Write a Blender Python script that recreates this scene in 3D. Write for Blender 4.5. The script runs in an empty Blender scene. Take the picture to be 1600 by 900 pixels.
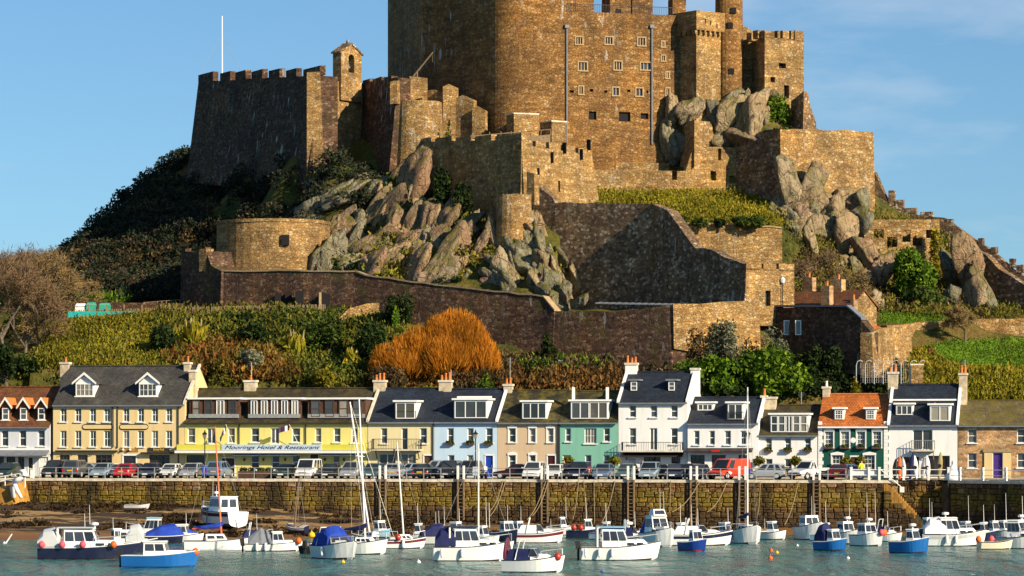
import bpy, math, random
import numpy as np
from mathutils import Vector, Matrix, noise as mnoise
from mathutils.geometry import convex_hull_2d

R = math.radians
rnd = random.Random(7)
nrng = np.random.default_rng(11)
SC = bpy.context.scene
COL = SC.collection

# ------------------------------------------------------------------ camera, sky, sun, exposure
F, H, Y0 = 5120.0, 8.13, 690.0          # focal length in 1600-px pixels, eye height above the water, horizon row
cd = bpy.data.cameras.new('camera'); cam = bpy.data.objects.new('camera', cd); COL.objects.link(cam)
cam.location = (0, 0, H); cam.rotation_euler = (R(90), 0, 0)
cd.sensor_width = 36; cd.lens = 36 * F / 1600; cd.shift_y = (Y0 - 450) / 1600
cd.clip_start = 5; cd.clip_end = 20000
SC.camera = cam

SUN_AZ, SUN_EL = R(49), R(25)           # azimuth from the viewer's back towards the right, elevation
to_sun = Vector((math.sin(SUN_AZ) * math.cos(SUN_EL), -math.cos(SUN_AZ) * math.cos(SUN_EL), math.sin(SUN_EL)))
world = bpy.data.worlds.new('World'); SC.world = world; world.use_nodes = True
wn, wl = world.node_tree.nodes, world.node_tree.links
wn.clear()
w_out = wn.new('ShaderNodeOutputWorld'); w_bg = wn.new('ShaderNodeBackground')
sky = wn.new('ShaderNodeTexSky'); sky.sky_type = 'NISHITA'; sky.sun_disc = False
sky.sun_elevation = SUN_EL; sky.sun_rotation = math.atan2(to_sun.x, to_sun.y)
sky.air_density = 1.0; sky.dust_density = 0.15; sky.ozone_density = 3.0; sky.altitude = 0
w_tc = wn.new('ShaderNodeTexCoord')
w_map = wn.new('ShaderNodeVectorMath'); w_map.operation = 'MULTIPLY_ADD'      # the clear band low over the sea is deep blue: look it up a little higher
w_map.inputs[1].default_value = (1, 1, 0.95); w_map.inputs[2].default_value = (0, 0, 0.035)
w_nrm = wn.new('ShaderNodeVectorMath'); w_nrm.operation = 'NORMALIZE'
wl.new(w_tc.outputs['Generated'], w_map.inputs[0]); wl.new(w_map.outputs[0], w_nrm.inputs[0]); wl.new(w_nrm.outputs[0], sky.inputs['Vector'])
w_mul = wn.new('ShaderNodeMix'); w_mul.data_type = 'RGBA'; w_mul.blend_type = 'MULTIPLY'; w_mul.inputs['Factor'].default_value = 1
w_mul.inputs['B'].default_value = (0.80, 1.05, 1.22, 1)
wl.new(sky.outputs[0], w_mul.inputs['A'])
# thin high cloud, stretched along the horizon
w_cm = wn.new('ShaderNodeMapping'); w_cm.inputs['Scale'].default_value = (7, 7, 26); w_cm.inputs['Location'].default_value = (1.3, 0.4, 0.55)
w_cn = wn.new('ShaderNodeTexNoise'); w_cn.inputs['Scale'].default_value = 1.0; w_cn.inputs['Detail'].default_value = 6; w_cn.inputs['Roughness'].default_value = 0.55
w_cr = wn.new('ShaderNodeMapRange'); w_cr.inputs['From Min'].default_value = 0.54; w_cr.inputs['From Max'].default_value = 0.82
w_cr.inputs['To Max'].default_value = 0.75; w_cr.clamp = True
w_cmix = wn.new('ShaderNodeMix'); w_cmix.data_type = 'RGBA'; w_cmix.inputs['B'].default_value = (7.2, 8.0, 9.0, 1)
wl.new(w_tc.outputs['Generated'], w_cm.inputs[0]); wl.new(w_cm.outputs[0], w_cn.inputs['Vector']); wl.new(w_cn.outputs['Fac'], w_cr.inputs['Value'])
wl.new(w_cr.outputs['Result'], w_cmix.inputs['Factor']); wl.new(w_mul.outputs['Result'], w_cmix.inputs['A'])
wl.new(w_cmix.outputs['Result'], w_bg.inputs['Color'])
w_bg.inputs['Strength'].default_value = 0.06
wl.new(w_bg.outputs[0], w_out.inputs['Surface'])

sl = bpy.data.lights.new('sun', 'SUN'); sun = bpy.data.objects.new('sun', sl); COL.objects.link(sun)
sl.energy = 5.0; sl.angle = R(0.5); sl.color = (1.0, 0.85, 0.62)
sun.rotation_euler = (-to_sun).to_track_quat('-Z', 'Y').to_euler()
SC.view_settings.view_transform = 'Standard'; SC.view_settings.look = 'None'
SC.view_settings.exposure = 0.68; SC.view_settings.gamma = 1; SC.view_settings.use_curve_mapping = False
SC.cycles.max_bounces = 5; SC.cycles.diffuse_bounces = 1; SC.cycles.glossy_bounces = 2; SC.cycles.transmission_bounces = 2
SC.cycles.use_denoising = True

# ------------------------------------------------------------------ picture geometry -> metres
def PX(px, Y): return (px - 800) * Y / F
def PZ(py, Y): return H - (py - Y0) * Y / F
def PT(px, py, Y): return Vector((PX(px, Y), Y, PZ(py, Y)))
TH = R(12); CT, ST = math.cos(TH), math.sin(TH)       # the terrace runs 12 degrees towards the viewer
YF = 311.0                                            # distance of the house fronts on the axis
ZQ = H - 59 * 300.8 / F                               # quay level
def TU(px, v=0.0):
    k = (px - 800) / F
    return (k * (YF + v * CT) - v * ST) / (CT + k * ST)
def TYY(px, v=0.0): return YF - TU(px, v) * ST + v * CT
def TZ(px, py, v=0.0): return PZ(py, TYY(px, v))
def TP(u, v, z=0.0): return Vector((u * CT + v * ST, YF - u * ST + v * CT, z))

# ------------------------------------------------------------------ mesh helpers
class MB:
    def __init__(s): s.v = []; s.f = []; s.m = []
    def add(s, vs, fs, m=0):
        o = len(s.v); s.v += [tuple(p) for p in vs]
        for f in fs: s.f.append(tuple(i + o for i in f)); s.m.append(m)
        return s
    def box(s, x0, x1, y0, y1, z0, z1, m=0):
        return s.add([(x0, y0, z0), (x1, y0, z0), (x1, y1, z0), (x0, y1, z0), (x0, y0, z1), (x1, y0, z1), (x1, y1, z1), (x0, y1, z1)],
                     [(0, 3, 2, 1), (4, 5, 6, 7), (0, 1, 5, 4), (1, 2, 6, 5), (2, 3, 7, 6), (3, 0, 4, 7)], m)
    def hexa(s, b, t, m=0):
        n = len(b)
        return s.add(list(b) + list(t), [tuple(range(n))[::-1], tuple(range(n, 2 * n))] + [(i, (i + 1) % n, n + (i + 1) % n, n + i) for i in range(n)], m)
    def quad(s, *p, m=0): return s.add(p, [tuple(range(len(p)))], m)
    def prism(s, pts, y0, y1, m=0):          # outline in x, z pushed along y
        n = len(pts)
        return s.add([(x, y0, z) for x, z in pts] + [(x, y1, z) for x, z in pts],
                     [tuple(range(n)), tuple(range(2 * n - 1, n - 1, -1))] + [((i + 1) % n, i, n + i, n + (i + 1) % n) for i in range(n)], m)
    def plan(s, pts, z0, z1, m=0):           # outline in x, y pushed up
        return s.hexa([(x, y, z0) for x, y in pts], [(x, y, z1) for x, y in pts], m)
    def loft(s, rings, m=0, caps=True):
        n = len(rings[0]); fs = []
        for k in range(len(rings) - 1):
            for i in range(n): fs.append((k * n + i, k * n + (i + 1) % n, (k + 1) * n + (i + 1) % n, (k + 1) * n + i))
        if caps: fs += [tuple(range(n))[::-1], tuple(range((len(rings) - 1) * n, len(rings) * n))]
        return s.add([p for r in rings for p in r], fs, m)
    def tube(s, pts, r, n=6, m=0, caps=True):
        pts = [Vector(p) for p in pts]; rr = r if isinstance(r, (list, tuple)) else [r] * len(pts); rings = []
        for i, p in enumerate(pts):
            d = (pts[min(i + 1, len(pts) - 1)] - pts[max(i - 1, 0)]).normalized()
            a = d.cross(Vector((0, 0, 1)) if abs(d.z) < 0.9 else Vector((1, 0, 0))).normalized(); b = d.cross(a)
            rings.append([p + rr[i] * (math.cos(2 * math.pi * j / n) * a + math.sin(2 * math.pi * j / n) * b) for j in range(n)])
        return s.loft(rings, m, caps)
    def lathe(s, prof, n=12, c=(0, 0, 0), m=0):
        rings = [[(c[0] + r * math.cos(2 * math.pi * j / n), c[1] + r * math.sin(2 * math.pi * j / n), c[2] + z) for j in range(n)] for r, z in prof]
        return s.loft(rings, m)
    def mesh(s, name, mats, smooth=False):
        me = bpy.data.meshes.new(name); me.from_pydata(s.v, [], s.f)
        for mm in (mats if isinstance(mats, (list, tuple)) else [mats]): me.materials.append(M(mm))
        if any(s.m): me.polygons.foreach_set('material_index', s.m)
        if smooth: me.polygons.foreach_set('use_smooth', [True] * len(s.f))
        me.update(); return me
    def obj(s, name, mats, parent=None, loc=(0, 0, 0), rz=0.0, smooth=False):
        return link(name, s.mesh(name, mats, smooth), parent, loc, rz)

def link(name, data, parent=None, loc=(0, 0, 0), rz=0.0):
    o = bpy.data.objects.new(name, data); COL.objects.link(o)
    o.parent = parent; o.location = loc
    if rz: o.rotation_euler = (0, 0, rz)
    return o
def tag(o, label=None, cat=None, group=None, kind=None):
    if label: o['label'] = label
    if cat: o['category'] = cat
    if group: o['group'] = group
    if kind: o['kind'] = kind
    return o
def empty(name, loc=(0, 0, 0), rz=0.0, label=None, cat=None, group=None):
    o = link(name, None, None, loc, rz); o.empty_display_size = 0.3
    return tag(o, label, cat, group)
CHILD = {}
def copy_tree(o, parent=None):
    c = o.copy(); COL.objects.link(c); c.parent = parent
    for ch in list(o.children): copy_tree(ch, c)
    return c
def fast_mesh(name, V, Fc, mats, smooth=False):
    """V (n,3) array, Fc (m,3 or 4) array"""
    me = bpy.data.meshes.new(name); k = Fc.shape[1]
    me.vertices.add(len(V)); me.vertices.foreach_set('co', np.ascontiguousarray(V, dtype=np.float32).ravel())
    me.loops.add(Fc.size); me.loops.foreach_set('vertex_index', np.ascontiguousarray(Fc, dtype=np.int32).ravel())
    me.polygons.add(len(Fc)); me.polygons.foreach_set('loop_start', np.arange(0, Fc.size, k, dtype=np.int32))
    if smooth: me.polygons.foreach_set('use_smooth', np.ones(len(Fc), dtype=bool))
    me.update(calc_edges=True)
    for mm in (mats if isinstance(mats, (list, tuple)) else [mats]): me.materials.append(M(mm))
    return me

# ------------------------------------------------------------------ materials
MATS = {}
def M(n): return MATS[n] if isinstance(n, str) else n
class NT:
    def __init__(s, name):
        s.mat = bpy.data.materials.new(name); s.mat.use_nodes = True; MATS[name] = s.mat
        s.n, s.l = s.mat.node_tree.nodes, s.mat.node_tree.links
        s.b = s.n['Principled BSDF']
        s.geo = s.n.new('ShaderNodeNewGeometry'); s.pos = s.geo.outputs['Position']
    def val(s, x, sock):
        if isinstance(x, (int, float)): sock.default_value = x if sock.type == 'VALUE' else (x, x, x, 1)
        elif isinstance(x, (tuple, list)): sock.default_value = tuple(x) + ((1,) if len(x) == 3 and sock.type == 'RGBA' else ())
        else: s.l.new(x, sock)
    def mapping(s, scale, vec=None, loc=(0, 0, 0)):
        m = s.n.new('ShaderNodeMapping'); s.l.new(vec or s.pos, m.inputs[0]); m.inputs['Scale'].default_value = scale; m.inputs['Location'].default_value = loc
        return m.outputs[0]
    def noise(s, scale, detail=4, rough=0.55, vec=None, dist=0.0):
        t = s.n.new('ShaderNodeTexNoise'); s.l.new(vec or s.pos, t.inputs['Vector'])
        t.inputs['Scale'].default_value = scale; t.inputs['Detail'].default_value = detail; t.inputs['Roughness'].default_value = rough; t.inputs['Distortion'].default_value = dist
        return t.outputs['Fac']
    def voro(s, scale, vec=None, feature='F1', out='Color'):
        t = s.n.new('ShaderNodeTexVoronoi'); s.l.new(vec or s.pos, t.inputs['Vector']); t.feature = feature; t.inputs['Scale'].default_value = scale
        return t.outputs[out]
    def ramp(s, x, stops, interp='LINEAR'):
        r = s.n.new('ShaderNodeValToRGB'); s.val(x, r.inputs[0]); cr = r.color_ramp; cr.interpolation = interp
        while len(cr.elements) < len(stops): cr.elements.new(0.5)
        for e, (p, c) in zip(cr.elements, stops):
            e.position = p; e.color = (tuple(c) + (1,)) if isinstance(c, (tuple, list)) else (c, c, c, 1)
        return r.outputs[0]
    def rng(s, x, a, b, c=0.0, d=1.0):
        r = s.n.new('ShaderNodeMapRange'); s.val(x, r.inputs['Value']); r.clamp = True
        for k, q in (('From Min', a), ('From Max', b), ('To Min', c), ('To Max', d)): r.inputs[k].default_value = q
        return r.outputs['Result']
    def mix(s, f, a, b, mode='MIX'):
        m = s.n.new('ShaderNodeMix'); m.data_type = 'RGBA'; m.blend_type = mode
        s.val(f, m.inputs['Factor']); s.val(a, m.inputs['A']); s.val(b, m.inputs['B'])
        return m.outputs['Result']
    def math(s, op, a, b=0.0):
        m = s.n.new('ShaderNodeMath'); m.operation = op; s.val(a, m.inputs[0]); s.val(b, m.inputs[1]); return m.outputs[0]
    def z(s):
        x = s.n.new('ShaderNodeSeparateXYZ'); s.l.new(s.pos, x.inputs[0]); return x.outputs['Z']
    def island(s):
        o = s.n.new('ShaderNodeObjectInfo')
        return s.math('FRACT', s.math('ADD', s.geo.outputs['Random Per Island'], o.outputs['Random']))
    def orand(s): return s.n.new('ShaderNodeObjectInfo').outputs['Random']
    def done(s, col, rough=0.85, bump=None, dist=0.05, strength=0.6, spec=0.25, metal=0.0):
        s.val(col, s.b.inputs['Base Color']); s.val(rough, s.b.inputs['Roughness'])
        s.b.inputs['Specular IOR Level'].default_value = spec; s.b.inputs['Metallic'].default_value = metal
        if bump is not None:
            bn = s.n.new('ShaderNodeBump'); bn.inputs['Distance'].default_value = dist; bn.inputs['Strength'].default_value = strength
            s.l.new(bump, bn.inputs['Height']); s.l.new(bn.outputs[0], s.b.inputs['Normal'])
        return s.mat

def plain(name, c, rough=0.7, var=0.12, scale=1.5, bump=0.0, spec=0.3, metal=0.0):
    t = NT(name); n = t.noise(scale, 5)
    c = tuple(c)
    col = t.ramp(n, [(0.3, tuple(x * (1 - var) for x in c)), (0.7, tuple(min(1, x * (1 + var)) for x in c))])
    t.done(col, rough, n if bump else None, bump or 0.01, 0.5, spec, metal)
def paint(name, c, streak=0.14, rough=0.75):
    """painted render on a house: rain streaks, faint blotches, fine grain"""
    t = NT(name); st = t.noise(1.0, 4, 0.6, t.mapping((2.2, 2.2, 0.25))); bl = t.noise(0.5, 5)
    g = t.noise(14, 3)
    col = t.mix(t.rng(st, 0.48, 0.75, 0, streak * 2.2), c, tuple(x * 0.6 for x in c))
    col = t.mix(t.rng(bl, 0.35, 0.7, 0, streak * 1.5), col, tuple(min(1, x * k) for x, k in zip(c, (0.9, 0.84, 0.74))))
    t.done(col, rough, g, 0.012, 0.5, 0.25)
def masonry(name, cols, mortar, scale=1.4, squash=1.7, white=0.0, moss=0.0, dark=0.0, bumpd=0.12):
    """coursed rubble: a cell for each stone, sunk joints, big stains, white lime runs, moss"""
    t = NT(name)
    warp = t.mix(0.06, t.pos, t.noise(0.9, 2), 'ADD')
    vec = t.mapping((scale, scale, scale * squash), warp)
    cell = t.voro(1.0, vec); edge = t.voro(1.0, vec, 'DISTANCE_TO_EDGE', 'Distance')
    sep = t.n.new('ShaderNodeSeparateColor'); t.l.new(cell, sep.inputs[0])
    n = len(cols); stone = t.ramp(sep.outputs[0], [((i + 0.5) / n, c) for i, c in enumerate(cols)])
    fine = t.noise(5.0, 6, 0.65)
    stone = t.mix(0.75, stone, t.ramp(fine, [(0.3, 0.6), (0.5, 1.0), (0.72, 1.4)]), 'MULTIPLY')
    joint = t.rng(edge, 0.0, 0.09, 0.25, 1.0)
    col = t.mix(joint, mortar, stone)
    big = t.noise(0.12, 6, 0.62)
    col = t.mix(0.85, col, t.ramp(big, [(0.3, (0.55, 0.5, 0.5)), (0.5, (1, 1, 1)), (0.68, (1.35, 1.2, 0.95))]), 'MULTIPLY')
    crs = t.noise(1.0, 3, 0.5, t.mapping((0.35, 0.35, 3.0))); col = t.mix(0.7, col, t.ramp(crs, [(0.35, 0.68), (0.5, 1.0), (0.65, 1.3)]), 'MULTIPLY')
    pat = t.noise(0.55, 5, 0.6); col = t.mix(0.6, col, t.ramp(pat, [(0.34, (0.6, 0.55, 0.5)), (0.5, (1, 1, 1)), (0.64, (1.3, 1.22, 1.05))]), 'MULTIPLY')
    if dark:
        d = t.noise(1.0, 5, 0.6, t.mapping((0.55, 0.55, 0.09)))
        col = t.mix(t.rng(d, 0.42, 0.68, 0, dark), col, (0.035, 0.03, 0.028))
    if moss:
        mo = t.noise(0.45, 6, 0.65)
        col = t.mix(t.rng(mo, 0.52, 0.7, 0, moss), col, t.mix(fine, (0.05, 0.06, 0.012), (0.16, 0.14, 0.03)))
    if white:
        a = t.noise(1.0, 4, 0.6, t.mapping((1.5, 1.5, 0.38))); b = t.noise(0.16, 3)
        wf = t.math('MULTIPLY', t.rng(a, 0.6, 0.68), t.rng(b, 0.45, 0.62))
        col = t.mix(t.math('MULTIPLY', wf, white), col, (0.5, 0.48, 0.43))
    hgt = t.math('ADD', t.math('MULTIPLY', joint, 0.6), t.math('MULTIPLY', fine, 0.7))
    t.done(col, 0.92, hgt, bumpd, 0.9, 0.15)
def slate(name, c1, c2, mossy=0.0, tile=(0.28, 0.24)):
    t = NT(name)
    tc = t.n.new('ShaderNodeTexCoord')
    br = t.n.new('ShaderNodeTexBrick'); sx = t.n.new('ShaderNodeSeparateXYZ'); cx = t.n.new('ShaderNodeCombineXYZ')
    t.l.new(tc.outputs['Object'], sx.inputs[0]); t.l.new(sx.outputs['X'], cx.inputs[0])
    t.l.new(t.math('ADD', sx.outputs['Z'], t.math('MULTIPLY', sx.outputs['Y'], 0.6)), cx.inputs[1])
    t.l.new(cx.outputs[0], br.inputs['Vector'])
    br.inputs['Scale'].default_value = 1; br.inputs['Brick Width'].default_value = tile[0]; br.inputs['Row Height'].default_value = tile[1]; br.inputs['Mortar Size'].default_value = 0.02
    br.inputs['Color1'].default_value = tuple(c1) + (1,); br.inputs['Color2'].default_value = tuple(c2) + (1,); br.inputs['Mortar'].default_value = tuple(x * 0.35 for x in c1) + (1,)
    st = t.noise(1.0, 5, 0.6, t.mapping((0.9, 0.9, 0.35)))
    col = t.mix(0.8, br.outputs[0], t.ramp(st, [(0.3, 0.55), (0.55, 1.0), (0.72, 1.7)]), 'MULTIPLY')
    if mossy:
        mo = t.noise(1.1, 6, 0.68)
        col = t.mix(t.rng(mo, 0.44, 0.62, 0, mossy), col, t.mix(t.noise(6, 3), (0.05, 0.05, 0.008), (0.24, 0.18, 0.02)))
    t.done(col, 0.72, t.math('MULTIPLY', br.outputs['Fac'], -1.0), 0.03, 0.8, 0.3)
def leafmat(name, cols, rough=0.7, trans=0.25, scale=0.25):
    t = NT(name); k = t.island()
    n = len(cols); c = t.ramp(k, [((i + 0.5) / n, q) for i, q in enumerate(cols)])
    big = t.noise(scale, 4)
    c = t.mix(0.7, c, t.ramp(big, [(0.3, 0.35), (0.5, 0.95), (0.7, 1.55)]), 'MULTIPLY')
    t.done(c, rough, None, spec=0.15)
    if trans:
        tr = t.n.new('ShaderNodeBsdfTranslucent'); t.l.new(c, tr.inputs[0]); mx = t.n.new('ShaderNodeMixShader'); mx.inputs[0].default_value = trans
        t.l.new(t.b.outputs[0], mx.inputs[1]); t.l.new(tr.outputs[0], mx.inputs[2]); t.l.new(mx.outputs[0], t.n['Material Output'].inputs[0])
def gloss(name, c, rough=0.25, coat=0.4, metal=0.0, dirt=0.12):
    t = NT(name); n = t.noise(3.0, 5)
    t.done(t.mix(t.rng(n, 0.4, 0.75, 0, dirt), c, tuple(x * 0.55 + 0.03 for x in c)), rough, None, spec=0.5, metal=metal)
    t.b.inputs['Coat Weight'].default_value = coat; t.b.inputs['Coat Roughness'].default_value = 0.08
def glass(name, c, rough=0.06, var=0.6, orand=True):
    t = NT(name); n = t.noise(0.9, 3)
    k = t.math('ADD', t.math('MULTIPLY', n, 0.5), t.math('MULTIPLY', t.orand(), 0.5)) if orand else n
    t.done(t.ramp(k, [(0.3, tuple(x * (1 - var) for x in c)), (0.75, tuple(x * (1 + var) for x in c))]), rough, None, spec=0.7)

# castle and harbour stone
GOLD = [(0.223, 0.115, 0.034), (0.281, 0.152, 0.047), (0.179, 0.088, 0.034), (0.320, 0.179, 0.058), (0.242, 0.121, 0.042), (0.369, 0.230, 0.100)]
PINK = [(0.30, 0.18, 0.068), (0.37, 0.235, 0.09), (0.245, 0.135, 0.054), (0.42, 0.275, 0.112), (0.33, 0.19, 0.068), (0.47, 0.35, 0.185)]
SHADE_DARK = [(0.072, 0.038, 0.026), (0.118, 0.063, 0.038), (0.052, 0.028, 0.023), (0.16, 0.09, 0.05), (0.092, 0.048, 0.033), (0.21, 0.14, 0.09)]  # dark stone, albedo lowered further to paint in the walls' deep shade
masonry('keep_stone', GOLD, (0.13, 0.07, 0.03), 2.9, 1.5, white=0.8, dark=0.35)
masonry('shade_toned_stone', SHADE_DARK, (0.09, 0.06, 0.045), 2.5, 1.6, white=1.0, moss=0.35, dark=0.45)  # for bastion and curtain in shade: part of that shade is in the colour
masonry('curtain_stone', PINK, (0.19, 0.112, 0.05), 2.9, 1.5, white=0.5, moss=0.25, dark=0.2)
masonry('lower_stone', SHADE_DARK, (0.08, 0.055, 0.04), 2.7, 1.5, white=0.5, moss=0.55, dark=0.55)
masonry('rubble_stone', PINK, (0.16, 0.095, 0.05), 2.4, 1.3, white=0.35, moss=0.35, dark=0.2)
masonry('grey_wall_stone', [(0.17, 0.105, 0.06), (0.25, 0.165, 0.095), (0.11, 0.068, 0.042), (0.32, 0.22, 0.13), (0.2, 0.12, 0.07), (0.5, 0.4, 0.28)], (0.085, 0.055, 0.035), 2.8, 1.3, white=0.8, moss=0.3, dark=0.4)
masonry('house_stone', [(0.33, 0.19, 0.09), (0.45, 0.28, 0.14), (0.26, 0.14, 0.075), (0.5, 0.34, 0.19)], (0.42, 0.31, 0.19), 2.6, 1.5, bumpd=0.04)
plain('dressed_stone', (0.36, 0.255, 0.14), 0.9, 0.2, 3, 0.03, 0.15)
plain('void', (0.012, 0.01, 0.012), 0.9, 0.1)
# rock
def rockmat(name, cols, moss):
    t = NT(name); a = t.noise(0.5, 8, 0.62); k = t.island()
    v = t.voro(0.75, t.mapping((1, 1, 0.55), t.mix(0.3, t.pos, t.noise(0.6, 4), 'ADD')), 'DISTANCE_TO_EDGE', 'Distance')
    v2 = t.voro(2.2, t.mapping((1, 1, 0.6), t.mix(0.3, t.pos, t.noise(1.2, 3), 'ADD')), 'DISTANCE_TO_EDGE', 'Distance')
    base = t.mix(0.5, t.ramp(a, [(0.25, cols[0]), (0.42, cols[1]), (0.55, cols[2]), (0.72, cols[3])]), t.ramp(k, [(0.1, cols[1]), (0.4, cols[2]), (0.7, cols[0]), (0.95, cols[3])]))
    f = t.noise(3.5, 7, 0.7)
    base = t.mix(0.8, base, t.ramp(f, [(0.28, 0.4), (0.5, 1.0), (0.72, 1.5)]), 'MULTIPLY')
    stra = t.noise(1.0, 6, 0.65, t.mapping((2.6, 0.5, 1.1)), 0.6)
    base = t.mix(0.7, base, t.ramp(stra, [(0.32, 0.35), (0.47, 1.0), (0.62, 1.05), (0.75, 1.45)]), 'MULTIPLY')
    crack = t.math('MULTIPLY', t.rng(v, 0.0, 0.03, 0.5, 1.0), t.rng(stra, 0.3, 0.42, 0.3, 1.0))
    base = t.mix(crack, (0.04, 0.03, 0.022), base)
    gr = t.noise(0.33, 5, 0.6); base = t.mix(t.rng(gr, 0.5, 0.62, 0, 0.55), base, t.mix(f, (0.07, 0.075, 0.03), (0.2, 0.19, 0.09)))
    li = t.noise(0.9, 6, 0.7)
    base = t.mix(t.rng(li, 0.56, 0.68, 0, 0.5), base, (0.40, 0.37, 0.24))
    sz = t.n.new('ShaderNodeSeparateXYZ'); t.l.new(t.geo.outputs['Normal'], sz.inputs[0])
    mo = t.math('MULTIPLY', t.rng(t.noise(0.7, 5), 0.45, 0.6), t.rng(sz.outputs['Z'], 0.15, 0.6))
    base = t.mix(t.math('MULTIPLY', mo, moss), base, (0.12, 0.11, 0.02))
    t.done(base, 0.9, t.math('ADD', t.math('MULTIPLY', crack, 0.7), f), 0.28, 1.0, 0.15)
rockmat('pink_rock', [(0.13, 0.08, 0.055), (0.27, 0.155, 0.095), (0.38, 0.25, 0.14), (0.19, 0.17, 0.125)], 0.9)
rockmat('grey_rock', [(0.09, 0.082, 0.062), (0.19, 0.165, 0.115), (0.31, 0.265, 0.17), (0.15, 0.15, 0.105)], 0.95)
rockmat('tan_rock', [(0.17, 0.11, 0.065), (0.32, 0.215, 0.12), (0.42, 0.31, 0.18), (0.25, 0.205, 0.14)], 0.7)
# terrain
t = NT('hill_soil'); n1 = t.noise(0.22, 6, 0.6); n2 = t.noise(2.5, 6, 0.7)
c = t.ramp(n1, [(0.3, (0.035, 0.045, 0.012)), (0.45, (0.085, 0.085, 0.018)), (0.58, (0.16, 0.115, 0.03)), (0.72, (0.12, 0.07, 0.025))])
t.done(t.mix(0.8, c, t.ramp(n2, [(0.3, 0.35), (0.7, 1.5)]), 'MULTIPLY'), 0.95, n2, 0.3, 0.9, 0.1)
t = NT('lawn_grass'); n1 = t.noise(0.35, 5); n2 = t.noise(7, 5, 0.7)
c = t.ramp(n1, [(0.3, (0.07, 0.15, 0.008)), (0.5, (0.11, 0.21, 0.012)), (0.7, (0.17, 0.23, 0.02))])
t.done(t.mix(0.6, c, t.ramp(n2, [(0.3, 0.5), (0.7, 1.4)]), 'MULTIPLY'), 0.95, n2, 0.08, 0.8, 0.1)
t = NT('bank_grass'); n1 = t.noise(0.3, 6, 0.65); n2 = t.noise(4, 6, 0.7, t.mapping((1, 1, 0.5)))
c = t.ramp(n1, [(0.32, (0.06, 0.085, 0.01)), (0.47, (0.13, 0.145, 0.015)), (0.6, (0.22, 0.17, 0.03)), (0.72, (0.2, 0.12, 0.03))])
t.done(t.mix(0.7, c, t.ramp(n2, [(0.3, 0.4), (0.7, 1.5)]), 'MULTIPLY'), 0.95, n2, 0.15, 0.9, 0.1)
# beach: wrack bands on wet sand
t = NT('beach_sand'); n1 = t.noise(0.5, 6, 0.65, t.mapping((0.35, 1.0, 1.0))); n2 = t.noise(3.5, 6, 0.7)
zz = t.z()
sand = t.mix(n2, (0.24, 0.14, 0.045), (0.46, 0.30, 0.125))
sand = t.mix(t.rng(zz, 0.1, 1.1), (0.21, 0.095, 0.025), sand)
wr = t.noise(1.0, 8, 0.72, t.mapping((0.11, 0.30, 1)))
wrack = t.math('MAXIMUM', t.rng(wr, 0.475, 0.495, 0.0, 1.0), t.rng(t.math('ADD', zz, t.math('MULTIPLY', n1, 0.9)), 2.25, 2.45))
wrack = t.math('MULTIPLY', wrack, t.rng(t.math('ADD', zz, n1), 0.75, 1.1))
col = t.mix(wrack, sand, t.mix(n2, (0.022, 0.013, 0.008), (0.075, 0.045, 0.02)))
t.done(col, t.mix(wrack, 0.55, 0.9), t.math('ADD', n2, t.math('MULTIPLY', wrack, 0.5)), 0.12, 0.9, 0.3)
# water
t = NT('harbour_water')
a = t.noise(1.0, 3, 0.55, t.mapping((0.30, 0.085, 1))); b = t.noise(1.0, 4, 0.6, t.mapping((1.1, 0.30, 1))); cc = t.noise(0.045, 4, 0.5, t.mapping((0.5, 1, 1)))
hh = t.math('ADD', t.math('MULTIPLY', a, 3.4), t.math('MULTIPLY', b, 1.5))
colw = t.mix(t.rng(cc, 0.35, 0.65), (0.014, 0.105, 0.092), (0.035, 0.16, 0.14))
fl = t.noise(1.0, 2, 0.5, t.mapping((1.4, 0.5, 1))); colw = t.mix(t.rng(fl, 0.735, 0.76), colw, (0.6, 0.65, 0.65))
t.done(colw, 0.2, hh, 0.95, 1.0, 0.4); t.b.inputs['IOR'].default_value = 1.33
# houses
for nm, c in dict(cream_paint=(0.72, 0.55, 0.27), yellow_paint=(0.74, 0.66, 0.22), lemon_paint=(0.66, 0.6, 0.08), pale_cream_paint=(0.74, 0.64, 0.36), pale_blue_paint=(0.50, 0.66, 0.80),
                  beige_paint=(0.60, 0.45, 0.30), teal_paint=(0.20, 0.46, 0.36), white_paint=(0.80, 0.80, 0.78), bottle_paint=(0.006, 0.075, 0.055), pale_grey_paint=(0.62, 0.64, 0.68),
                  awning_blue=(0.5, 0.62, 0.72)).items(): paint(nm, c)
plain('white_trim', (0.80, 0.80, 0.77), 0.5, 0.06, 3); plain('black_iron', (0.015, 0.015, 0.018), 0.5, 0.2, 3); plain('dark_fascia', (0.035, 0.025, 0.025), 0.6, 0.2)
plain('brown_board', (0.085, 0.045, 0.03), 0.7, 0.3, 4); plain('door_brown', (0.10, 0.05, 0.022), 0.5, 0.2, 4); plain('door_blue', (0.012, 0.06, 0.42), 0.4, 0.1); plain('door_maroon', (0.07, 0.012, 0.01), 0.45, 0.2)
plain('door_purple', (0.075, 0.03, 0.22), 0.45, 0.1); plain('red_cloth', (0.5, 0.02, 0.025), 0.8, 0.1); plain('blue_cloth', (0.012, 0.045, 0.33), 0.8, 0.25, 2, 0.05); plain('navy_cloth', (0.012, 0.017, 0.08), 0.8, 0.3, 2, 0.05)
plain('white_cloth', (0.75, 0.75, 0.75), 0.8, 0.1); plain('yellow_plastic', (0.75, 0.5, 0.01), 0.5, 0.1); plain('green_panel', (0.03, 0.30, 0.2), 0.6, 0.2); plain('grey_metal', (0.38, 0.38, 0.36), 0.45, 0.2, 4, 0, 0.4, 0.3)
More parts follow.
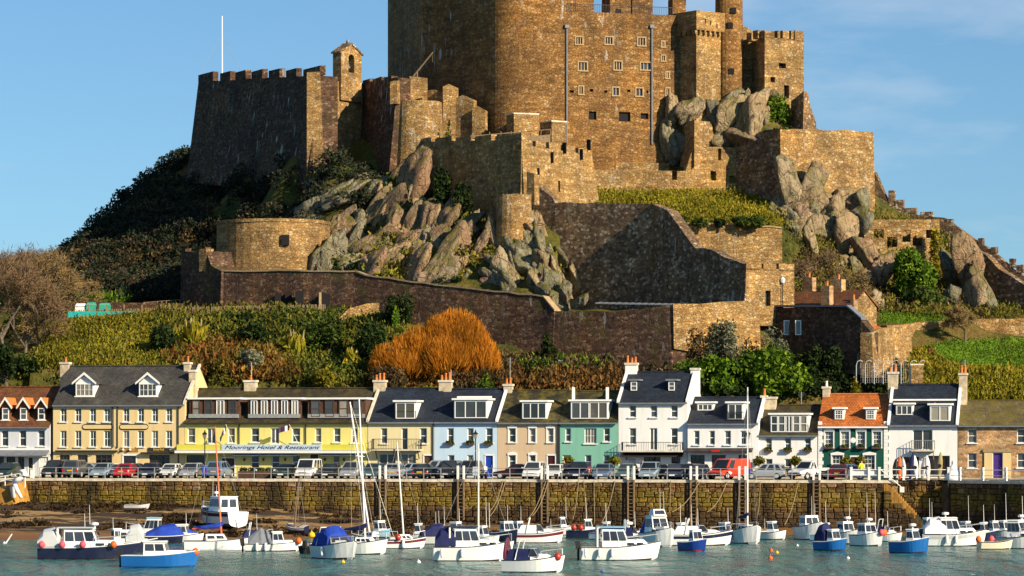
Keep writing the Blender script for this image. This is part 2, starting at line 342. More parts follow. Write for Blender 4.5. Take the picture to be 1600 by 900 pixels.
plain('terracotta', (0.55, 0.17, 0.045), 0.8, 0.25, 6); plain('chimney_render', (0.50, 0.41, 0.28), 0.9, 0.3, 2.5, 0.03); plain('coping', (0.60, 0.54, 0.42), 0.85, 0.25, 2)
plain('aluminium', (0.65, 0.66, 0.66), 0.35, 0.1, 4, 0, 0.5, 0.4); plain('weathered_wood', (0.22, 0.15, 0.085), 0.9, 0.3, 5); plain('orange_plastic', (0.80, 0.13, 0.02), 0.5, 0.12); plain('pink_plastic', (0.75, 0.10, 0.13), 0.5, 0.12)
plain('lead', (0.16, 0.175, 0.2), 0.5, 0.2, 2); plain('asphalt', (0.055, 0.055, 0.058), 0.9, 0.2, 3, 0.02); plain('concrete', (0.42, 0.36, 0.26), 0.9, 0.25, 2, 0.03); plain('bark', (0.13, 0.10, 0.07), 0.95, 0.35, 3, 0.05)
plain('twig', (0.16, 0.10, 0.05), 0.95, 0.35, 1.2); plain('twig_gold', (0.2, 0.13, 0.05), 0.95, 0.3, 1.2); plain('rope_fibre', (0.25, 0.19, 0.10), 0.9, 0.2); plain('rubber', (0.02, 0.02, 0.021), 0.8, 0.2)
plain('teal_panel', (0.02, 0.35, 0.33), 0.6, 0.2); plain('skin', (0.55, 0.32, 0.22), 0.6, 0.1); plain('hair', (0.05, 0.03, 0.02), 0.8, 0.2); plain('shirt_white', (0.75, 0.75, 0.76), 0.85, 0.1); plain('shirt_hivis', (0.62, 0.72, 0.03), 0.85, 0.1); plain('denim', (0.03, 0.04, 0.09), 0.9, 0.2)
slate('slate_grey', (0.055, 0.052, 0.047), (0.085, 0.08, 0.07)); slate('slate_blue', (0.014, 0.02, 0.033), (0.026, 0.036, 0.055)); slate('slate_moss', (0.028, 0.025, 0.014), (0.05, 0.043, 0.025), 0.8)
slate('slate_brown', (0.035, 0.028, 0.017), (0.06, 0.048, 0.027), 0.35); slate('tile_orange', (0.42, 0.105, 0.02), (0.58, 0.17, 0.035), 0.12, (0.26, 0.3)); slate('tile_red', (0.12, 0.04, 0.02), (0.2, 0.075, 0.03), 0.2); slate('tile_stone', (0.11, 0.085, 0.04), (0.18, 0.14, 0.06), 0.75)
glass('window_glass', (0.05, 0.055, 0.06)); glass('curtained_glass', (0.20, 0.18, 0.14), 0.12); glass('shop_glass', (0.018, 0.014, 0.016), 0.1, 0.8); glass('boat_glass', (0.03, 0.035, 0.045)); glass('car_glass', (0.022, 0.028, 0.032), 0.05)
# quay stones: a colour of its own for each stone, tide bands on the wall
t = NT('quay_stone'); k = t.island(); f = t.noise(3.5, 6, 0.68); zz = t.z(); bn = t.noise(0.5, 4)
c = t.ramp(k, [(0.06, (0.098, 0.052, 0.021)), (0.2, (0.208, 0.111, 0.037)), (0.34, (0.147, 0.071, 0.031)), (0.5, (0.245, 0.147, 0.052)), (0.64, (0.116, 0.067, 0.031)), (0.8, (0.208, 0.104, 0.052)), (0.95, (0.281, 0.190, 0.092))])
c = t.mix(0.8, c, t.ramp(f, [(0.28, 0.42), (0.5, 1.0), (0.72, 1.5)]), 'MULTIPLY')
zw = t.math('ADD', zz, t.math('MULTIPLY', t.math('SUBTRACT', bn, 0.5), 2.4))
weed = t.math('MULTIPLY', t.rng(zw, 1.8, 2.4), t.rng(zw, 4.2, 3.4)); c = t.mix(t.math('MULTIPLY', weed, 0.62), c, t.mix(f, (0.13, 0.105, 0.008), (0.25, 0.18, 0.012)))
c = t.mix(t.rng(zw, 2.5, 1.5, 0, 0.85), c, t.mix(f, (0.025, 0.018, 0.01), (0.10, 0.06, 0.025)))
sk = t.noise(1.0, 5, 0.6, t.mapping((0.5, 0.5, 0.06))); c = t.mix(t.rng(sk, 0.46, 0.62, 0, 0.88), c, (0.028, 0.02, 0.012))
t.done(c, 0.9, f, 0.08, 0.9, 0.2)
plain('quay_joint', (0.075, 0.05, 0.028), 0.95, 0.4, 2); plain('weedy_stone', (0.05, 0.045, 0.018), 0.9, 0.6, 1.2, 0.15); plain('ochre_stone', (0.36, 0.18, 0.035), 0.9, 0.4, 1.5, 0.08)
# leaves
leafmat('leaf_bright', [(0.03, 0.07, 0.006), (0.07, 0.14, 0.008), (0.12, 0.20, 0.01), (0.17, 0.25, 0.014)])
leafmat('leaf_dark', [(0.010, 0.022, 0.006), (0.022, 0.042, 0.008), (0.04, 0.065, 0.010)])
leafmat('leaf_mid', [(0.025, 0.045, 0.008), (0.05, 0.08, 0.012), (0.085, 0.115, 0.014)])
leafmat('leaf_olive', [(0.08, 0.09, 0.012), (0.15, 0.155, 0.016), (0.23, 0.195, 0.022), (0.13, 0.105, 0.02)])
leafmat('leaf_gold', [(0.17, 0.16, 0.01), (0.27, 0.22, 0.013), (0.33, 0.22, 0.02), (0.20, 0.20, 0.012), (0.14, 0.15, 0.01)])
leafmat('leaf_rust', [(0.17, 0.06, 0.012), (0.26, 0.105, 0.018), (0.30, 0.16, 0.03), (0.12, 0.05, 0.015), (0.17, 0.11, 0.03)])
leafmat('leaf_brown', [(0.075, 0.045, 0.02), (0.12, 0.075, 0.03), (0.17, 0.115, 0.05), (0.06, 0.05, 0.02)])
leafmat('leaf_grey', [(0.12, 0.13, 0.075), (0.18, 0.19, 0.115), (0.24, 0.24, 0.155), (0.085, 0.095, 0.05)])
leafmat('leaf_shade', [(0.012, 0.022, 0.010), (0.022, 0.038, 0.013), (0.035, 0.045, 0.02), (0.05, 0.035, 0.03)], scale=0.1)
leafmat('willow_orange', [(0.40, 0.13, 0.012), (0.55, 0.21, 0.015), (0.48, 0.17, 0.014), (0.62, 0.27, 0.02)], scale=0.35)
leafmat('seaweed', [(0.015, 0.009, 0.005), (0.04, 0.024, 0.01), (0.07, 0.04, 0.013)])
leafmat('straw', [(0.34, 0.26, 0.10), (0.45, 0.36, 0.17), (0.26, 0.22, 0.07)])
# ------------------------------------------------------------------ frames: a local x along a front, y into it
class Frame:
    def __init__(s, A, B):                       # A, B: (x, y) in metres
        s.ox, s.oy = A; dx, dy = B[0] - A[0], B[1] - A[1]; s.len = math.hypot(dx, dy); s.dx, s.dy = dx / s.len, dy / s.len
        s.rz = math.atan2(dy, dx)
    def U(s, px, v=0.0):
        k = (px - 800) / F
        return (k * (s.oy + v * s.dx) - (s.ox - v * s.dy)) / (s.dx - k * s.dy)
    def Yd(s, px, v=0.0): return s.oy + s.U(px, v) * s.dy + v * s.dx
    def Z(s, px, py, v=0.0): return PZ(py, s.Yd(px, v))
    def W(s, u, v, z=0.0): return Vector((s.ox + u * s.dx - v * s.dy, s.oy + u * s.dy + v * s.dx, z))
    def root(s, name, label, cat, z=0.0, group=None): return tag(empty(name, (s.ox, s.oy, z), s.rz, label, cat, group), kind='thing')
def pframe(pa, ya, pb, yb): return Frame((PX(pa, ya), ya), (PX(pb, yb), yb))

def holed(mb, u0, u1, z0, z1, holes, depth=0.25, m=0, mr=None):
    """front wall at y=0 with real openings and reveals of the given depth"""
    mr = m if mr is None else mr
    xs = sorted({u0, u1, *[h[0] for h in holes], *[h[1] for h in holes]}); zs = sorted({z0, z1, *[h[2] for h in holes], *[h[3] for h in holes]})
    for i in range(len(xs) - 1):
        for j in range(len(zs) - 1):
            cx, cz = (xs[i] + xs[i + 1]) / 2, (zs[j] + zs[j + 1]) / 2
            if any(h[0] < cx < h[1] and h[2] < cz < h[3] for h in holes): continue
            mb.quad((xs[i], 0, zs[j]), (xs[i + 1], 0, zs[j]), (xs[i + 1], 0, zs[j + 1]), (xs[i], 0, zs[j + 1]), m=m)
    for a, b, c, d in holes:
        D = depth
        mb.quad((a, 0, c), (a, 0, d), (a, D, d), (a, D, c), m=mr); mb.quad((b, 0, d), (b, 0, c), (b, D, c), (b, D, d), m=mr)
        mb.quad((a, 0, d), (b, 0, d), (b, D, d), (a, D, d), m=mr); mb.quad((b, 0, c), (a, 0, c), (a, D, c), (b, D, c), m=mr)

# ------------------------------------------------------------------ terrain
CP = []
def cp(*pts):
    for px, py, Y in pts: CP.append((PX(px, Y), Y, PZ(py, Y)))
for px in range(-150, 1800, 150): cp((px, 668, 321.5))
cp((-120, 560, 330), (-120, 500, 350), (-120, 440, 385), (-200, 470, 400), (0, 606, 327), (0, 545, 338), (0, 495, 352), (60, 590, 329), (110, 505, 343), (80, 545, 336))
for px in (120, 230, 340, 450, 540): cp((px, 604, 327), (px, 545, 336), (px, 492, 345), (px, 487, 349))
cp((110, 474, 362), (200, 484, 354), (60, 455, 372), (200, 470, 366), (300, 487, 353), (240, 440, 376))
cp((0, 440, 390), (90, 416, 400), (122, 392, 408), (165, 346, 414), (195, 316, 416), (235, 282, 418), (288, 248, 418), (330, 232, 422), (40, 440, 417), (0, 455, 417), (90, 424, 414), (-60, 470, 417), (130, 420, 430), (200, 380, 432), (260, 330, 434))
cp((330, 330, 395), (260, 380, 388), (360, 400, 378), (300, 430, 370), (420, 300, 386), (470, 262, 377), (400, 264, 390), (520, 252, 374), (560, 258, 377), (610, 282, 374), (540, 320, 376), (480, 350, 376), (440, 380, 370), (590, 300, 372))
cp((620, 506, 340), (700, 528, 336.5), (780, 545, 333.5), (620, 560, 332), (620, 606, 326.5), (700, 570, 330), (700, 608, 326), (800, 585, 328), (800, 612, 325.5), (860, 562, 331), (960, 568, 329.5), (900, 588, 327), (900, 614, 324.5), (1000, 588, 326.5), (1060, 575, 327.5), (1060, 618, 323.5), (1150, 580, 326.5), (1200, 575, 327.5), (1300, 572, 328.5), (1150, 625, 322.5), (1280, 628, 322.5), (1390, 575, 330), (1390, 622, 322.5))
cp((500, 432, 352), (580, 432, 351), (660, 445, 348), (760, 458, 344), (600, 300, 366), (660, 300, 364), (700, 335, 358), (750, 345, 354), (560, 380, 360), (640, 380, 356), (740, 400, 350), (800, 372, 350), (850, 440, 345), (900, 472, 342), (820, 420, 347), (830, 482, 339), (1000, 484, 338), (1150, 480, 336), (1100, 490, 333))
cp((700, 250, 376), (780, 250, 370), (900, 262, 374), (945, 307, 368), (1050, 306, 369), (1150, 306, 370), (1040, 326, 362), (1075, 352, 359), (1140, 352, 359), (1215, 352, 360), (1225, 335, 364), (1190, 318, 369), (950, 318, 364))
cp((1060, 420, 351), (1200, 410, 354), (1250, 430, 356), (1255, 480, 348), (1320, 470, 352), (1300, 400, 362), (1240, 350, 366), (1290, 330, 370), (1350, 330, 373), (1360, 380, 368), (1390, 440, 362), (1440, 450, 362), (1380, 492, 353), (1475, 490, 355), (1380, 503, 347), (1475, 503, 348))
cp((1050, 255, 379), (1100, 190, 379), (1150, 170, 380), (1230, 175, 379), (1270, 200, 378), (1180, 215, 372), (1300, 230, 384), (1365, 285, 384))
cp((1080, 418, 356.2), (1140, 416, 356.2), (1210, 414, 356.2), (1080, 354, 358.8), (1210, 358, 358.8), (1450, 430, 392), (1560, 490, 390), (1650, 530, 388), (1385, 370, 396), (1300, 330, 398))
cp((1375, 308, 382), (1450, 352, 380), (1530, 402, 377), (1600, 448, 374), (1700, 500, 370), (1500, 420, 370), (1560, 465, 364), (1620, 480, 362), (1480, 470, 360), (1520, 490, 356), (1600, 500, 354), (1540, 534, 345), (1620, 532, 346), (1460, 540, 341), (1480, 578, 333), (1560, 585, 332), (1620, 590, 331), (1500, 626, 324), (1600, 632, 323), (1440, 560, 335), (1430, 600, 327), (1700, 560, 338))
for px in (-150, 150, 450, 750, 1050, 1350): cp((px, 500, 445))
for px in (-200, 100, 400, 700, 1000, 1300, 1600, 1800): CP.append((PX(px, 470), 470, -6.0))
CPA = np.array(CP)
# the castle plateau behind its walls
CPA = np.vstack([CPA, [(PX(px, Y), Y, PZ(py, Y)) for px, py, Y in ((660, 235, 400), (800, 235, 405), (950, 235, 405), (1100, 200, 405), (1200, 200, 400))]])
def _k(d2): return 0.5 * d2 * np.log(d2 + 1e-9)
_n = len(CPA); _c = CPA[:, :2] / 50.0
_A = np.zeros((_n + 3, _n + 3)); _A[:_n, :_n] = _k(((_c[:, None] - _c[None]) ** 2).sum(-1)) + np.eye(_n) * 2e-4
_A[:_n, _n] = 1; _A[:_n, _n + 1:] = _c; _A[_n:, :_n] = _A[:_n, _n:].T
_w = np.linalg.solve(_A, np.concatenate([CPA[:, 2], [0, 0, 0]]))
def tps(X, Yv):
    q = np.stack([X.ravel(), Yv.ravel()], 1) / 50.0; out = np.zeros(len(q))
    for i in range(0, len(q), 8000):
        b = q[i:i + 8000]; out[i:i + 8000] = _k(((b[:, None] - _c[None]) ** 2).sum(-1)) @ _w[:_n] + _w[_n] + b @ _w[_n + 1:]
    return out.reshape(X.shape)
TX0, TX1, TY0, TY1, TS = -96.0, 98.0, 317.0, 470.0, 0.8
gx = np.arange(TX0, TX1, TS); gy = np.arange(TY0, TY1, TS)
GX, GY = np.meshgrid(gx, gy)
def vnoise(X, Yv, s, seed):
    """smooth value noise on a lattice"""
    r = np.random.default_rng(seed).random((256, 256)); x = X / s + 1000.0; y = Yv / s + 1000.0
    xi, yi = np.floor(x).astype(int), np.floor(y).astype(int); fx, fy = x - xi, y - yi; fx = fx * fx * (3 - 2 * fx); fy = fy * fy * (3 - 2 * fy)
    g = lambda a, b: r[a % 256, b % 256]
    return (g(xi, yi) * (1 - fx) + g(xi + 1, yi) * fx) * (1 - fy) + (g(xi, yi + 1) * (1 - fx) + g(xi + 1, yi + 1) * fx) * fy - 0.5
GZ = tps(GX, GY) + vnoise(GX, GY, 6, 1) * 0.9 + vnoise(GX, GY, 2.2, 2) * 0.45
GZ = np.maximum(GZ, -6)
GV = GX * ST + (GY - YF) * CT                         # metres behind the house fronts
GZ = np.where(GV < 10.5, np.minimum(GZ, ZQ - 0.6), GZ)
GPX = 800 + F * GX / GY
def cut(px0, px1, ylo, yhi, py):
    '''ground kept below a row of the view in front of a retaining wall; ylo, yhi: depths at px0 and px1'''
    global GZ
    q = np.clip((GPX - px0) / (px1 - px0), 0, 1); lo = ylo[0] + (ylo[1] - ylo[0]) * q; hi = yhi[0] + (yhi[1] - yhi[0]) * q
    m = (GPX > px0) & (GPX < px1) & (GY > lo) & (GY < hi + .95); GZ = np.where(m, np.minimum(GZ, H - (py - Y0) * GY / F + vnoise(GX, GY, 2.2, 2) * .4), GZ)
cut(875, 1020, (331, 329), (350.5, 343.6), 484); cut(1020, 1170, (327, 328), (343.6, 330), 484)
cut(1044, 1240, (343.5, 338), (357.2, 356.8), 428); cut(935, 1152, (361, 363), (369.8, 374), 306); cut(1148, 1222, (368, 364), (374.2, 369.6), 312); cut(1215, 1368, (362, 362), (369.6, 375), 338); cut(1100, 1250, (332, 332), (357, 357), 432)
cut(652, 818, (351, 346), (371.5, 353.6), 345); cut(815, 936, (346, 351), (353.6, 363.6), 325); cut(845, 1075, (366, 372), (371.8, 377), 258)
def ground(X, Yv):
    X = np.asarray(X, float); Yv = np.asarray(Yv, float)
    fx = np.clip((X - TX0) / TS, 0, len(gx) - 1.001); fy = np.clip((Yv - TY0) / TS, 0, len(gy) - 1.001)
    i, j = fx.astype(int), fy.astype(int); a, b = fx - i, fy - j
    return (GZ[j, i] * (1 - a) + GZ[j, i + 1] * a) * (1 - b) + (GZ[j + 1, i] * (1 - a) + GZ[j + 1, i + 1] * a) * b
def gpt(px, Y, dz=0.0):
    x = PX(px, Y); return Vector((x, Y, float(ground(x, Y)) + dz))
def gridmesh(name, X, Yv, Zv, mat, smooth=True):
    h, w = X.shape; V = np.stack([X.ravel(), Yv.ravel(), Zv.ravel()], 1)
    i = (np.arange(h - 1)[:, None] * w + np.arange(w - 1)[None]).ravel()
    return fast_mesh(name, V, np.stack([i, i + 1, i + 1 + w, i + w], 1), mat, smooth)
def inpoly(px, py, poly):
    c = np.zeros(np.shape(px), bool); n = len(poly)
    for i in range(n):
        x0, y0 = poly[i]; x1, y1 = poly[(i + 1) % n]
        if y0 == y1: continue
        c ^= ((y0 > py) != (y1 > py)) & (px < (x1 - x0) * (py - y0) / (y1 - y0) + x0)
    return c
hill = link('castle_hill', gridmesh('castle_hill', GX, GY, GZ, ['hill_soil', 'lawn_grass', 'bank_grass'])); tag(hill, kind='structure')
LAWN = [[(1440, 545), (1480, 533), (1640, 530), (1640, 590), (1500, 586)], [(1376, 488), (1480, 486), (1480, 505), (1376, 507)]]
BANK = [[(930, 300), (1160, 300), (1235, 345), (1230, 360), (1060, 360), (1030, 325), (930, 325)], [(20, 612), (95, 510), (230, 495), (300, 560), (330, 612)], [(1440, 590), (1640, 585), (1640, 640), (1440, 640)]]
fcx = (GX[:-1, :-1] + TS / 2); fcy = (GY[:-1, :-1] + TS / 2); fcz = GZ[:-1, :-1]
fpx = 800 + F * fcx / fcy; fpy = Y0 - F * (fcz - H) / fcy
mi = np.zeros(fcx.shape, np.int32)
for p in LAWN: mi[inpoly(fpx, fpy, p) & (fcy < 358)] = 1
for p in BANK: mi[inpoly(fpx, fpy, p)] = 2
hill.data.polygons.foreach_set('material_index', mi.ravel()); hill.data.update()

# ------------------------------------------------------------------ sea, beach, quay and road
wx = np.concatenate([[-6000, -1500, -400, -150], np.linspace(-90, 90, 60), [150, 400, 1500, 6000]]); wy = np.concatenate([[-3000, 0, 100], np.linspace(150, 330, 60), [600, 2000, 9000]])
WX, WY = np.meshgrid(wx, wy)
tag(link('harbour_water', gridmesh('harbour_water', WX, WY, np.zeros_like(WX), 'harbour_water')), kind='structure')
terr = Frame((0, YF), (CT, YF - ST))
def beach_h(u, v):
    q = np.interp(u, [-70, -51, -34, -21, -12, 0, 12, 28, 42, 60], [2.6, 2.45, 2.3, 1.9, 1.25, 0.75, 0.5, 0.32, 0.1, 0.0]); L = np.interp(u, [-60, -20, 0, 20, 60], [41, 36, 22, 11, 8])
    d = -10 - v
    return q * (1 - d / L) - np.maximum(0, d - L) * 0.03
bu, bv = np.meshgrid(np.arange(-75, 62, 0.7), np.arange(-72, -9.4, 0.7))
BZ = beach_h(bu, bv) + vnoise(bu, bv * 1.6, 3.0, 5) * 0.28 + vnoise(bu, bv, 1.1, 6) * 0.16
tag(link('beach', gridmesh('beach', bu * CT + bv * ST, YF - bu * ST + bv * CT, BZ, 'beach_sand')), kind='structure')
def bpt(px, Y, dz=0.0):
    x = PX(px, Y); u = (x * CT - (Y - YF) * ST); v = (x * ST + (Y - YF) * CT)
    return Vector((x, Y, max(0.0, float(beach_h(u, v))) + dz))
UE = terr.U(1482, -10.0); UL = -78.0
def tplan(mb, u0, u1, v0, v1, z0, z1, m=0):
    c = [TP(u0, v0), TP(u1, v0), TP(u1, v1), TP(u0, v1)]; return mb.plan([(p.x, p.y) for p in c], z0, z1, m)
rd = MB(); tplan(rd, UL, 96, -8.1, 16, -3, ZQ); tplan(rd, UL, terr.U(1380, -10), -9.2, -8.1, ZQ - 1, ZQ); tag(rd.obj('quay_road', 'asphalt'), kind='structure')
tag(tplan(MB(), UL, 90, -1.6, 0.5, ZQ - 0.2, ZQ + 0.12).obj('pavement', 'concrete'), kind='structure')
mk = MB()
for i in range(34): tplan(mk, -70 + i * 3.6, -69.9 + i * 3.6, -9.0, -5.0, ZQ - 0.01, ZQ + 0.004)
tag(mk.obj('parking_bay_marking', 'white_trim'), kind='structure')
# stones
def stone_mesh(seed):
    r = random.Random(seed); b = MB(); j = lambda s: r.uniform(-s, s)
    n = r.choice([5, 6, 6, 7]); c = [(-.5, -.5), (.5, -.5), (.5, .5), (-.5, .5)]
    pts = []
    for i in range(4):
        x, z = c[i]; x2, z2 = c[(i + 1) % 4]
        pts += [(x * 0.94 + j(.05), z * 0.94 + j(.05)), ((x * 0.5 + x2 * 0.5) * 1.0 + j(.04), (z * .5 + z2 * .5) * 1.0 + j(.04))]
    ring0 = [(x, 0.5, z) for x, z in pts]; ring1 = [(x, -0.2, z) for x, z in pts]; ring2 = [(x * 0.8, -0.5 + j(.12), z * 0.8) for x, z in pts]
    return b.loft([ring0, ring1, ring2])
SV = [stone_mesh(i) for i in range(10)]; SM = [s.mesh('stone', 'quay_stone') for s in SV]
def lay_stones(fr, u0, u1, z0, z1, v, parent, gaps=(), n_single=0, rowh=(0.36, 0.58), wid=(0.35, 0.95), zlow=None, zhigh=None, mat='quay_stone'):
    items = []; z = z1
    cuts = [(u0, u1)]
    for a, b in gaps: cuts = [q for lo, hi in cuts for q in (((lo, a), (b, hi)) if lo < a < hi else ((lo, hi),))]
    while z > z0:
        h = rnd.uniform(*rowh)
        for lo, hi in cuts:
            u = lo
            while u < hi - 0.12:
                w = min(rnd.uniform(*wid), hi - u)
                if hi - u - w < 0.3: w = hi - u
                uc = u + w / 2
                if (zlow is None or z > zlow(uc)) and (zhigh is None or z < zhigh(uc)):
                    q = rnd.choice([1, 1, 1, 0.6, 0.45]) if w < 0.95 else 1; a = rnd.uniform(-.06, .06)
                    hh = h * rnd.uniform(.9, 1.12)
                    items.append((uc, z - hh * q / 2, w, hh * q, rnd.randrange(10), a))
                    if q < 1: items.append((uc, z - hh + hh * (1 - q) / 2, w, hh * (1 - q), rnd.randrange(10), a))
                u += w
        z -= h
    items.sort(key=lambda t: -t[2] * t[3])
    for k, (u, zc, w, h, i, a) in enumerate(items[:n_single]):
        o = link('stone', SM[i], parent); o.location = (u, v, zc - parent.location.z); o.scale = (w * 0.97, 0.34, h * 0.97); o.rotation_euler = (0, a, 0)
    mb = MB()
    for (u, zc, w, h, i, a) in items[n_single:]:
        ca, sa = math.cos(a), math.sin(a)
        mb.add([(u + (x * ca * w + z * sa * h) * .97, v + y * .34, zc - parent.location.z + (z * ca * h - x * sa * w) * .97) for x, y, z in SV[i].v], SV[i].f)
    if mb.v: tag(mb.obj('rubble', mat, parent), kind='stuff')
LADDERS = [598, 720, 851, 986, 1084, 1160, 1276]
qw = terr.root('quay_wall', 'long harbour wall of squared golden stone blocks below the parked cars', 'wall', 0.0)
fq = MB(); fq.box(UL, terr.U(1380, -10), -9.86, -9.0, -3, ZQ - 0.02); fq.obj('core', 'quay_joint', qw)
gaps = [(terr.U(p, -10) - 0.85, terr.U(p, -10) - 0.42) for p in LADDERS]
us0, us1 = terr.U(1380, -10), terr.U(1482, -10)
lay_stones(terr, UL, us0, 0.0, ZQ - 0.28, -9.86, qw, gaps, 290, zlow=lambda u: float(beach_h(np.array(u), np.array(-10.0))) - 0.3)
cap = [MB().hexa([(-.5, -.3, 0), (.5, -.3, 0), (.5, .3, 0), (-.5, .3, 0)], [(-.49, -.29 + e, .26), (.49, -.29 - e, .25 + e), (.49, .3, .26), (-.49, .3, .26)]).mesh('coping_stone', 'coping') for e in (-.02, 0.0, .015)]
u = UL
while u < us0:
    w = rnd.uniform(1.0, 1.9); o = link('coping_stone', rnd.choice(cap), qw, (u + w / 2, -9.78, ZQ - 0.25 + rnd.uniform(-.015, .015))); o.scale = (w, 1, 1); u += w
# stair down the wall at the right, with the recess behind it
bk = MB(); bk.box(us0, us1 + .4, -8.6, -8.2, -2, ZQ + 0.02); bk.obj('stair_recess', 'weedy_stone', qw)
fs = terr.root('stair_flight', 'ochre stone steps running down the harbour wall beside the green house', 'stairs')
nst = 19
for i in range(nst):
    a = us0 + 0.05 + i * (us1 - 2.2 - us0) / nst; w = (us1 - 2.2 - us0) / nst; zt = ZQ - 0.02 - i * 0.205
    MB().box(a, a + w * .98, -10.0 - 0.02 * (i % 2), -8.7, -1.0, zt).obj('step', 'ochre_stone' if i < 15 else 'weedy_stone', fs)
# facing of the stair flight: the big wall stones continue below the steps
lay_stones(terr, us0, us1 - 2.0, 0.0, ZQ - 0.5, -10.05, fs, (), 0, rowh=(0.4, 0.55), zhigh=lambda q: ZQ - 0.15 - 0.205 * nst * (q - us0) / (us1 - 2.2 - us0))
lay_stones(terr, us0, us1 + .4, 0.3, ZQ - 0.1, -8.6, qw, (), 0, rowh=(0.4, 0.55))

# the dark return of the harbour wall, coming towards the viewer beside the stone house
pe = terr.W(us1, -10.0); pw_end = (pe.x + 13.0, pe.y - 14.0)
pf = Frame((pe.x, pe.y), pw_end)
pw = pf.root('pier_wall', 'dark weed-covered harbour wall in shade below the brown stone house', 'wall')
b = MB(); b.box(0.0, 26, 0.12, 8, -3, ZQ - 0.02); b.box(-0.5, 0.15, -0.25, 1.2, -2, ZQ - 0.3); b.obj('core', 'quay_joint', pw)
lay_stones(pf, 0.2, 26, 0.0, ZQ - 0.28, 0.1, pw, (), 0)
u = 0.0
while u < 26:
    w = rnd.uniform(1.0, 1.9); o = link('coping_stone', rnd.choice(cap), pw, (u + w / 2, 0.2, ZQ - 0.25)); o.scale = (w, 1, 1); u += w
tag(MB().plan([(p.x, p.y) for p in (pf.W(0, .3), pf.W(26, .3), pf.W(26, 30), pf.W(-3, 14))], -2, ZQ - 0.012).obj('pier_head', 'asphalt'), kind='structure')
# ------------------------------------------------------------------ castle
def _thing(o): o['kind'] = 'thing'; return o
def stonewall(name, label, pts, mat, thick=1.4, batter=0.06, cat='castle wall', jag=0.08, group=None, merl=None, coping=False, parent=None):
    """polyline wall. pts: (px, Y, ytop, ybot) along its top edge; the foot is pushed out by the batter. merl: list of (px0, px1, y_top) blocks on top"""
    P = []
    for i in range(len(pts) - 1):
        a, b = pts[i], pts[i + 1]; n = max(1, int(math.hypot(PX(b[0], b[1]) - PX(a[0], a[1]), b[1] - a[1]) / 1.3))
        for k in range(n): P.append([a[q] + (b[q] - a[q]) * k / n for q in range(4)] + [k == 0])
    P.append(list(pts[-1]) + [True])
    base = Vector((PX(pts[0][0], pts[0][1]), pts[0][1], PZ(pts[0][3], pts[0][1])))
    top, bot, bk, bkb = [], [], [], []
    for i, (px, Y, yt, yb, corner) in enumerate(P):
        a, b = P[max(i - 1, 0)], P[min(i + 1, len(P) - 1)]
        d = Vector((PX(b[0], b[1]) - PX(a[0], a[1]), b[1] - a[1])); d.normalize(); nrm = Vector((d.y, -d.x))
        x, zt, zb = PX(px, Y), PZ(yt, Y) + (rnd.uniform(-jag, jag) if not corner else 0), PZ(yb, Y); hgt = zt - zb
        top.append(Vector((x, Y, zt)) - base); bot.append(Vector((x + nrm.x * hgt * batter, Y + nrm.y * hgt * batter, zb)) - base)
        bk.append(Vector((x - nrm.x * thick, Y - nrm.y * thick, zt - 0.05)) - base); bkb.append(Vector((x - nrm.x * thick, Y - nrm.y * thick, zb)) - base)
    n = len(top); mb = MB(); fsx = []
    for i in range(n - 1):
        fsx += [(n + i, n + i + 1, i + 1, i), (i, i + 1, 2 * n + i + 1, 2 * n + i), (2 * n + i, 2 * n + i + 1, 3 * n + i + 1, 3 * n + i)]
    fsx += [(n, 0, 2 * n, 3 * n), (2 * n - 1, 4 * n - 1, 3 * n - 1, n - 1)]
    mb.add(top + bot + bk + bkb, fsx)
    if parent is None:
        root = _thing(empty(name, base, 0, label, cat, group)); mb.obj('masonry', mat, root)
    else:
        root = parent; mb.obj(name, mat, root, base - parent.location)
    org = root.location
    if merl:
        for (a, b, yt) in merl:
            # find the two wall points under the block
            def at(px):
                for i in range(len(P) - 1):
                    if P[i][0] <= px <= P[i + 1][0]:
                        t_ = (px - P[i][0]) / max(1e-6, P[i + 1][0] - P[i][0]); return [P[i][q] + (P[i + 1][q] - P[i][q]) * t_ for q in range(4)]
                return P[-1][:4]
            A, B = at(a), at(b); va, vb = Vector((PX(A[0], A[1]), A[1])), Vector((PX(B[0], B[1]), B[1])); d = (vb - va).normalized(); nr = Vector((d.y, -d.x))
            fr = [va + nr * .02, vb + nr * .02, vb - nr * 0.7, va - nr * 0.7]
            z0, z1 = PZ(A[2], A[1]) - 0.3, PZ(yt, A[1])
            MB().hexa([(p.x - org.x, p.y - org.y, z0 - org.z) for p in fr], [(p.x - org.x, p.y - org.y, z1 - org.z + rnd.uniform(-.04, .04)) for p in fr]).obj('merlon', mat, root)
    if coping:
        mb2 = MB()
        for i in range(n - 1):
            o1, o2 = Vector((0, -0.12, 0)), Vector((0, 0.1, 0.16))
            mb2.hexa([top[i] + o1, top[i + 1] + o1, bk[i + 1], bk[i]], [top[i] + o1 + Vector((0, 0, .16)), top[i + 1] + o1 + Vector((0, 0, .16)), bk[i + 1] + o2, bk[i] + o2])
        mb2.obj('coping', 'dressed_stone', root, base - org)
    return root
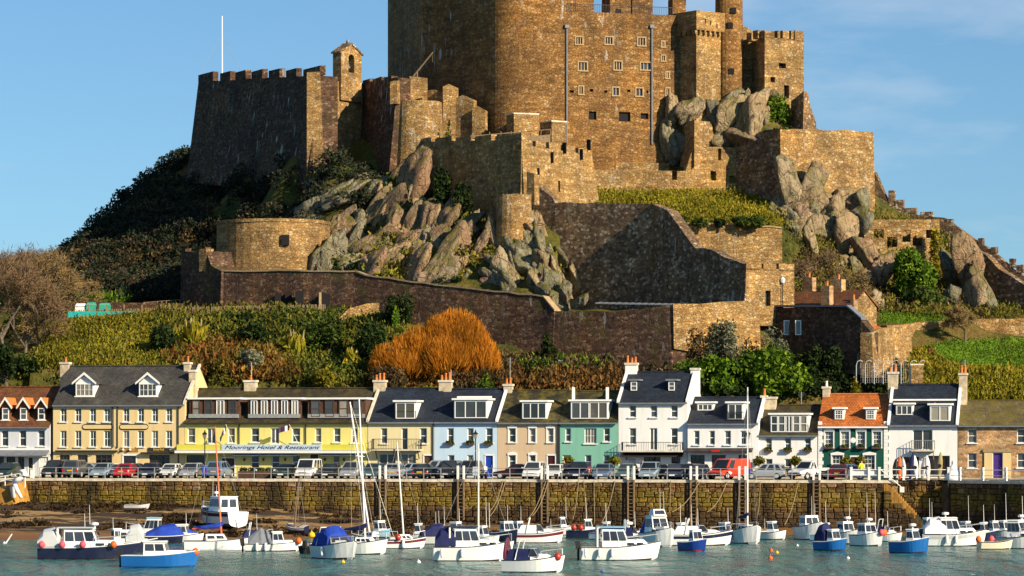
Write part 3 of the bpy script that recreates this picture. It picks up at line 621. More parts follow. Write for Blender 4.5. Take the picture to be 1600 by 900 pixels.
def tower(name, label, cpx, cY, rpx, ytop, ybot, mat, batter=0.05, n=28, cat='tower', lip=0.0, jag=0.05, parent=None):
    c = Vector((PX(cpx, cY), cY, PZ(ybot, cY))); r = rpx * cY / F; h = PZ(ytop, cY) - c.z
    mb = MB(); rings = []
    for q in (0, .25, .5, .75, 1): rings.append([((r + h * (1 - q) * batter) * math.cos(2 * math.pi * j / n), (r + h * (1 - q) * batter) * math.sin(2 * math.pi * j / n), h * q + (rnd.uniform(-jag, jag) if q == 1 else 0)) for j in range(n)])
    if lip: rings += [[(p[0] * (1 + lip), p[1] * (1 + lip), h) for p in rings[-1]], [(p[0] * (1 + lip), p[1] * (1 + lip), h + .35) for p in rings[-1]]]
    mb.loft(rings)
    if parent is not None: return mb.obj(name, mat, parent, c - parent.location)
    root = empty(name, c, 0, label, cat); mb.obj('masonry', mat, root); return root

def frame_window(fr, root, px0, px1, py0, py1, style='slit', depth=0.3, mat='dressed_stone'):
    """window set in an opening of a framed stone wall"""
    a, b = fr.U(px0), fr.U(px1); d, c = fr.Z((px0 + px1) / 2, py0), fr.Z((px0 + px1) / 2, py1); zr = root.location.z; c -= zr; d -= zr
    if style == 'slit':
        MB().box(a - .02, b + .02, depth, depth + .05, c - .02, d + .02).obj('opening', 'void', root)
    else:
        t_ = 0.09; w = MB(); w.box(a - .06, a + t_, -.06, depth, c, d); w.box(b - t_, b + .06, -.06, depth, c, d); w.box(a - .06, b + .06, -.08, depth, d - t_, d + .06); w.box(a - .1, b + .1, -.12, depth, c - .06, c + t_)
        k = 1 if style == 'm2' else 2
        for i in range(k): x = a + (b - a) * (i + 1) / (k + 1); w.box(x - .05, x + .05, .02, depth, c + t_, d - t_)
        wo = w.obj('window', mat, root)
        MB().box(a + t_, b - t_, depth * .6, depth * .6 + .04, c + t_, d - t_).obj('pane', 'window_glass', wo)

# --- keep: long shaded flank, rounded corner, lit front with windows
KY = 372.0
kf = pframe(840, KY, 1075, KY + 5.2)
zk0 = PZ(262, KY); keep = kf.root('castle_keep', 'tall golden stone keep with rounded corner and rows of small windows', 'castle', zk0)
KW = [(899, 911, 57, 70, 'm3'), (945, 958, 57, 70, 'm3'), (996, 1009, 58, 72, 'm3'), (903, 918, 96, 111, 'm3'), (959, 972, 95, 110, 'm3'), (1000, 1017, 97, 110, 'm3'),
      (904, 912, 134, 148, 'm2'), (957, 968, 136, 150, 'm2'), (993, 1005, 137, 151, 'm2'), (1033, 1039, 64, 74, 'm2'), (1033, 1040, 86, 96, 'm2'), (1040, 1046, 112, 123, 'm2'), (1040, 1047, 137, 150, 'm2'),
      (920, 932, 174, 187, 'slit'), (967, 985, 175, 190, 'slit'), (1001, 1013, 177, 186, 'slit'), (890, 897, 141, 145, 'slit'), (921, 927, 139, 143, 'slit'), (944, 949, 141, 145, 'slit'), (980, 985, 140, 144, 'slit'), (1010, 1013, 141, 146, 'slit')]
zk1 = kf.Z(900, 18) - zk0
hol = [(kf.U(a), kf.U(b), kf.Z((a + b) / 2, d) - zk0, kf.Z((a + b) / 2, c) - zk0) for a, b, c, d, s in KW]
mb = MB(); holed(mb, 0, kf.U(1075), 0, zk1, hol, 0.35)
# round corner and flank, further back
cor = [(0.0, 0.0)]; rad = 5.2
for k in range(1, 15):
    a = R(66) * k / 14; cor.append((-rad * math.sin(a), rad - rad * math.cos(a)))
d = Vector((-math.cos(R(66)), math.sin(R(66)))); e = Vector(cor[-1]); tl = e
for k in range(1, 7): tl = e + d * (k * 2.05); cor.append((tl.x, tl.y))
zk2 = kf.Z(830, -75) - zk0
for (x0, y0), (x1, y1) in zip(cor[:-1], cor[1:]): mb.quad((x1, y1, -3), (x0, y0, -3), (x0, y0, zk2), (x1, y1, zk2))
mb.plan([(cor[-1][0], cor[-1][1]), (0.02, 0.5), (4.6, .55), (4.6, 24), (cor[-1][0] + 1, 34)], -3, zk2 - 1.2); mb.quad((0, 0, zk1), (3.4, 0, zk1), (3.4, 0, zk2), (0, 0, zk2)); mb.quad((3.4, 0, zk1), (3.4, 0, zk2), (3.4, 3, zk2), (3.4, 3, zk1))
ur = kf.U(1075); mb.plan([(4.58, .9), (ur, .9), (ur, 22), (4.58, 24)], -3, zk1 - .9); mb.quad((3.4, .0, zk1), (ur, .0, zk1), (ur, .9, zk1), (3.4, .9, zk1)); mb.quad((ur, 0, 0), (ur, .9, 0), (ur, .9, zk1), (ur, 0, zk1))
mb.obj('masonry', 'keep_stone', keep)
for a, b, c, dd, s in KW: frame_window(kf, keep, a, b, c, dd, s)
for px, yt in ((885, 44), (1018, 44)):
    p = MB(); u_ = kf.U(px); p.tube([(u_, -.12, kf.Z(px, 225) - zk0), (u_, -.12, kf.Z(px, yt) - zk0)], .11, 6); p.box(u_ - .25, u_ + .25, -.32, 0, kf.Z(px, yt) - zk0, kf.Z(px, yt - 5) - zk0); p.obj('drainpipe', 'lead', keep)
for a, b, yt, dep, nm in ((899, 928, -12, 2.0, 'chimney_stack'), (953, 986, -40, 3.0, 'roof_turret'), (988, 1020, -40, 3.6, 'roof_turret'), (1051, 1072, -2, 1.6, 'chimney_stack')):
    v_ = 3.0; MB().box(kf.U(a, v_), kf.U(b, v_), v_, v_ + dep, zk1 - 1.5, kf.Z((a + b) / 2, yt, v_) - zk0).obj(nm, 'keep_stone', keep)
ps = MB()
for i in range(60): ps.box(3.6 + i * .22, 3.6 + i * .22 + .03, .5, .53, zk1, zk1 + .95)
ps.box(3.6, 3.6 + 60 * .22, .49, .54, zk1 + .92, zk1 + .98); ps.obj('railing', 'black_iron', keep)
MB().box(kf.U(975), kf.U(984), 2.94, 3.0, zk1 + .1, zk1 + .9).obj('opening', 'void', keep)
# low buildings at the keep's foot
for nm, lb, a, b, Ya, Yb, yt, mt in (('gatehouse_block', 'small square stone block at the foot of the keep beside the drainpipe', 862, 885, 368, 369, 190, 'curtain_stone'), ('gatehouse_block', 'narrow lit stone pier against the keep foot near timber steps', 803, 842, 368, 369, 178, 'curtain_stone')):
    fr = pframe(a, Ya, b, Yb); z0 = fr.Z(a, 235); rt = fr.root(nm, lb, 'building', z0); MB().box(0, fr.len, 0, 2.5, -4, fr.Z(a, yt) - z0).obj('masonry', mt, rt)
    MB().box(-.05, fr.len + .05, -.05, 2.5, fr.Z(a, yt) - z0, fr.Z(a, yt) - z0 + .15).obj('coping', 'coping', rt)
# timber walkway in front of the keep
fr = pframe(735, 362, 860, 364); z0 = fr.Z(760, 222); rt = fr.root('timber_walkway', 'weathered timber ramp with slanted rails below the keep', 'walkway', z0)
L_ = fr.len
MB().hexa([(0, 0, -.3), (L_, 0, -.3), (L_, 1.4, -.3), (0, 1.4, -.3)], [(0, 0, -.1), (L_, 0, 1.0), (L_, 1.4, 1.0), (0, 1.4, -.1)]).obj('deck', 'weathered_wood', rt)
for i in range(9):
    q = i / 8; MB().tube([(L_ * q, .05, -.2 + 1.1 * q), (L_ * q + rnd.uniform(-.2, .3), .05, 1.0 + .6 * q)], .06, 4).obj('post', 'weathered_wood', rt)
MB().tube([(0, .05, .6), (L_, .05, 1.55)], .06, 4).obj('rail', 'weathered_wood', rt)

# --- left bastion in shade, bell gate, and the walls between
def merls(xs, w, yts): return [(x, x + w, y) for x, y in zip(xs, yts)]
stonewall('shaded_bastion', 'big sloping bastion wall in deep shade with merlons, streaked white', [(310, 408, 128, 285), (400, 392, 122, 295), (500, 375, 118, 295)], 'shade_toned_stone', 2.2, 0.13, 'castle bastion',
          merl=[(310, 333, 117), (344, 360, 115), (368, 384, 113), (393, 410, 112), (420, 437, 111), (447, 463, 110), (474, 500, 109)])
# return of the bastion's far side
stonewall('bell_gate_wall', 'stone wall between bastion and bell arch, half in sunlight', [(500, 374.6, 112, 280), (502, 377, 128, 280), (566, 383, 127, 280)], 'curtain_stone', 1.5, 0.04)
bf = pframe(533, 379.3, 565, 382); z0 = bf.Z(540, 130); bg = bf.root('bell_gate', 'small gabled stone bell arch with a bell, standing on the wall top', 'bell gate', z0)
L_ = bf.len; hz = bf.Z(545, 84) - z0; hp = bf.Z(548, 70) - z0
mb = MB(); a0, a1 = L_ * .36, L_ * .64; ab = bf.Z(545, 113) - z0; at_ = bf.Z(545, 88) - z0
mb.box(0, a0, 0, 1.3, -2, hz); mb.box(a1, L_, 0, 1.3, -2, hz); mb.box(a0, a1, 0, 1.3, -2, ab)
arch = [(a0, hz)] + [(a0 + (a1 - a0) * (1 - math.cos(math.pi * k / 8)) / 2, hz - .45 + .42 * math.sin(math.pi * k / 8)) for k in range(9)] + [(a1, hz)]
mb.prism([(0, hz), (a0, hz)] + [(x, z) for x, z in arch[1:-1]] + [(a1, hz), (L_, hz), (L_ / 2, hp)], 0, 1.3); mb.obj('masonry', 'curtain_stone', bg)
r_ = MB(); r_.prism([(-.2, hz - .05), (L_ / 2, hp + .02), (L_ + .2, hz - .05), (L_ + .2, hz + .15), (L_ / 2, hp + .25), (-.2, hz + .15)], -.12, 1.42); ro = r_.obj('roof', 'grey_wall_stone', bg); MB().lathe([(.1, hp + .2), (.22, hp + .35), (.12, hp + .6), (.05, hp + .7)], 8, (L_ / 2, .6, 0)).obj('finial', 'grey_wall_stone', ro)
MB().lathe([(.02, .75), (.16, .7), (.22, .4), (.36, .05), (.38, 0)], 12, ((a0 + a1) / 2, .65, ab + .55)).obj('bell', 'lead', bg, smooth=True)
stonewall('shaded_curtain_wall', 'tall curtain wall in blue shade between bell arch and round tower', [(565, 384, 130, 310), (622, 372, 121, 325)], 'shade_toned_stone', 1.5, 0.10, merl=[(567, 578, 126), (583, 596, 124), (600, 612, 122)])
fp = MB(); p0 = PT(347, 118, 404); fp.tube([p0 - Vector((0, 0, 2)), PT(347, 25, 404)], [.12, .07], 6)
fo = fp.obj('mast', 'white_trim', tag(empty('flagpole', p0), 'tall white flagpole standing on the shaded bastion', 'flagpole'), -p0)
for px in (312, 378):
    MB().tube([PT(347, 55, 404) - p0, PT(px, 116, 404) - p0], .02, 3).obj('stay', 'grey_metal', fo.parent)

# --- round tower and ruins on it
tower('round_tower', 'stout sunlit round tower above the rock face, grass on top', 653, 374, 37, 160, 310, 'curtain_stone', 0.055)
rn = [(620, 640, 371, 376, 126, 162), (640, 668, 377, 378, 118, 170), (668, 692, 376, 375, 140, 200), (692, 716, 374, 374, 134, 215), (712, 740, 374, 373, 152, 216), (738, 758, 372.5, 372, 168, 216)]
rroot = empty('ruined_upper_wall', PT(690, 216, 374), 0, 'jagged ruined upper walls behind the round tower, tufted with grass', 'ruin')
for a, b, ya, yb, yt, ybt in rn:
    e = rnd.uniform(-3, 4); stonewall('wall_fragment', None, [(a, ya, yt + 1, ybt), (a * .6 + b * .4, ya * .6 + yb * .4, yt - 1 + e, ybt), (b, yb, yt + 4, ybt)], 'curtain_stone', .8, 0.02, jag=0.35, parent=rroot)
st = Vector(PT(645, 120, 373)); sr = empty('wooden_crane', st, 0, 'leaning timber lifting arm on the ruined wall top', 'crane')
MB().tube([(0, 0, 0), PT(676, 82, 372) - st], [.13, .09], 6).obj('arm', 'weathered_wood', sr)
for dx in (-.5, .5): MB().tube([(dx, 0, -.6), PT(652, 112, 372.8) - st], .08, 5).obj('strut', 'weathered_wood', sr)
MB().tube([PT(675, 83, 372) - st, PT(676, 97, 372) - st], .02, 3).obj('rope', 'rope_fibre', sr)

# --- middle ward front
stonewall('shaded_middle_wall', 'crenellated middle wall in shade between round tower and lit corner', [(652, 372, 222, 345), (735, 362.5, 220, 350), (815, 354, 218, 345)], 'rubble_stone', 1.3, 0.02,
          merl=[(655, 674, 217), (680, 706, 216), (712, 736, 215), (742, 768, 214), (774, 815, 213)])
fr = pframe(815, 354, 932, 364); z0 = fr.Z(815, 325); rt = fr.root('lit_corner_wall', 'bright sunlit battered wall with five merlons in front of the keep', 'castle wall', z0)
mb = MB(); L_ = fr.U(925); L2 = fr.U(936); zt0, zt1 = fr.Z(815, 226) - z0, fr.Z(925, 242) - z0; emb = [(fr.U(p), fr.U(p + 3.5), 0, 0) for p in (873, 897, 913, 920)]
NS = 10
for i in range(NS):
    q0, q1 = i / NS, (i + 1) / NS
    mb.add([(L2 * q0, -.5, -1), (L2 * q1, -.5, -1), (L_ * q1, 0, zt0 + (zt1 - zt0) * q1), (L_ * q0, 0, zt0 + (zt1 - zt0) * q0), (L_ * q0, 1.2, zt0 + (zt1 - zt0) * q0), (L_ * q1, 1.2, zt0 + (zt1 - zt0) * q1)], [(0, 1, 2, 3), (3, 2, 5, 4)])
mb.quad((L2, -.5, -1), (L2, 3, -1), (L_, 1.2, zt1), (L_, 0, zt1)); mb.quad((0, -.5, -1), (0, 0, zt0), (0, 1.2, zt0), (0, 1.2, -1)); mb.obj('masonry', 'curtain_stone', rt)
for a, b, yt in ((815, 832, 219), (837, 853, 221), (858, 876, 223), (881, 899, 227), (904, 925, 232)):
    q = (a + b) / 2; MB().box(fr.U(a), fr.U(b), 0.0, .8, fr.Z(q, yt + 9) - z0 - .4, fr.Z(q, yt) - z0).obj('merlon', 'curtain_stone', rt)
for a, yy in ((838, 280), (860, 255), (880, 240), (906, 250), (918, 235), (870, 300)):
    u_ = fr.U(a); zz_ = fr.Z(a, yy) - z0; MB().box(u_ - .06, u_ + .06, -.42, .1, zz_, zz_ + 1.2).obj('arrow_slit', 'void', rt)
stonewall('buttress_pier', 'narrow upright stone pier where the dark wall meets the lit corner', [(823, 352, 268, 320), (835, 351.4, 272, 320)], 'rubble_stone', 0.9, 0.0)
tower('small_turret', 'small round turret perched on the pale crag, grass on its top', 803, 350, 27, 305, 385, 'curtain_stone', 0.03, 22)
# --- great dark wall and gate tower
stonewall('great_dark_wall', 'broad dark speckled wall stepping down from the turret to the gate tower', [(834, 353.5, 285, 500), (862, 352, 308, 500), (868, 351.6, 317, 500), (1018, 344, 318, 500), (1042, 341.3, 328, 500), (1086, 337, 388, 500), (1112, 334.6, 390, 500), (1132, 332.8, 402, 500), (1166, 330.2, 414, 500)], 'grey_wall_stone', 1.3, 0.06, jag=.12)
fr = pframe(1166, 330.2, 1241, 334); z0 = fr.Z(1166, 485); rt = fr.root('gate_tower', 'square sunlit gate tower with merlons and a dark doorway', 'tower', z0)
L_ = fr.len; zt = fr.Z(1200, 420) - z0; hd = [(fr.U(1196), fr.U(1204), fr.Z(1200, 478) - z0, fr.Z(1200, 454) - z0)]
mb = MB(); holed(mb, 0, L_, -1.5, zt, hd, .5); mb.quad((0, 0, -1.5), (0, 0, zt), (0, 5, zt), (0, 5, -1.5)); mb.quad((L_, 0, -1.5), (L_, 5, -1.5), (L_, 5, zt), (L_, 0, zt)); mb.quad((0, 0, zt), (L_, 0, zt), (L_, 5, zt), (0, 5, zt)); mb.obj('masonry', 'curtain_stone', rt)
MB().box(hd[0][0], hd[0][1], .45, .5, hd[0][2], hd[0][3]).obj('door', 'void', rt)
for a, b in ((1166, 1190), (1193, 1213), (1217, 1241)): MB().box(fr.U(a), fr.U(b), .0, .7, zt - .2, fr.Z((a + b) / 2, 412) - z0).obj('merlon', 'curtain_stone', rt)
# lower terrace wall (sunlit) and the battery of grass above it
stonewall('lit_terrace_wall', 'plain sunlit retaining wall below the castle lawn, orange stone', [(1058, 358, 350, 430), (1140, 357.5, 352, 430), (1222, 357.5, 357, 430)], 'curtain_stone', 0.9, 0.03, coping=True)
fr = pframe(928, 370, 1080, 372.5); z0 = fr.Z(1000, 312); rt = fr.root('embrasure_wall', 'low sunlit wall with gun openings above the castle lawn', 'castle wall', z0)
ho = [(fr.U(a), fr.U(b), fr.Z(a, d) - z0, fr.Z(a, c) - z0) for a, b, c, d in ((1050, 1058, 267, 281),)]
L_ = fr.len; zt = fr.Z(1000, 266) - z0; mb = MB(); holed(mb, 0, L_, -2, zt, ho, .8); mb.box(0, L_, .8, 1.1, -2, zt); mb.quad((0, 0, zt), (L_, 0, zt), (L_, 1.1, zt), (0, 1.1, zt)); mb.obj('masonry', 'curtain_stone', rt)
MB().box(fr.U(940), fr.U(1060), 4, 5, 1.0, fr.Z(1000, 254, 4) - z0).obj('rubble_course', 'rubble_stone', rt)
fr = pframe(1070, 372.3, 1152, 374.5); z0 = fr.Z(1100, 310); rt = fr.root('stepped_gun_wall', 'taller stepped wall with two square gun openings beside the lawn', 'castle wall', z0)
ho = [(fr.U(a), fr.U(b), fr.Z(a, d) - z0, fr.Z(a, c) - z0) for a, b, c, d in ((1110, 1119, 267, 282), (1140, 1149, 274, 286), (1122, 1127, 232, 250))]
L_ = fr.len; zt = fr.Z(1130, 230) - z0; mb = MB(); holed(mb, fr.U(1084), L_, -2, zt, ho, .8)
mb.prism([(fr.U(1070), -2), (fr.U(1084), -2), (fr.U(1084), zt), (fr.U(1078), zt - 1.2), (fr.U(1070), fr.Z(1070, 272) - z0)], 0, .8); mb.box(fr.U(1084), L_, .8, 1.1, -2, zt); mb.quad((fr.U(1084), 0, zt), (L_, 0, zt), (L_, 1.1, zt), (fr.U(1084), 1.1, zt)); mb.obj('masonry', 'curtain_stone', rt)
MB().box(fr.U(1084), L_, .82, .84, -1, zt - .1).obj('opening', 'void', rt)
stonewall('raised_platform_wall', 'rough walled platform below the boulders at the tower foot', [(1066, 376, 190, 262), (1085, 372.5, 188, 262), (1112, 374, 190, 240), (1124, 376, 230, 262)], 'rubble_stone', 2, 0.05, jag=.15)
stonewall('shaded_ward_wall', 'blue-shaded wall turning the corner of the outer ward', [(1150, 374.6, 222, 345), (1165, 373.4, 220, 345), (1195, 371.2, 203, 345), (1219, 369.2, 201, 345)], 'grey_wall_stone', 1.3, 0.04, jag=.1)
stonewall('outer_ward_wall', 'large sunlit rubble wall on boulders, facing the sea', [(1219, 369, 204, 352), (1256, 370.4, 202, 352), (1300, 372.6, 204, 352), (1340, 374.6, 205, 352), (1365, 376, 207, 352)], 'rubble_stone', 2.0, 0.03, jag=.14)
# --- towers at the keep's right end
fr = pframe(1088, 374.6, 1126, 377); z0 = fr.Z(1100, 215); rt = fr.root('machicolated_tower', 'slim square tower with corbelled top beside the keep', 'tower', z0)
L_ = fr.len; mb = MB(); zt = fr.Z(1100, 48) - z0; lf = Vector((PX(1058, 377.3), 377.3)) - Vector((fr.ox, fr.oy)); lx, ly = lf.x * fr.dx + lf.y * fr.dy, -lf.x * fr.dy + lf.y * fr.dx
mb.plan([(0, 0), (L_, 0), (L_ + .3, 9), (lx, ly + 2), (lx, ly)], -9, zt); mb.plan([(-.3, -.35), (L_ + .35, -.35), (L_ + .6, 9), (lx - .3, ly + 2), (lx - .3, ly)], zt, fr.Z(1100, 18) - z0); mb.obj('masonry', 'curtain_stone', rt)
for i in range(5): x = L_ * (i + .3) / 5; MB().box(x, x + .25, -.34, 0, zt - .5, zt + .02).obj('corbel', 'rubble_stone', rt)
for i in range(4): q = (i + .5) / 4; MB().box(lx * q - .35, lx * q, ly * q - .6, ly * q, zt - .5, zt).obj('corbel', 'rubble_stone', rt)
for px, py in ((1099, 30), (1107, 33), (1117, 38)): MB().box(fr.U(px) - .08, fr.U(px) + .08, -.37, -.3, fr.Z(px, py) - z0 - .5, fr.Z(px, py) - z0).obj('arrow_slit', 'void', rt)
tw = tower('cylindrical_tower', 'round sunlit tower taller than the keep, between square towers', 1139, 379, 21, -30, 215, 'keep_stone', 0.01, 24)
for px, py in ((1146, 17), (1141, 40), (1143, 112)): MB().box(-.3, .3, -.3, .3, -.3, .35).obj('opening', 'void', tw, PT(px, py, 379 - 1.45) - tw.location)
stonewall('tower_stair_wall', 'sloping wall on the shoulder behind the round tower', [(1158, 381, 38, 200), (1180, 381, 50, 200), (1200, 381, 62, 200)], 'curtain_stone', 3, 0)
fr = pframe(1195, 376, 1256, 379.5); z0 = fr.Z(1220, 175); rt = fr.root('crenellated_tower', 'square crenellated tower at the castle top above the green bushes', 'tower', z0)
ho = [(fr.U(a), fr.U(b), fr.Z(a, d) - z0, fr.Z(a, c) - z0) for a, b, c, d in ((1217, 1228, 98, 106), (1204, 1211, 120, 128), (1225, 1233, 133, 153))]
L_ = fr.len; zt = fr.Z(1220, 60) - z0; mb = MB(); holed(mb, 0, L_, -9, zt, ho, .6); lf = Vector((PX(1162, 384), 384)) - Vector((fr.ox, fr.oy)); lx, ly = lf.x * fr.dx + lf.y * fr.dy, -lf.x * fr.dy + lf.y * fr.dx
mb.quad((lx, ly, -9), (0, 0, -9), (0, 0, zt), (lx, ly, zt)); mb.quad((L_, 0, -9), (L_, 9, -9), (L_, 9, zt), (L_, 0, zt)); mb.quad((0, 0, zt), (L_, 0, zt), (L_, 9, zt), (lx, ly, zt)); mb.quad((lx, ly, -4), (lx, ly, zt), (L_, 9, zt), (L_, 9, -4)); mb.obj('masonry', 'rubble_stone', rt)
MB().box(.3, L_ - .2, .6, .62, -1, zt - .2).obj('opening', 'void', rt)
for a, b in ((1195, 1210), (1215, 1219), (1223, 1233), (1236, 1240), (1242, 1256)): MB().box(fr.U(a), fr.U(b), 0, .7, zt - .1, fr.Z((a + b) / 2, 48) - z0).obj('merlon', 'rubble_stone', rt)
for q in (.15, .45, .75): MB().box(lx * q - .8, lx * q + .5, ly * q - .3, ly * q + .6, zt - .1, zt + .85).obj('merlon', 'rubble_stone', rt)
stonewall('broken_wall_spur', 'dark broken wall stump at the edge of the upper rocks', [(1236, 376, 158, 215), (1256, 372.5, 142, 215), (1266, 373.5, 165, 215), (1275, 375, 190, 215)], 'grey_wall_stone', 1.2, .05, jag=.3)

# --- lower outworks, left and centre
tower('low_round_battery', 'wide low round battery with a pale rim and a small window', 427, 359, 88, 352, 440, 'curtain_stone', 0.02, 40, lip=.015)
tb = [o for o in COL.objects if o.name == 'low_round_battery'][0]
MB().box(-.4, .4, -.3, .3, -.55, .55).obj('opening', 'void', tb, PT(446, 375, 352.9) - tb.location)
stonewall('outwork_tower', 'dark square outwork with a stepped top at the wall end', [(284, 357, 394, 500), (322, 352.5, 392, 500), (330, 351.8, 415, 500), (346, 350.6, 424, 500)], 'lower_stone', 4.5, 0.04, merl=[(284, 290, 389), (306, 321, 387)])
stonewall('outwork_corner', 'small sunlit corner of the outwork beside the round battery', [(322, 352.4, 388, 424), (334, 353.4, 389, 424)], 'curtain_stone', 1, 0)
ow = stonewall('lower_outer_wall', 'long low dark wall running under the round battery and rocks', [(346, 351, 424, 500), (420, 348.5, 424, 500), (470, 346.5, 424, 500), (555, 344, 425, 505), (570, 343.3, 431, 510), (700, 338.4, 448, 550), (848, 332.5, 464, 585), (866, 331.6, 486, 585)], 'lower_stone', 1.1, 0.05, coping=True)
for (a, b, c, d, Y_) in ((430, 440, 458, 484, 347), (446, 456, 458, 484, 346.6), (462, 474, 455, 482, 345.4), (502, 516, 459, 482, 344.9)):
    MB().box(-PX(800 + (b - a) / 2, Y_), PX(800 + (b - a) / 2, Y_), -.5, .6, 0, PZ(c, Y_) - PZ(d, Y_)).obj('doorway', 'void', ow, PT((a + b) / 2, d, Y_) - ow.location)
MB().box(-.12, .12, -.9, -.6, 0, 1.8).obj('door_post', 'dressed_stone', ow, PT(501, 484, 345) - ow.location)
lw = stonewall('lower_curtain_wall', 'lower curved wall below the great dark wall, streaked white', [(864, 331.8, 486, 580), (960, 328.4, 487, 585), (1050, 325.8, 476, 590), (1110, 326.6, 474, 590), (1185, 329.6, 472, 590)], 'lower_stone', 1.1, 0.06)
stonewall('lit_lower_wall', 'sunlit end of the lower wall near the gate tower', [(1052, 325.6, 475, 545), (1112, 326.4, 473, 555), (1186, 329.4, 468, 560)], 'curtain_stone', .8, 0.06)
stonewall('ivy_wall_patch', 'rounded patch of bright orange stone wall on the hillside', [(527, 341, 500, 520), (545, 341.5, 482, 520), (575, 342, 474, 525), (606, 342.5, 472, 525)], 'curtain_stone', .8, .02, jag=.25)
# lead-covered gutter roof behind the lower wall
fr = pframe(930, 333.5, 1085, 330.2); z0 = fr.Z(1000, 480); rt = fr.root('walkway_roof', 'low pale ribbed roof at the foot of the great dark wall', 'roof', z0)
for i in range(15):
    a = fr.len * i / 15; b = fr.len * (i + 1) / 15; zz_ = fr.Z(930 + 230 * i / 15, 475 + i * .12) - z0
    MB().hexa([(a, 0, zz_), (b - .03, 0, zz_), (b - .12, 2.0, zz_ + .1), (a, 2.0, zz_ + .1)], [(a, 0, zz_ + .16), (b - .12, 0, zz_ + .04), (b - .12, 2.0, zz_ + .16), (a, 2.0, zz_ + .3)]).obj('roof_panel', 'lead', rt)
# --- right: ruin with arches, sloping crenellated wall, rock-foot walls
fr = pframe(1350, 366, 1468, 366); z0 = fr.Z(1400, 405); rt = fr.root('arched_ruin', 'roofless stone ruin with four square openings on the slope', 'ruin', z0)
ho = [(fr.U(a), fr.U(b), fr.Z(a, d) - z0, fr.Z(a, c) - z0) for a, b, c, d in ((1365, 1381, 358, 372), (1410, 1423, 359, 378), (1447, 1460, 359, 372), (1386, 1402, 370, 386), (1426, 1441, 372, 384))]
L_ = fr.len; zt = fr.Z(1400, 343) - z0; mb = MB(); holed(mb, 0, L_, -3, zt, ho, .7); mb.quad((0, 0, zt), (L_, 0, zt), (L_, .7, zt), (0, .7, zt)); mb.box(0, .7, .7, 5, -3, zt); mb.box(L_ - .7, L_, .7, 5, -3, zt); mb.box(.7, L_ - .7, 4.6, 5.2, -3, zt - .6); mb.obj('masonry', 'rubble_stone', rt)
sw = stonewall('ridge_wall', 'broken crenellated wall stepping down the skyline slope', [(1366, 381, 268, 345), (1378, 380.6, 296, 350), (1390, 380.2, 322, 360), (1432, 379, 335, 380), (1475, 377.5, 340, 400), (1500, 376.5, 358, 420), (1540, 375, 385, 460), (1600, 372.5, 432, 500), (1660, 370, 470, 520)], 'grey_wall_stone', 1.1, 0, jag=.32,
          merl=[(1388, 1397, 298), (1400, 1411, 312), (1414, 1431, 325), (1438, 1455, 331), (1479, 1487, 342), (1528, 1535, 372), (1548, 1556, 386), (1577, 1584, 404), (1588, 1598, 414)])
stonewall('slope_wall', 'shaded stone wall descending the slope under the ridge', [(1500, 366, 378, 480), (1540, 363, 398, 480), (1560, 361, 420, 490), (1600, 358, 445, 495), (1660, 354, 470, 500)], 'grey_wall_stone', 1, .05, jag=.2)
stonewall('lawn_wall', 'long low rubble wall at the top of the bright lawn', [(1480, 349, 500, 545), (1540, 348.5, 498, 545), (1600, 348, 497, 540), (1680, 347, 497, 540)], 'rubble_stone', .8, .04, jag=.1)
stonewall('garden_wall', 'curved sunlit garden wall beside the bare tree', [(1386, 337, 508, 580), (1402, 338, 508, 580), (1425, 342, 506, 560), (1430, 344, 504, 545), (1450, 344.5, 502, 545), (1482, 346.5, 501, 540)], 'rubble_stone', .9, .06, jag=.12)
# ------------------------------------------------------------------ houses on the quay
WC = {}
def window_mesh(w, h, style):
    key = (round(w, 2), round(h, 2), style)
    if key in WC: return WC[key]
    w, h = key[:2]; t_ = 0.075; fr = MB()
    fr.box(0, t_, 0, .1, 0, h); fr.box(w - t_, w, 0, .1, 0, h); fr.box(t_, w - t_, 0, .1, h - t_, h); fr.box(t_, w - t_, 0, .1, 0, t_)
    def vb(x, q=.05): fr.box(x - q / 2, x + q / 2, .01, .09, t_, h - t_)
    def hb(z, q=.05): fr.box(t_, w - t_, .012, .088, z - q / 2, z + q / 2)
    if style == 's': hb(h * .5, .07)
    elif style == 's2': hb(h * .5, .06); vb(w / 2, .035)
    elif style == 'g': hb(h * .5, .07); hb(h * .25, .03); hb(h * .75, .03); vb(w * .34, .03); vb(w * .67, .03)
    elif style == 'q': vb(w / 2, .06); hb(h * .5, .035); vb(w * .25, .03); vb(w * .75, .03)
    elif style == 'f2': vb(w / 2, .09)
    elif style == 'f3': vb(w / 3, .08); vb(w * 2 / 3, .08)
    elif style == 'f4': vb(w / 4, .07); vb(w / 2, .07); vb(w * .75, .07)
    elif style == 'p6': [vb(w * i / 6, .09) for i in range(1, 6)]
    elif style == 'shop': [vb(w * i / 3, .05) for i in (1, 2)]; hb(h * .78, .05)
    me = fr.mesh('window', 'white_trim'); gl = MB().box(t_, w - t_, .06, .075, t_, h - t_)
    WC[key] = (me, {}, gl); return WC[key]
def put_window(root, u0, u1, z0, z1, y, style='s', glassm=None, sill=True, framem=None):
    me, gls, gl = window_mesh(u1 - u0, z1 - z0, style); glassm = glassm or rnd.choice(['window_glass', 'window_glass', 'window_glass', 'curtained_glass'])
    if framem:
        me = me.copy(); me.materials[0] = M(framem)
    if glassm not in gls: gls[glassm] = gl.mesh('pane', glassm)
    o = link('window', me, root, (u0, y, z0)); link('pane', gls[glassm], o)
    if sill:
        MB().box(-.1, u1 - u0 + .1, -y - .13, 0.02, -.1, .0).obj('sill', 'white_trim', o)
    return o
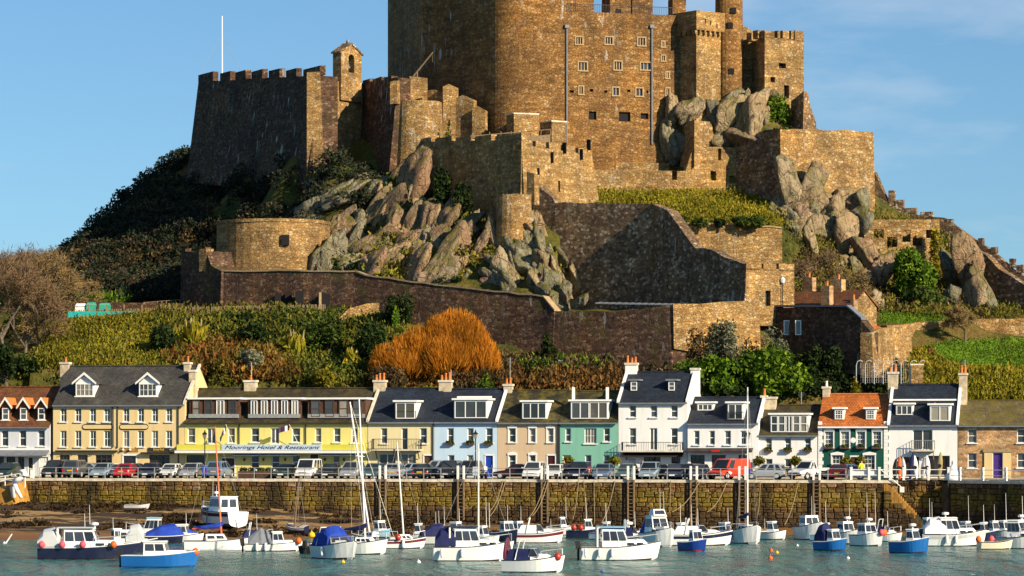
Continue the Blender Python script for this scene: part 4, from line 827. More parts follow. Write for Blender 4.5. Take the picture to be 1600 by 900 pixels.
def pot(mb, x, y, z, h=.55, r=.13, m=0): mb.lathe([(r * 1.15, 0), (r, .06), (r * .85, h * .85), (r * 1.05, h * .9), (r * .95, h), (r * .6, h)], 8, (x, y, z), m)
def chimney(root, u0, Uf, Zf, a, b, yt, yb, v, mat='chimney_render', pots=3, potm='terracotta', cap='coping', dep=.75):
    x0, x1 = Uf(a, v), Uf(b, v); z0, z1 = Zf(a, yb, v) - 1.2, Zf(a, yt, v)
    c = MB(); c.box(x0, x1, v - dep / 2, v + dep / 2, z0, z1 - .2); o = c.obj('chimney', mat, root)
    e = MB(); e.box(x0 - .08, x1 + .08, v - dep / 2 - .08, v + dep / 2 + .08, z1 - .2, z1); e.obj('chimney_cap', cap, o)
    for i in range(pots):
        p = MB(); pot(p, x0 + (x1 - x0) * (i + .5) / pots + rnd.uniform(-.03, .03), v, z1, rnd.uniform(.45, .75)); p.obj('chimney_pot', potm, o, smooth=True)
HOUSES = {}
def house(name, label, x0, x1, ye, yr, wallm, roofm, wins=(), D=8.6, dorm=(), chim=(), pipes=(), verge='coping', sidem=None, group='houses along the quay', v0=0.0, ov=.25, vl=True, vr=True, gut='lead'):
    """wins: (px0,px1,py0,py1,kind); kind is a window style or door:<mat>. dorm: (px0,px1,py_top,py_bottom,type,style)"""
    u0, u1 = TU(x0, v0), TU(x1, v0); W = u1 - u0; mid = (x0 + x1) / 2
    U = lambda px, v=0.0: TU(px, v + v0) - u0
    Z = lambda px, py, v=0.0: TZ(px, py, v + v0) - ZQ
    p0 = TP(u0, v0, ZQ); root = empty(name, p0, terr.rz, label, 'house', group)
    ze, zr = Z(mid, ye), Z(mid, yr, D / 2); hz = [(U(a), U(b), max(.02, Z((a + b) / 2, d)), Z((a + b) / 2, c)) for a, b, c, d, k in wins]
    mb = MB(); holed(mb, 0, W, 0, ze, hz, .22)
    sl_ = (zr - ze) / (D / 2)
    for x, s in ((0.0, -1), (W, 1)):
        pts = [(x, 0, 0), (x, 0, ze), (x, D / 2, zr - .12), (x, D, ze), (x, D, 0)]; mb.quad(*(pts if s < 0 else pts[::-1]), m=1)
    mb.quad((0, D, 0), (0, D, ze), (W, D, ze), (W, D, 0), m=1); mb.box(.25, W - .25, .9, 1.0, 0, ze - .05, m=2)
    mb.obj('wall', [wallm, sidem or wallm, 'void'], root)
    rf = MB(); zz = lambda v: ze + .06 + sl_ * v
    rf.add([(0, -ov, zz(-ov)), (W, -ov, zz(-ov)), (W, D / 2, zz(D / 2)), (0, D / 2, zz(D / 2)), (W, D + ov, zz(-ov)), (0, D + ov, zz(-ov)),
            (0, -ov, zz(-ov) - .14), (W, -ov, zz(-ov) - .14), (W, D / 2, zz(D / 2) - .14), (0, D / 2, zz(D / 2) - .14), (W, D + ov, zz(-ov) - .14), (0, D + ov, zz(-ov) - .14)],
           [(0, 1, 2, 3), (3, 2, 4, 5), (6, 9, 8, 7), (9, 11, 10, 8), (0, 6, 7, 1), (1, 7, 8, 2), (2, 8, 10, 4), (3, 9, 6, 0), (5, 11, 9, 3), (4, 10, 11, 5)])
    ro = rf.obj('roof', roofm, root)
    MB().box(0, W, D / 2 - .12, D / 2 + .12, zr + .04, zr + .16).obj('ridge', roofm if roofm != 'tile_orange' else 'terracotta', ro)
    g = MB(); g.box(.02, W - .02, -ov - .1, -ov + .02, ze - .12 - sl_ * ov, ze + .0 - sl_ * ov + .02); g.obj('gutter', gut, root)
    if verge:
        for x, on in ((0, vl), (W, vr)):
            if on:
                c = MB(); q = .13
                c.add([(x - q, -ov, zz(-ov) - .05), (x + q, -ov, zz(-ov) - .05), (x + q, D / 2, zz(D / 2) - .05), (x - q, D / 2, zz(D / 2) - .05), (x - q, -ov, zz(-ov) + .2), (x + q, -ov, zz(-ov) + .2), (x + q, D / 2, zz(D / 2) + .2), (x - q, D / 2, zz(D / 2) + .2)],
                      [(0, 3, 2, 1), (4, 5, 6, 7), (0, 1, 5, 4), (1, 2, 6, 5), (2, 3, 7, 6), (3, 0, 4, 7)]); c.obj('verge_coping', verge, root)
    for (a, b, c, d, k), (ua, ub, za, zb) in zip(wins, hz):
        if k.startswith('door:'):
            o = MB(); o.box(ua + .03, ub - .03, .1, .17, za, zb - .06)
            for i in range(2):
                for j in range(3): o.box(ua + .12 + i * (ub - ua) * .45, ua + .05 + (i + .95) * (ub - ua) * .45, .07, .1, za + .15 + j * (zb - za) * .31, za + (j + .9) * (zb - za) * .31)
            do = o.obj('door', k[5:], root); f = MB(); f.box(ua - .06, ua + .04, -.04, .2, za, zb); f.box(ub - .04, ub + .06, -.04, .2, za, zb); f.box(ua - .06, ub + .06, -.04, .2, zb - .06, zb + .08); f.obj('door_frame', 'white_trim', do); MB().box(ub - .2, ub - .14, .0, .08, za + .95, za + 1.1).obj('handle', 'grey_metal', do)
        elif k == 'open':
            MB().box(ua, ub, .24, .28, za, zb).obj('opening', 'shop_glass', root)
        elif k == 'shopw':
            put_window(root, ua, ub, za, zb, .1, 'shop', 'shop_glass', False, 'brown_board')
        else:
            hood = k.endswith('+'); k = k.rstrip('+'); o = put_window(root, ua, ub, za, zb, .12, k)
            if hood:
                w = ub - ua; s_ = MB(); s_.prism([(-.12, zb - za), (w + .12, zb - za), (w + .12, zb - za + .18), (w / 2, zb - za + .32), (-.12, zb - za + .18)], -.2, -.1); s_.box(-.1, 0, -.17, -.1, 0, zb - za); s_.box(w, w + .1, -.17, -.1, 0, zb - za); s_.obj('surround', 'white_trim', o)
    for dm in dorm:
        a, b, yt, yb, typ, st = dm[:6]; cheek = dm[6] if len(dm) > 6 else 'white_trim'
        v = 0.5
        for _ in range(8): v = max(0.1, (Z((a + b) / 2, yb, v) - ze - .06) / sl_)
        ua, ub = U(a, v), U(b, v); za, zb = ze + .06 + sl_ * v - .03, Z((a + b) / 2, yt, v); vb_ = min(D / 2, (zb - ze) / sl_); w = ub - ua
        dr = MB()
        if typ == 'gable':
            zs = za + (zb - za) * .58; dr.box(ua, ub, v, vb_, za, zs); dr.prism([(ua, zs), (ub, zs), ((ua + ub) / 2, zb - .1)], v + .02, vb_); o = dr.obj('dormer', [cheek], root)
            r2 = MB(); q = .28
            for s in (-1, 1):
                e = (ua - q) if s < 0 else (ub + q); ze_ = zs - .08; cx = (ua + ub) / 2
                r2.hexa([(e, v - .2, ze_), (cx, v - .2, zb - .05), (cx, vb_ + .8, zb - .05), (e, vb_, ze_)], [(e, v - .2, ze_ + .1), (cx, v - .2, zb + .06), (cx, vb_ + .8, zb + .06), (e, vb_, ze_ + .1)])
            r2.obj('dormer_roof', dm[7] if len(dm) > 7 else roofm, o)
            bb = MB()
            for s in (-1, 1):
                e = (ua - q) if s < 0 else (ub + q); cx = (ua + ub) / 2
                bb.hexa([(e, v - .28, zs - .14), (cx, v - .28, zb - .16), (cx, v - .2, zb - .16), (e, v - .2, zs - .14)], [(e, v - .28, zs + .06), (cx, v - .28, zb + .09), (cx, v - .2, zb + .09), (e, v - .2, zs + .06)])
            bb.obj('bargeboard', 'white_trim', o); put_window(o, ua + .06, ub - .06, za + .1, zs - .05, v - .11, st, None, False)
            MB().box(ua - .08, ub + .08, v - .16, v, za, za + .1).obj('sill', 'white_trim', o)
        else:
            dr.box(ua, ub, v + .05, vb_, za, zb - .12); o = dr.obj('dormer', [cheek], root)
            r2 = MB(); r2.box(ua - .16, ub + .16, v - .2, vb_ + .3, zb - .12, zb + .05); r2.obj('dormer_roof', dm[7] if len(dm) > 7 else 'white_trim', o)
            ss = st.split('|')
            for i, s in enumerate(ss):
                wa, wb = ua + .08 + (w - .16) * i / len(ss), ua + .08 + (w - .16) * (i + 1) / len(ss); g_ = .0 if cheek != 'brown_board' else (wb - wa) * .16; put_window(o, wa + .02 + g_, wb - .02 - g_, za + (.08 if not g_ else .25), zb - .2, v - .07, s, None, False, 'brown_board' if g_ and s != 'f2' else None)
            if typ == 'balc':
                bl = MB(); vv = max(.1, v - .9); zq = ze + .06 + sl_ * vv
                for i in range(12): x = ua + w * i / 11; bl.box(x - .015, x + .015, vv, vv + .03, za - .2, za + .75)
                bl.box(ua, ub, vv - .01, vv + .04, za + .72, za + .78); bl.obj('balcony_rail', 'black_iron', o)
    for c in chim: chimney(root, u0, U, Z, *c)
    for px, ya, yb in pipes: u_ = U(px); MB().tube([(u_, -.09, Z(px, yb)), (u_, -.09, Z(px, ya))], .055, 6).obj('downpipe', 'black_iron' if wallm != 'white_paint' else 'white_trim', root)
    HOUSES[name] = (root, U, Z, W, ze, zr); root['u0'] = u0; del root['u0']
    return root, U, Z, W
def balcony(root, U, Z, a, b, yt, yb, dep=1.0, mat='black_iron'):
    ua, ub, zb, zt = U(a, -dep), U(b, -dep), Z((a + b) / 2, yb, -dep), Z((a + b) / 2, yt, -dep)
    s = MB(); s.box(ua, ub, -dep, .0, zb - .14, zb); o = s.obj('balcony', 'coping', root)
    r_ = MB(); n = int((ub - ua) / .16)
    for i in range(n + 1): x = ua + (ub - ua) * i / n; r_.box(x - .012, x + .012, -dep, -dep + .025, zb, zt)
    for x in (ua, ub - .025):
        for i in range(6): r_.box(x, x + .025, -dep + .16 * i, -dep + .16 * i + .025, zb, zt)
        r_.box(x, x + .03, -dep, 0, zt - .03, zt)
    r_.box(ua, ub, -dep - .01, -dep + .035, zt - .03, zt + .02); r_.obj('railing', mat, o)
    for q in (.06, .5, .94):
        x = ua + (ub - ua) * q; MB().prism([(x - .04, zb - .14), (x + .04, zb - .14), (x + .04, zb - .2), (x - .04, zb - .2)], -dep * .9, 0).hexa([(x - .04, -.12, zb - .9), (x + .04, -.12, zb - .9), (x + .04, -.02, zb - .9), (x - .04, -.02, zb - .9)], [(x - .04, -dep * .8, zb - .16), (x + .04, -dep * .8, zb - .16), (x + .04, -dep * .7, zb - .16), (x - .04, -dep * .7, zb - .16)]).obj('bracket', mat, o)
def awning(root, U, Z, a, b, yt, yb, dep, mat, name='awning', val=.12):
    ua, ub = U(a), U(b); zt, zb = Z((a + b) / 2, yt), Z((a + b) / 2, yb, -dep)
    MB().hexa([(ua, -dep, zb - val), (ub, -dep, zb - val), (ub, 0, zt - .06), (ua, 0, zt - .06)], [(ua, -dep, zb), (ub, -dep, zb), (ub, 0, zt), (ua, 0, zt)]).obj(name, mat, root)
def flowerbox(root, U, Z, a, b, py):
    ua, ub, z = U(a), U(b), Z((a + b) / 2, py); o = MB().box(ua, ub, -.34, -.1, z - .2, z).obj('window_box', 'brown_board', root)
    leaf_blob('flowers', o, [((ua + ub) / 2, -.22, z + .08)], (.5 * (ub - ua), .16, .17), 70, .12, 'leaf_mid')
def text(body, root, name, u, y, z, size, mat, shear=0.0, w=None):
    cu = bpy.data.curves.new(name, 'FONT'); cu.body = body; cu.size = size; cu.shear = shear; cu.extrude = .012; cu.align_x = 'CENTER'; cu.align_y = 'CENTER'; cu.materials.append(M(mat))
    o = link(name, cu, root, (u, y, z)); o.rotation_euler = (R(90), 0, 0)
    if w:
        bpy.context.view_layer.update(); dx = o.dimensions.x
        if dx > 0: o.scale = (w / dx, 1, 1)
    bpy.context.view_layer.update(); me = bpy.data.meshes.new_from_object(o.evaluated_get(bpy.context.evaluated_depsgraph_get())); sc, lc, ro = o.scale.copy(), o.location.copy(), o.rotation_euler.copy()
    bpy.data.objects.remove(o); me.materials.clear(); me.materials.append(M(mat)); o = link(name, me, root, lc); o.scale = sc; o.rotation_euler = ro
    return o
# leaf clouds used for window boxes, shrubs and trees
def leaf_arrays(centres, radii, n, size, flat=0.0, up=0.0, shell=0.45, rng=nrng, elong=1.0):
    C_ = np.asarray(centres, float); k = rng.integers(0, len(C_), n); Rr = np.asarray(radii, float)
    Rr = np.broadcast_to(Rr, (len(C_), 3)) if Rr.ndim < 2 else Rr
    d = rng.normal(size=(n, 3)); d /= np.linalg.norm(d, axis=1)[:, None] + 1e-9; r = (shell + (1 - shell) * rng.random(n)) ** 0.7
    p = C_[k] + d * r[:, None] * Rr[k]
    a = rng.normal(size=(n, 3)); a[:, 2] += up * 2; a /= np.linalg.norm(a, axis=1)[:, None] + 1e-9
    nn = d * (1 + flat) + rng.normal(size=(n, 3)) * .8; b = np.cross(a, nn); b /= np.linalg.norm(b, axis=1)[:, None] + 1e-9
    s = size * (0.55 + 0.9 * rng.random(n))[:, None]
    V = np.stack([p - a * s * elong, p + b * s * .55 - a * s * .1 * elong, p + a * s * elong, p - b * s * .55 + a * s * .1 * elong], 1).reshape(-1, 3)
    return V, np.arange(n * 4).reshape(n, 4)
def leaf_blob(name, parent, centres, radii, n, size, mat, loc=(0, 0, 0), **kw):
    V, Fc = leaf_arrays(centres, radii, n, size, **kw); return link(name, fast_mesh(name, V, Fc, mat), parent, loc)

# H0 white shop house, partly out of frame
root, U, Z, W = house('white_shop_house', 'white shop house with red tiled roof and three pointed dormers at the street end', -70, 78, 664, 606, 'pale_grey_paint', 'tile_red',
    [(2, 13, 672, 697, 's'), (30, 41, 672, 697, 's'), (59, 70, 672, 697, 's'), (-26, -15, 672, 697, 's'), (-10, 6, 713, 742, 'shopw'), (10, 24, 714, 735, 'shopw'), (28, 38, 714, 735, 'shopw'), (44, 52, 714, 743, 'door:brown_board'), (61, 76, 713, 742, 'door:white_trim')],
    dorm=[(3, 15, 622, 657, 'gable', 's', 'tile_red', 'terracotta'), (31, 43, 622, 657, 'gable', 's', 'tile_red', 'terracotta'), (59, 71, 622, 657, 'gable', 's', 'tile_red', 'terracotta'), (-26, -14, 622, 657, 'gable', 's', 'tile_red', 'terracotta')], verge=None)
awning(root, U, Z, -60, 78, 702, 711, 1.1, 'lead', 'shop_canopy'); MB().box(U(-60), U(78), -.15, 0, Z(0, 705), Z(0, 700)).obj('fascia', 'white_trim', root)
# H1 cream pub
w1 = [(a, a + 10, 637, 659, 's2') for a in (94, 117, 140, 162, 192, 215, 237, 259)] + [(a, a + 10, 673, 698, 's2') for a in (94, 117, 140, 162, 192, 215, 237, 259)]
root, U, Z, W = house('cream_inn', 'large cream inn with grey roof, two gabled dormers and dark shopfronts', 83, 289, 630, 573, 'cream_paint', 'slate_grey', w1 + [(93, 109, 711, 742, 'shopw'), (121, 137, 711, 742, 'shopw'), (149, 175, 711, 740, 'shopw'), (192, 213, 711, 742, 'door:shop_glass'), (233, 265, 711, 740, 'shopw')],
    D=9.5, dorm=[(118, 147, 583, 620, 'gable', 'q', 'white_trim'), (217, 246, 583, 620, 'gable', 'q', 'white_trim')],
    chim=[(96, 109, 566, 592, 4.7, 'chimney_render', 1), (289, 298, 566, 610, 4.4, 'chimney_render', 1), (297, 307, 578, 620, 3.0, 'chimney_render', 0)], pipes=[(176, 634, 700), (184, 634, 700), (279, 634, 742)], vl=False)
for a, b in ((129, 177), (187, 232)):
    u0_, u1_, zc = U(a), U(b), Z((a + b) / 2, 667); n = 10; r_ = .28; out = [(u1_ - r_ + r_ * math.cos(R(-90 + 18 * i)), zc + r_ * math.sin(R(-90 + 18 * i))) for i in range(n + 1)] + [(u0_ + r_ + r_ * math.cos(R(90 + 18 * i)), zc + r_ * math.sin(R(90 + 18 * i))) for i in range(n + 1)]
    MB().prism(out, -.06, .0).obj('sign_board', 'black_iron', root); o2 = [((x - (u0_ + u1_) / 2) * .97 + (u0_ + u1_) / 2, (z - zc) * .68 + zc) for x, z in out]; MB().prism(o2, -.075, -.05).obj('sign_panel', 'cream_paint', root)
MB().box(U(178), U(184), -.05, 0, Z(181, 698), Z(181, 636)).obj('pilaster', 'cream_paint', root)
MB().box(U(88), U(184), -.35, 0, Z(130, 706), Z(130, 703.5)).obj('shop_cornice', 'dark_fascia', root); MB().box(U(222), U(272), -.5, 0, Z(245, 709), Z(245, 706.5)).obj('shop_cornice', 'dark_fascia', root)
sb = MB().box(U(232), U(265), -.1, 0, Z(248, 705), Z(248, 699.5)).obj('sign_board', 'dark_fascia', root); text('Gorey Rock', sb, 'lettering', U(248.5), -.12, Z(248, 702.2), .34, 'yellow_plastic', 0, U(257) - U(240))
MB().box(U(187), U(216), -.06, 0, Z(200, 706), Z(200, 700.5)).obj('sign_board', 'ochre_stone', root)
for px in (193.5, 204.5): MB().lathe([(.02, 0), (.11, .02), (.12, .1), (.05, .2)], 8, (U(px), -.25, Z(px, 704))).obj('lamp', 'white_trim', root)
for a in (97, 143, 112, 140, 178): MB().tube([(U(a), -.02, Z(a, 712)), (U(a) + .05, -.35, Z(a, 709))], .03, 5).obj('bracket', 'black_iron', root)
# H2 yellow hotel
w2 = [(293, 305, 669, 692, 's'), (323, 337, 669, 693, 'f2'), (356, 367, 669, 692, 's'), (392, 405, 669, 691, 's'), (423, 436, 669, 693, 'f2'), (456, 469, 669, 691, 's'), (492, 502, 669, 691, 's'), (521, 532, 669, 691, 's'), (549, 559, 669, 692, 's'),
      (291, 320, 711, 745, 'open'), (346, 367, 715, 745, 'door:brown_board'), (392, 405, 711, 734, 's'), (424, 437, 711, 734, 's'), (456, 469, 711, 733, 's'), (484, 498, 709, 745, 'door:brown_board'), (520, 531, 711, 734, 's')]
root, U, Z, W = house('yellow_hotel', 'long yellow hotel with brown box dormers and a pale blue signboard', 288, 574, 658, 608, 'yellow_paint', 'slate_brown', w2, D=9,
    dorm=[(296, 374, 622, 655, 'box', 's|s|f2|s', 'brown_board'), (388, 470, 622, 655, 'box', 'f2|f2|f2|f2|f2', 'brown_board'), (481, 571, 622, 655, 'box', 's|s|s|s', 'brown_board')],
    chim=[(383, 401, 594, 622, 4.5, 'chimney_render', 1)], pipes=[(374, 660, 694), (478, 660, 694)], vl=False, vr=False, gut='dark_fascia')
for a, b in ((296, 374), (389, 470), (482, 571)): MB().box(U(a, .4), U(b, .4), .1, .25, Z(a, 653, .2), Z(a, 647, .2)).obj('parapet', 'grey_metal', root)
fb = MB(); fb.box(U(281), U(573), -1.0, 0, Z(430, 703.5, -1), Z(430, 694.5, -1)); fb.obj('ground_floor_fascia', 'lemon_paint', root); MB().box(U(279), U(573), -1.25, 0, Z(430, 708, -1), Z(430, 704, -1)).obj('awning_box', 'white_trim', root)
sb = MB().box(U(346, -1.03), U(502, -1.03), -1.06, -1.0, Z(424, 703.6, -1), Z(424, 694.6, -1)).obj('sign_board', 'awning_blue', root)
text('Moorings Hotel & Restaurant', sb, 'lettering', (U(346, -1.07) + U(502, -1.07)) / 2, -1.075, Z(424, 699.3, -1), .52, 'navy_cloth', .45, (U(498) - U(350)))
for a, b in ((367, 408), (410, 440), (441, 467), (505, 560)): awning(root, U, Z, a, b, 707, 711, .9, 'white_cloth', 'awning', .1)
for px in (382, 412, 446, 508, 538): MB().box(U(px) - .08, U(px) + .08, -.16, -.03, Z(px, 720), Z(px, 716)).obj('wall_lamp', 'black_iron', root)
for px, a in ((366, -14), (468, -20)):
    fl = MB(); zb_ = Z(px, 694, -.5); fl.tube([(U(px), -.4, zb_), (U(px) + math.sin(R(a)) * 2, -1.2, zb_ + 1.9)], .025, 5); fo = fl.obj('flag_staff', 'white_trim', root)
    x = U(px) + math.sin(R(a)) * 2; g = MB(); L_ = -.6 if px == 366 else -1.3
    for i in range(6):
        q, q2 = i / 6, (i + 1) / 6; w_ = lambda k: .12 * math.sin(k * 9); s = .35 if px == 468 else 1.2
        g.quad((x + L_ * q, -1.2 + w_(q), zb_ + 1.85 - q * s), (x + L_ * q2, -1.2 + w_(q2), zb_ + 1.85 - q2 * s), (x + L_ * q2, -1.2 + w_(q2), zb_ + 1.35 - q2 * s), (x + L_ * q, -1.2 + w_(q), zb_ + 1.35 - q * s), m=i % 3)
    g.obj('flag', ['red_cloth', 'white_cloth', 'navy_cloth'], root)
MB().tube([(U(393, 4.5), 4.5, Z(393, 592, 4.5)), (U(393, 4.5), 4.5, Z(393, 566, 4.5))], .03, 4).obj('aerial', 'grey_metal', root)
# H3 pale cream
root, U, Z, W = house('pale_cream_house', 'pale cream house with iron balcony and dark slate roof', 575, 678, 657, 608, 'pale_cream_paint', 'slate_blue',
    [(595, 605, 669, 693, 's'), (627, 637, 669, 703, 's'), (656, 667, 669, 693, 's'), (592, 618, 709, 733, 'f2'), (625, 650, 709, 733, 'f2'), (662, 676, 711, 745, 'door:door_brown')],
    dorm=[(617, 650, 626, 655, 'balc', 'f2')], chim=[(585, 603, 594, 624, 4.3, 'chimney_render', 3), (687, 706, 594, 625, 4.3, 'chimney_render', 3)], pipes=[(677, 660, 745)], vl=True, vr=False)
balcony(root, U, Z, 581, 656, 686, 702)
MB().box(U(618.5), U(621.5), -1.0, -.9, 0, Z(620, 702, -1)).obj('balcony_post', 'black_iron', root)
# H4 pale blue
root, U, Z, W = house('pale_blue_house', 'pale blue house with blue door and window boxes', 678.4, 777, 657, 609, 'pale_blue_paint', 'slate_blue',
    [(699, 709, 669, 692, 's'), (730, 740, 669, 692, 's'), (759, 770, 669, 692, 's'), (700, 710, 711, 730, 's'), (730, 740, 711, 732, 's'), (758, 771, 711, 745, 'door:door_blue')],
    dorm=[(709, 762, 623, 654, 'box', 'f3')], chim=[(788, 801, 600, 622, 4.3, 'chimney_render', 2, 'terracotta')], verge='white_trim', vl=False)
MB().box(U(714, 2.6), U(768, 2.6), 2.6, 2.8, Z(740, 622, 2.6), Z(740, 619, 2.6)).obj('skylight_blind', 'white_trim', root)
for a in (697, 728, 757): flowerbox(root, U, Z, a, a + 14, 692)
# H5 beige
root, U, Z, W = house('beige_house', 'beige house with white window surrounds and mossy roof', 777.4, 873, 658, 611, 'beige_paint', 'slate_moss',
    [(795, 806, 669, 691, 's+'), (827, 837, 669, 691, 's+'), (855, 865, 669, 691, 's+'), (795, 806, 711, 730, 's+'), (827, 837, 711, 730, 's+'), (855, 868, 711, 745, 'door:door_maroon')],
    dorm=[(815, 855, 626, 655, 'box', 'f3')], verge=None, pipes=[(872, 660, 745)])
# H6 teal
root, U, Z, W = house('teal_house', 'teal green house with roof terrace posts and a wide window', 873.4, 966, 658, 612, 'teal_paint', 'slate_moss',
    [(883, 892, 669, 690, 's'), (913, 932, 669, 693, 'q'), (943, 953, 669, 690, 's'), (879, 892, 711, 730, 's'), (914, 924, 711, 732, 's'), (943, 953, 711, 730, 's')],
    dorm=[(891, 951, 625, 655, 'box', 'f2|f2')], verge=None, pipes=[(874.5, 660, 745)])
for px in (896, 949): MB().box(U(px, 1.6) - .13, U(px, 1.6) + .13, 1.5, 1.7, Z(px, 626, 1.6), Z(px, 605, 1.6)).obj('terrace_post', 'white_trim', root)
# H7 tall white
root, U, Z, W = house('tall_white_house', 'tallest white house with balcony, two small dormers and white chimneys', 966.5, 1074, 627, 582, 'white_paint', 'slate_blue',
    [(983, 994, 633, 652, 's'), (1016, 1027, 633, 652, 's'), (1048, 1059, 633, 652, 's'), (983, 994, 669, 694, 's'), (1015, 1027, 669, 703, 'f2'), (1048, 1059, 669, 694, 's'), (981, 994, 715, 745, 'door:pale_grey_paint'), (1006, 1032, 713, 742, 'shopw'), (1049, 1063, 712, 742, 'shopw')], D=9.4,
    dorm=[(984, 997, 593, 611, 'box', 's', 'slate_blue', 'lead'), (1043, 1056, 593, 611, 'box', 's', 'slate_blue', 'lead')],
    chim=[(978, 996, 567, 600, 4.7, 'white_paint', 3), (1080, 1093, 575, 600, 4.7, 'white_paint', 0)], verge='white_trim')
balcony(root, U, Z, 971, 1066, 691, 704); awning(root, U, Z, 971, 1068, 707, 712, .7, 'dark_fascia')
# H8 white restaurant
root, U, Z, W = house('white_restaurant', 'two storey white restaurant with black awning and recessed roof balcony', 1074.5, 1185, 660, 622, 'white_paint', 'slate_blue',
    [(1084, 1093, 673, 695, 's'), (1108, 1117, 673, 695, 's'), (1132, 1142, 673, 695, 's'), (1157, 1166, 673, 695, 's'), (1079, 1101, 711, 745, 'shopw'), (1112, 1134, 711, 745, 'shopw'), (1154, 1170, 711, 745, 'shopw')],
    dorm=[(1089, 1115, 628, 642, 'box', 'f3'), (1136, 1162, 628, 656, 'balc', 'f2')], verge='white_trim', vl=False, chim=[(1190, 1198, 618, 640, 4.3, 'chimney_render', 1), (1198, 1213, 620, 645, 4.3, 'chimney_render', 0)], v0=-.3)
awning(root, U, Z, 1073, 1177, 700, 705, .9, 'dark_fascia'); MB().box(U(1111, -.9), U(1124, -.9), -.95, -.9, Z(1117, 706, -.9), Z(1117, 703, -.9)).obj('sign_board', 'red_cloth', root)
# H9 small white cottage with roof terrace
root, U, Z, W = house('white_cottage', 'white cottage with a wide white dormer terrace and dark roof', 1184, 1279, 678, 634, 'white_paint', 'slate_brown',
    [(1196, 1206, 684, 703, 's'), (1226, 1236, 684, 703, 's'), (1257, 1267, 684, 703, 's'), (1196, 1207, 717, 733, 's'), (1226, 1237, 717, 742, 's'), (1254, 1271, 719, 745, 'door:pale_grey_paint')],
    dorm=[(1203, 1263, 646, 676, 'balc', 's|s|f2|s|s')], verge=None)
for a in (1194, 1224, 1255): flowerbox(root, U, Z, a, a + 14, 703)
# H10 green house
root, U, Z, W = house('bottle_green_house', 'dark green house with orange tiled roof and white quoins', 1278, 1388, 664, 617, 'bottle_paint', 'tile_orange',
    [(1289, 1302, 674, 699, 'g+'), (1314, 1327, 674, 699, 'g+'), (1339, 1352, 674, 699, 'g+'), (1364, 1377, 674, 699, 'g+'), (1300, 1317, 711, 738, 'g+'), (1329, 1341, 713, 745, 'door:brown_board'), (1350, 1367, 711, 738, 'g+')],
    dorm=[(1303, 1319, 637, 656, 'box', 'g'), (1352, 1368, 637, 656, 'box', 'g')], chim=[(1286, 1297, 604, 630, 4.3, 'chimney_render', 1, 'white_trim')], verge=None, gut='white_trim')
for x in (U(1278.4), U(1381)):
    for i in range(16): MB().box(x + (.0 if i % 2 else .0), x + (.38 if i % 2 else .5), -.05, 0, i * .335, i * .335 + .325).obj('quoin', 'white_trim', root)
MB().lathe([(.02, 0), (.24, 0), (.26, .05), (.2, .06)], 14, (0, 0, 0)).obj('plaque', 'white_trim', root, (U(1333), 0, Z(1333, 688))).rotation_euler = (R(90), 0, 0)
for a in (1289, 1314, 1339, 1364): flowerbox(root, U, Z, a, a + 13, 698)
# H11 white house with slate mansard
root, U, Z, W = house('white_slate_house', 'white house with blue slate upper floor and a tall brick chimney', 1388.6, 1496, 661, 602, 'white_paint', 'slate_blue',
    [(1426, 1457, 671, 703, 'f2'), (1404, 1436, 714, 745, 'open'), (1450, 1484, 712, 745, 'open')], D=8.2,
    dorm=[(1399, 1427, 630, 649, 'box', 'f3'), (1452, 1485, 631, 659, 'box', 'f2')], chim=[(1388, 1403, 581, 612, 4.0, 'chimney_render', 2), (1499, 1511, 583, 634, 3.9, 'chimney_render', 2)], verge='white_trim')
MB().box(0, U(1494, 1.4), 1.35, 1.6, Z(1440, 626, 1.4), Z(1440, 623.5, 1.4)).obj('roof_band', 'white_trim', root); balcony(root, U, Z, 1424, 1460, 688, 703, .8, 'grey_metal')
# H12 stone house
root, U, Z, W = house('brown_stone_house', 'brown stone house with purple front door at the street end', 1497, 1640, 663, 627, 'house_stone', 'tile_stone',
    [(1512, 1526, 670, 692, 's'), (1589, 1603, 670, 692, 's'), (1512, 1526, 708, 731, 's'), (1589, 1603, 708, 731, 's'), (1551, 1567, 707, 748, 'door:door_purple')], verge=None)
for a, b in ((1538, 1551), (1567, 1580)): MB().box(U(a), U(b), -.12, -.01, .0, Z((a + b) / 2, 707)).obj('door_panel', 'cream_paint', root)
MB().box(U(1536), U(1582), -.18, 0, Z(1559, 706.5), Z(1559, 702)).obj('lintel', 'dressed_stone', root)
# ------------------------------------------------------------------ rocks
def rock_mesh(seed, mat, npl=15):
    r = np.random.default_rng(seed); import bmesh
    bm = bmesh.new(); bmesh.ops.create_icosphere(bm, subdivisions=4, radius=1.0)
    V = np.array([v.co[:] for v in bm.verts]); Fc = np.array([[v.index for v in f.verts] for f in bm.faces]); bm.free()
    N = r.normal(size=(npl, 3)); N /= np.linalg.norm(N, axis=1)[:, None]; D = r.uniform(.55, .95, npl); N = np.vstack([N, -N[:2]]); D = np.concatenate([D, r.uniform(.35, .6, 2)]); D[:2] = r.uniform(.35, .6, 2)
    q = V @ N.T; rad = np.min(np.where(q > 0.05, D / np.maximum(q, .05), 9), axis=1)
    nz = np.array([mnoise.noise(Vector(p) * 2.0 + Vector((seed * 7.1, 0, 0))) * .07 + mnoise.noise(Vector((p[0] * 7, p[1] * 4, p[2] * 3)) + Vector((seed, 3, 0))) * .05 for p in V])
    # split along strata planes
    st = np.sin(V[:, 0] * 9 + seed + nz * 20) * .03
    return fast_mesh('rock', V * (np.minimum(rad, 1.25) + nz + st)[:, None], Fc, mat)
RM = {m: [rock_mesh(i + 20 * j, m, 10) for i in range(7)] for j, m in enumerate(('pink_rock', 'grey_rock', 'tan_rock'))}
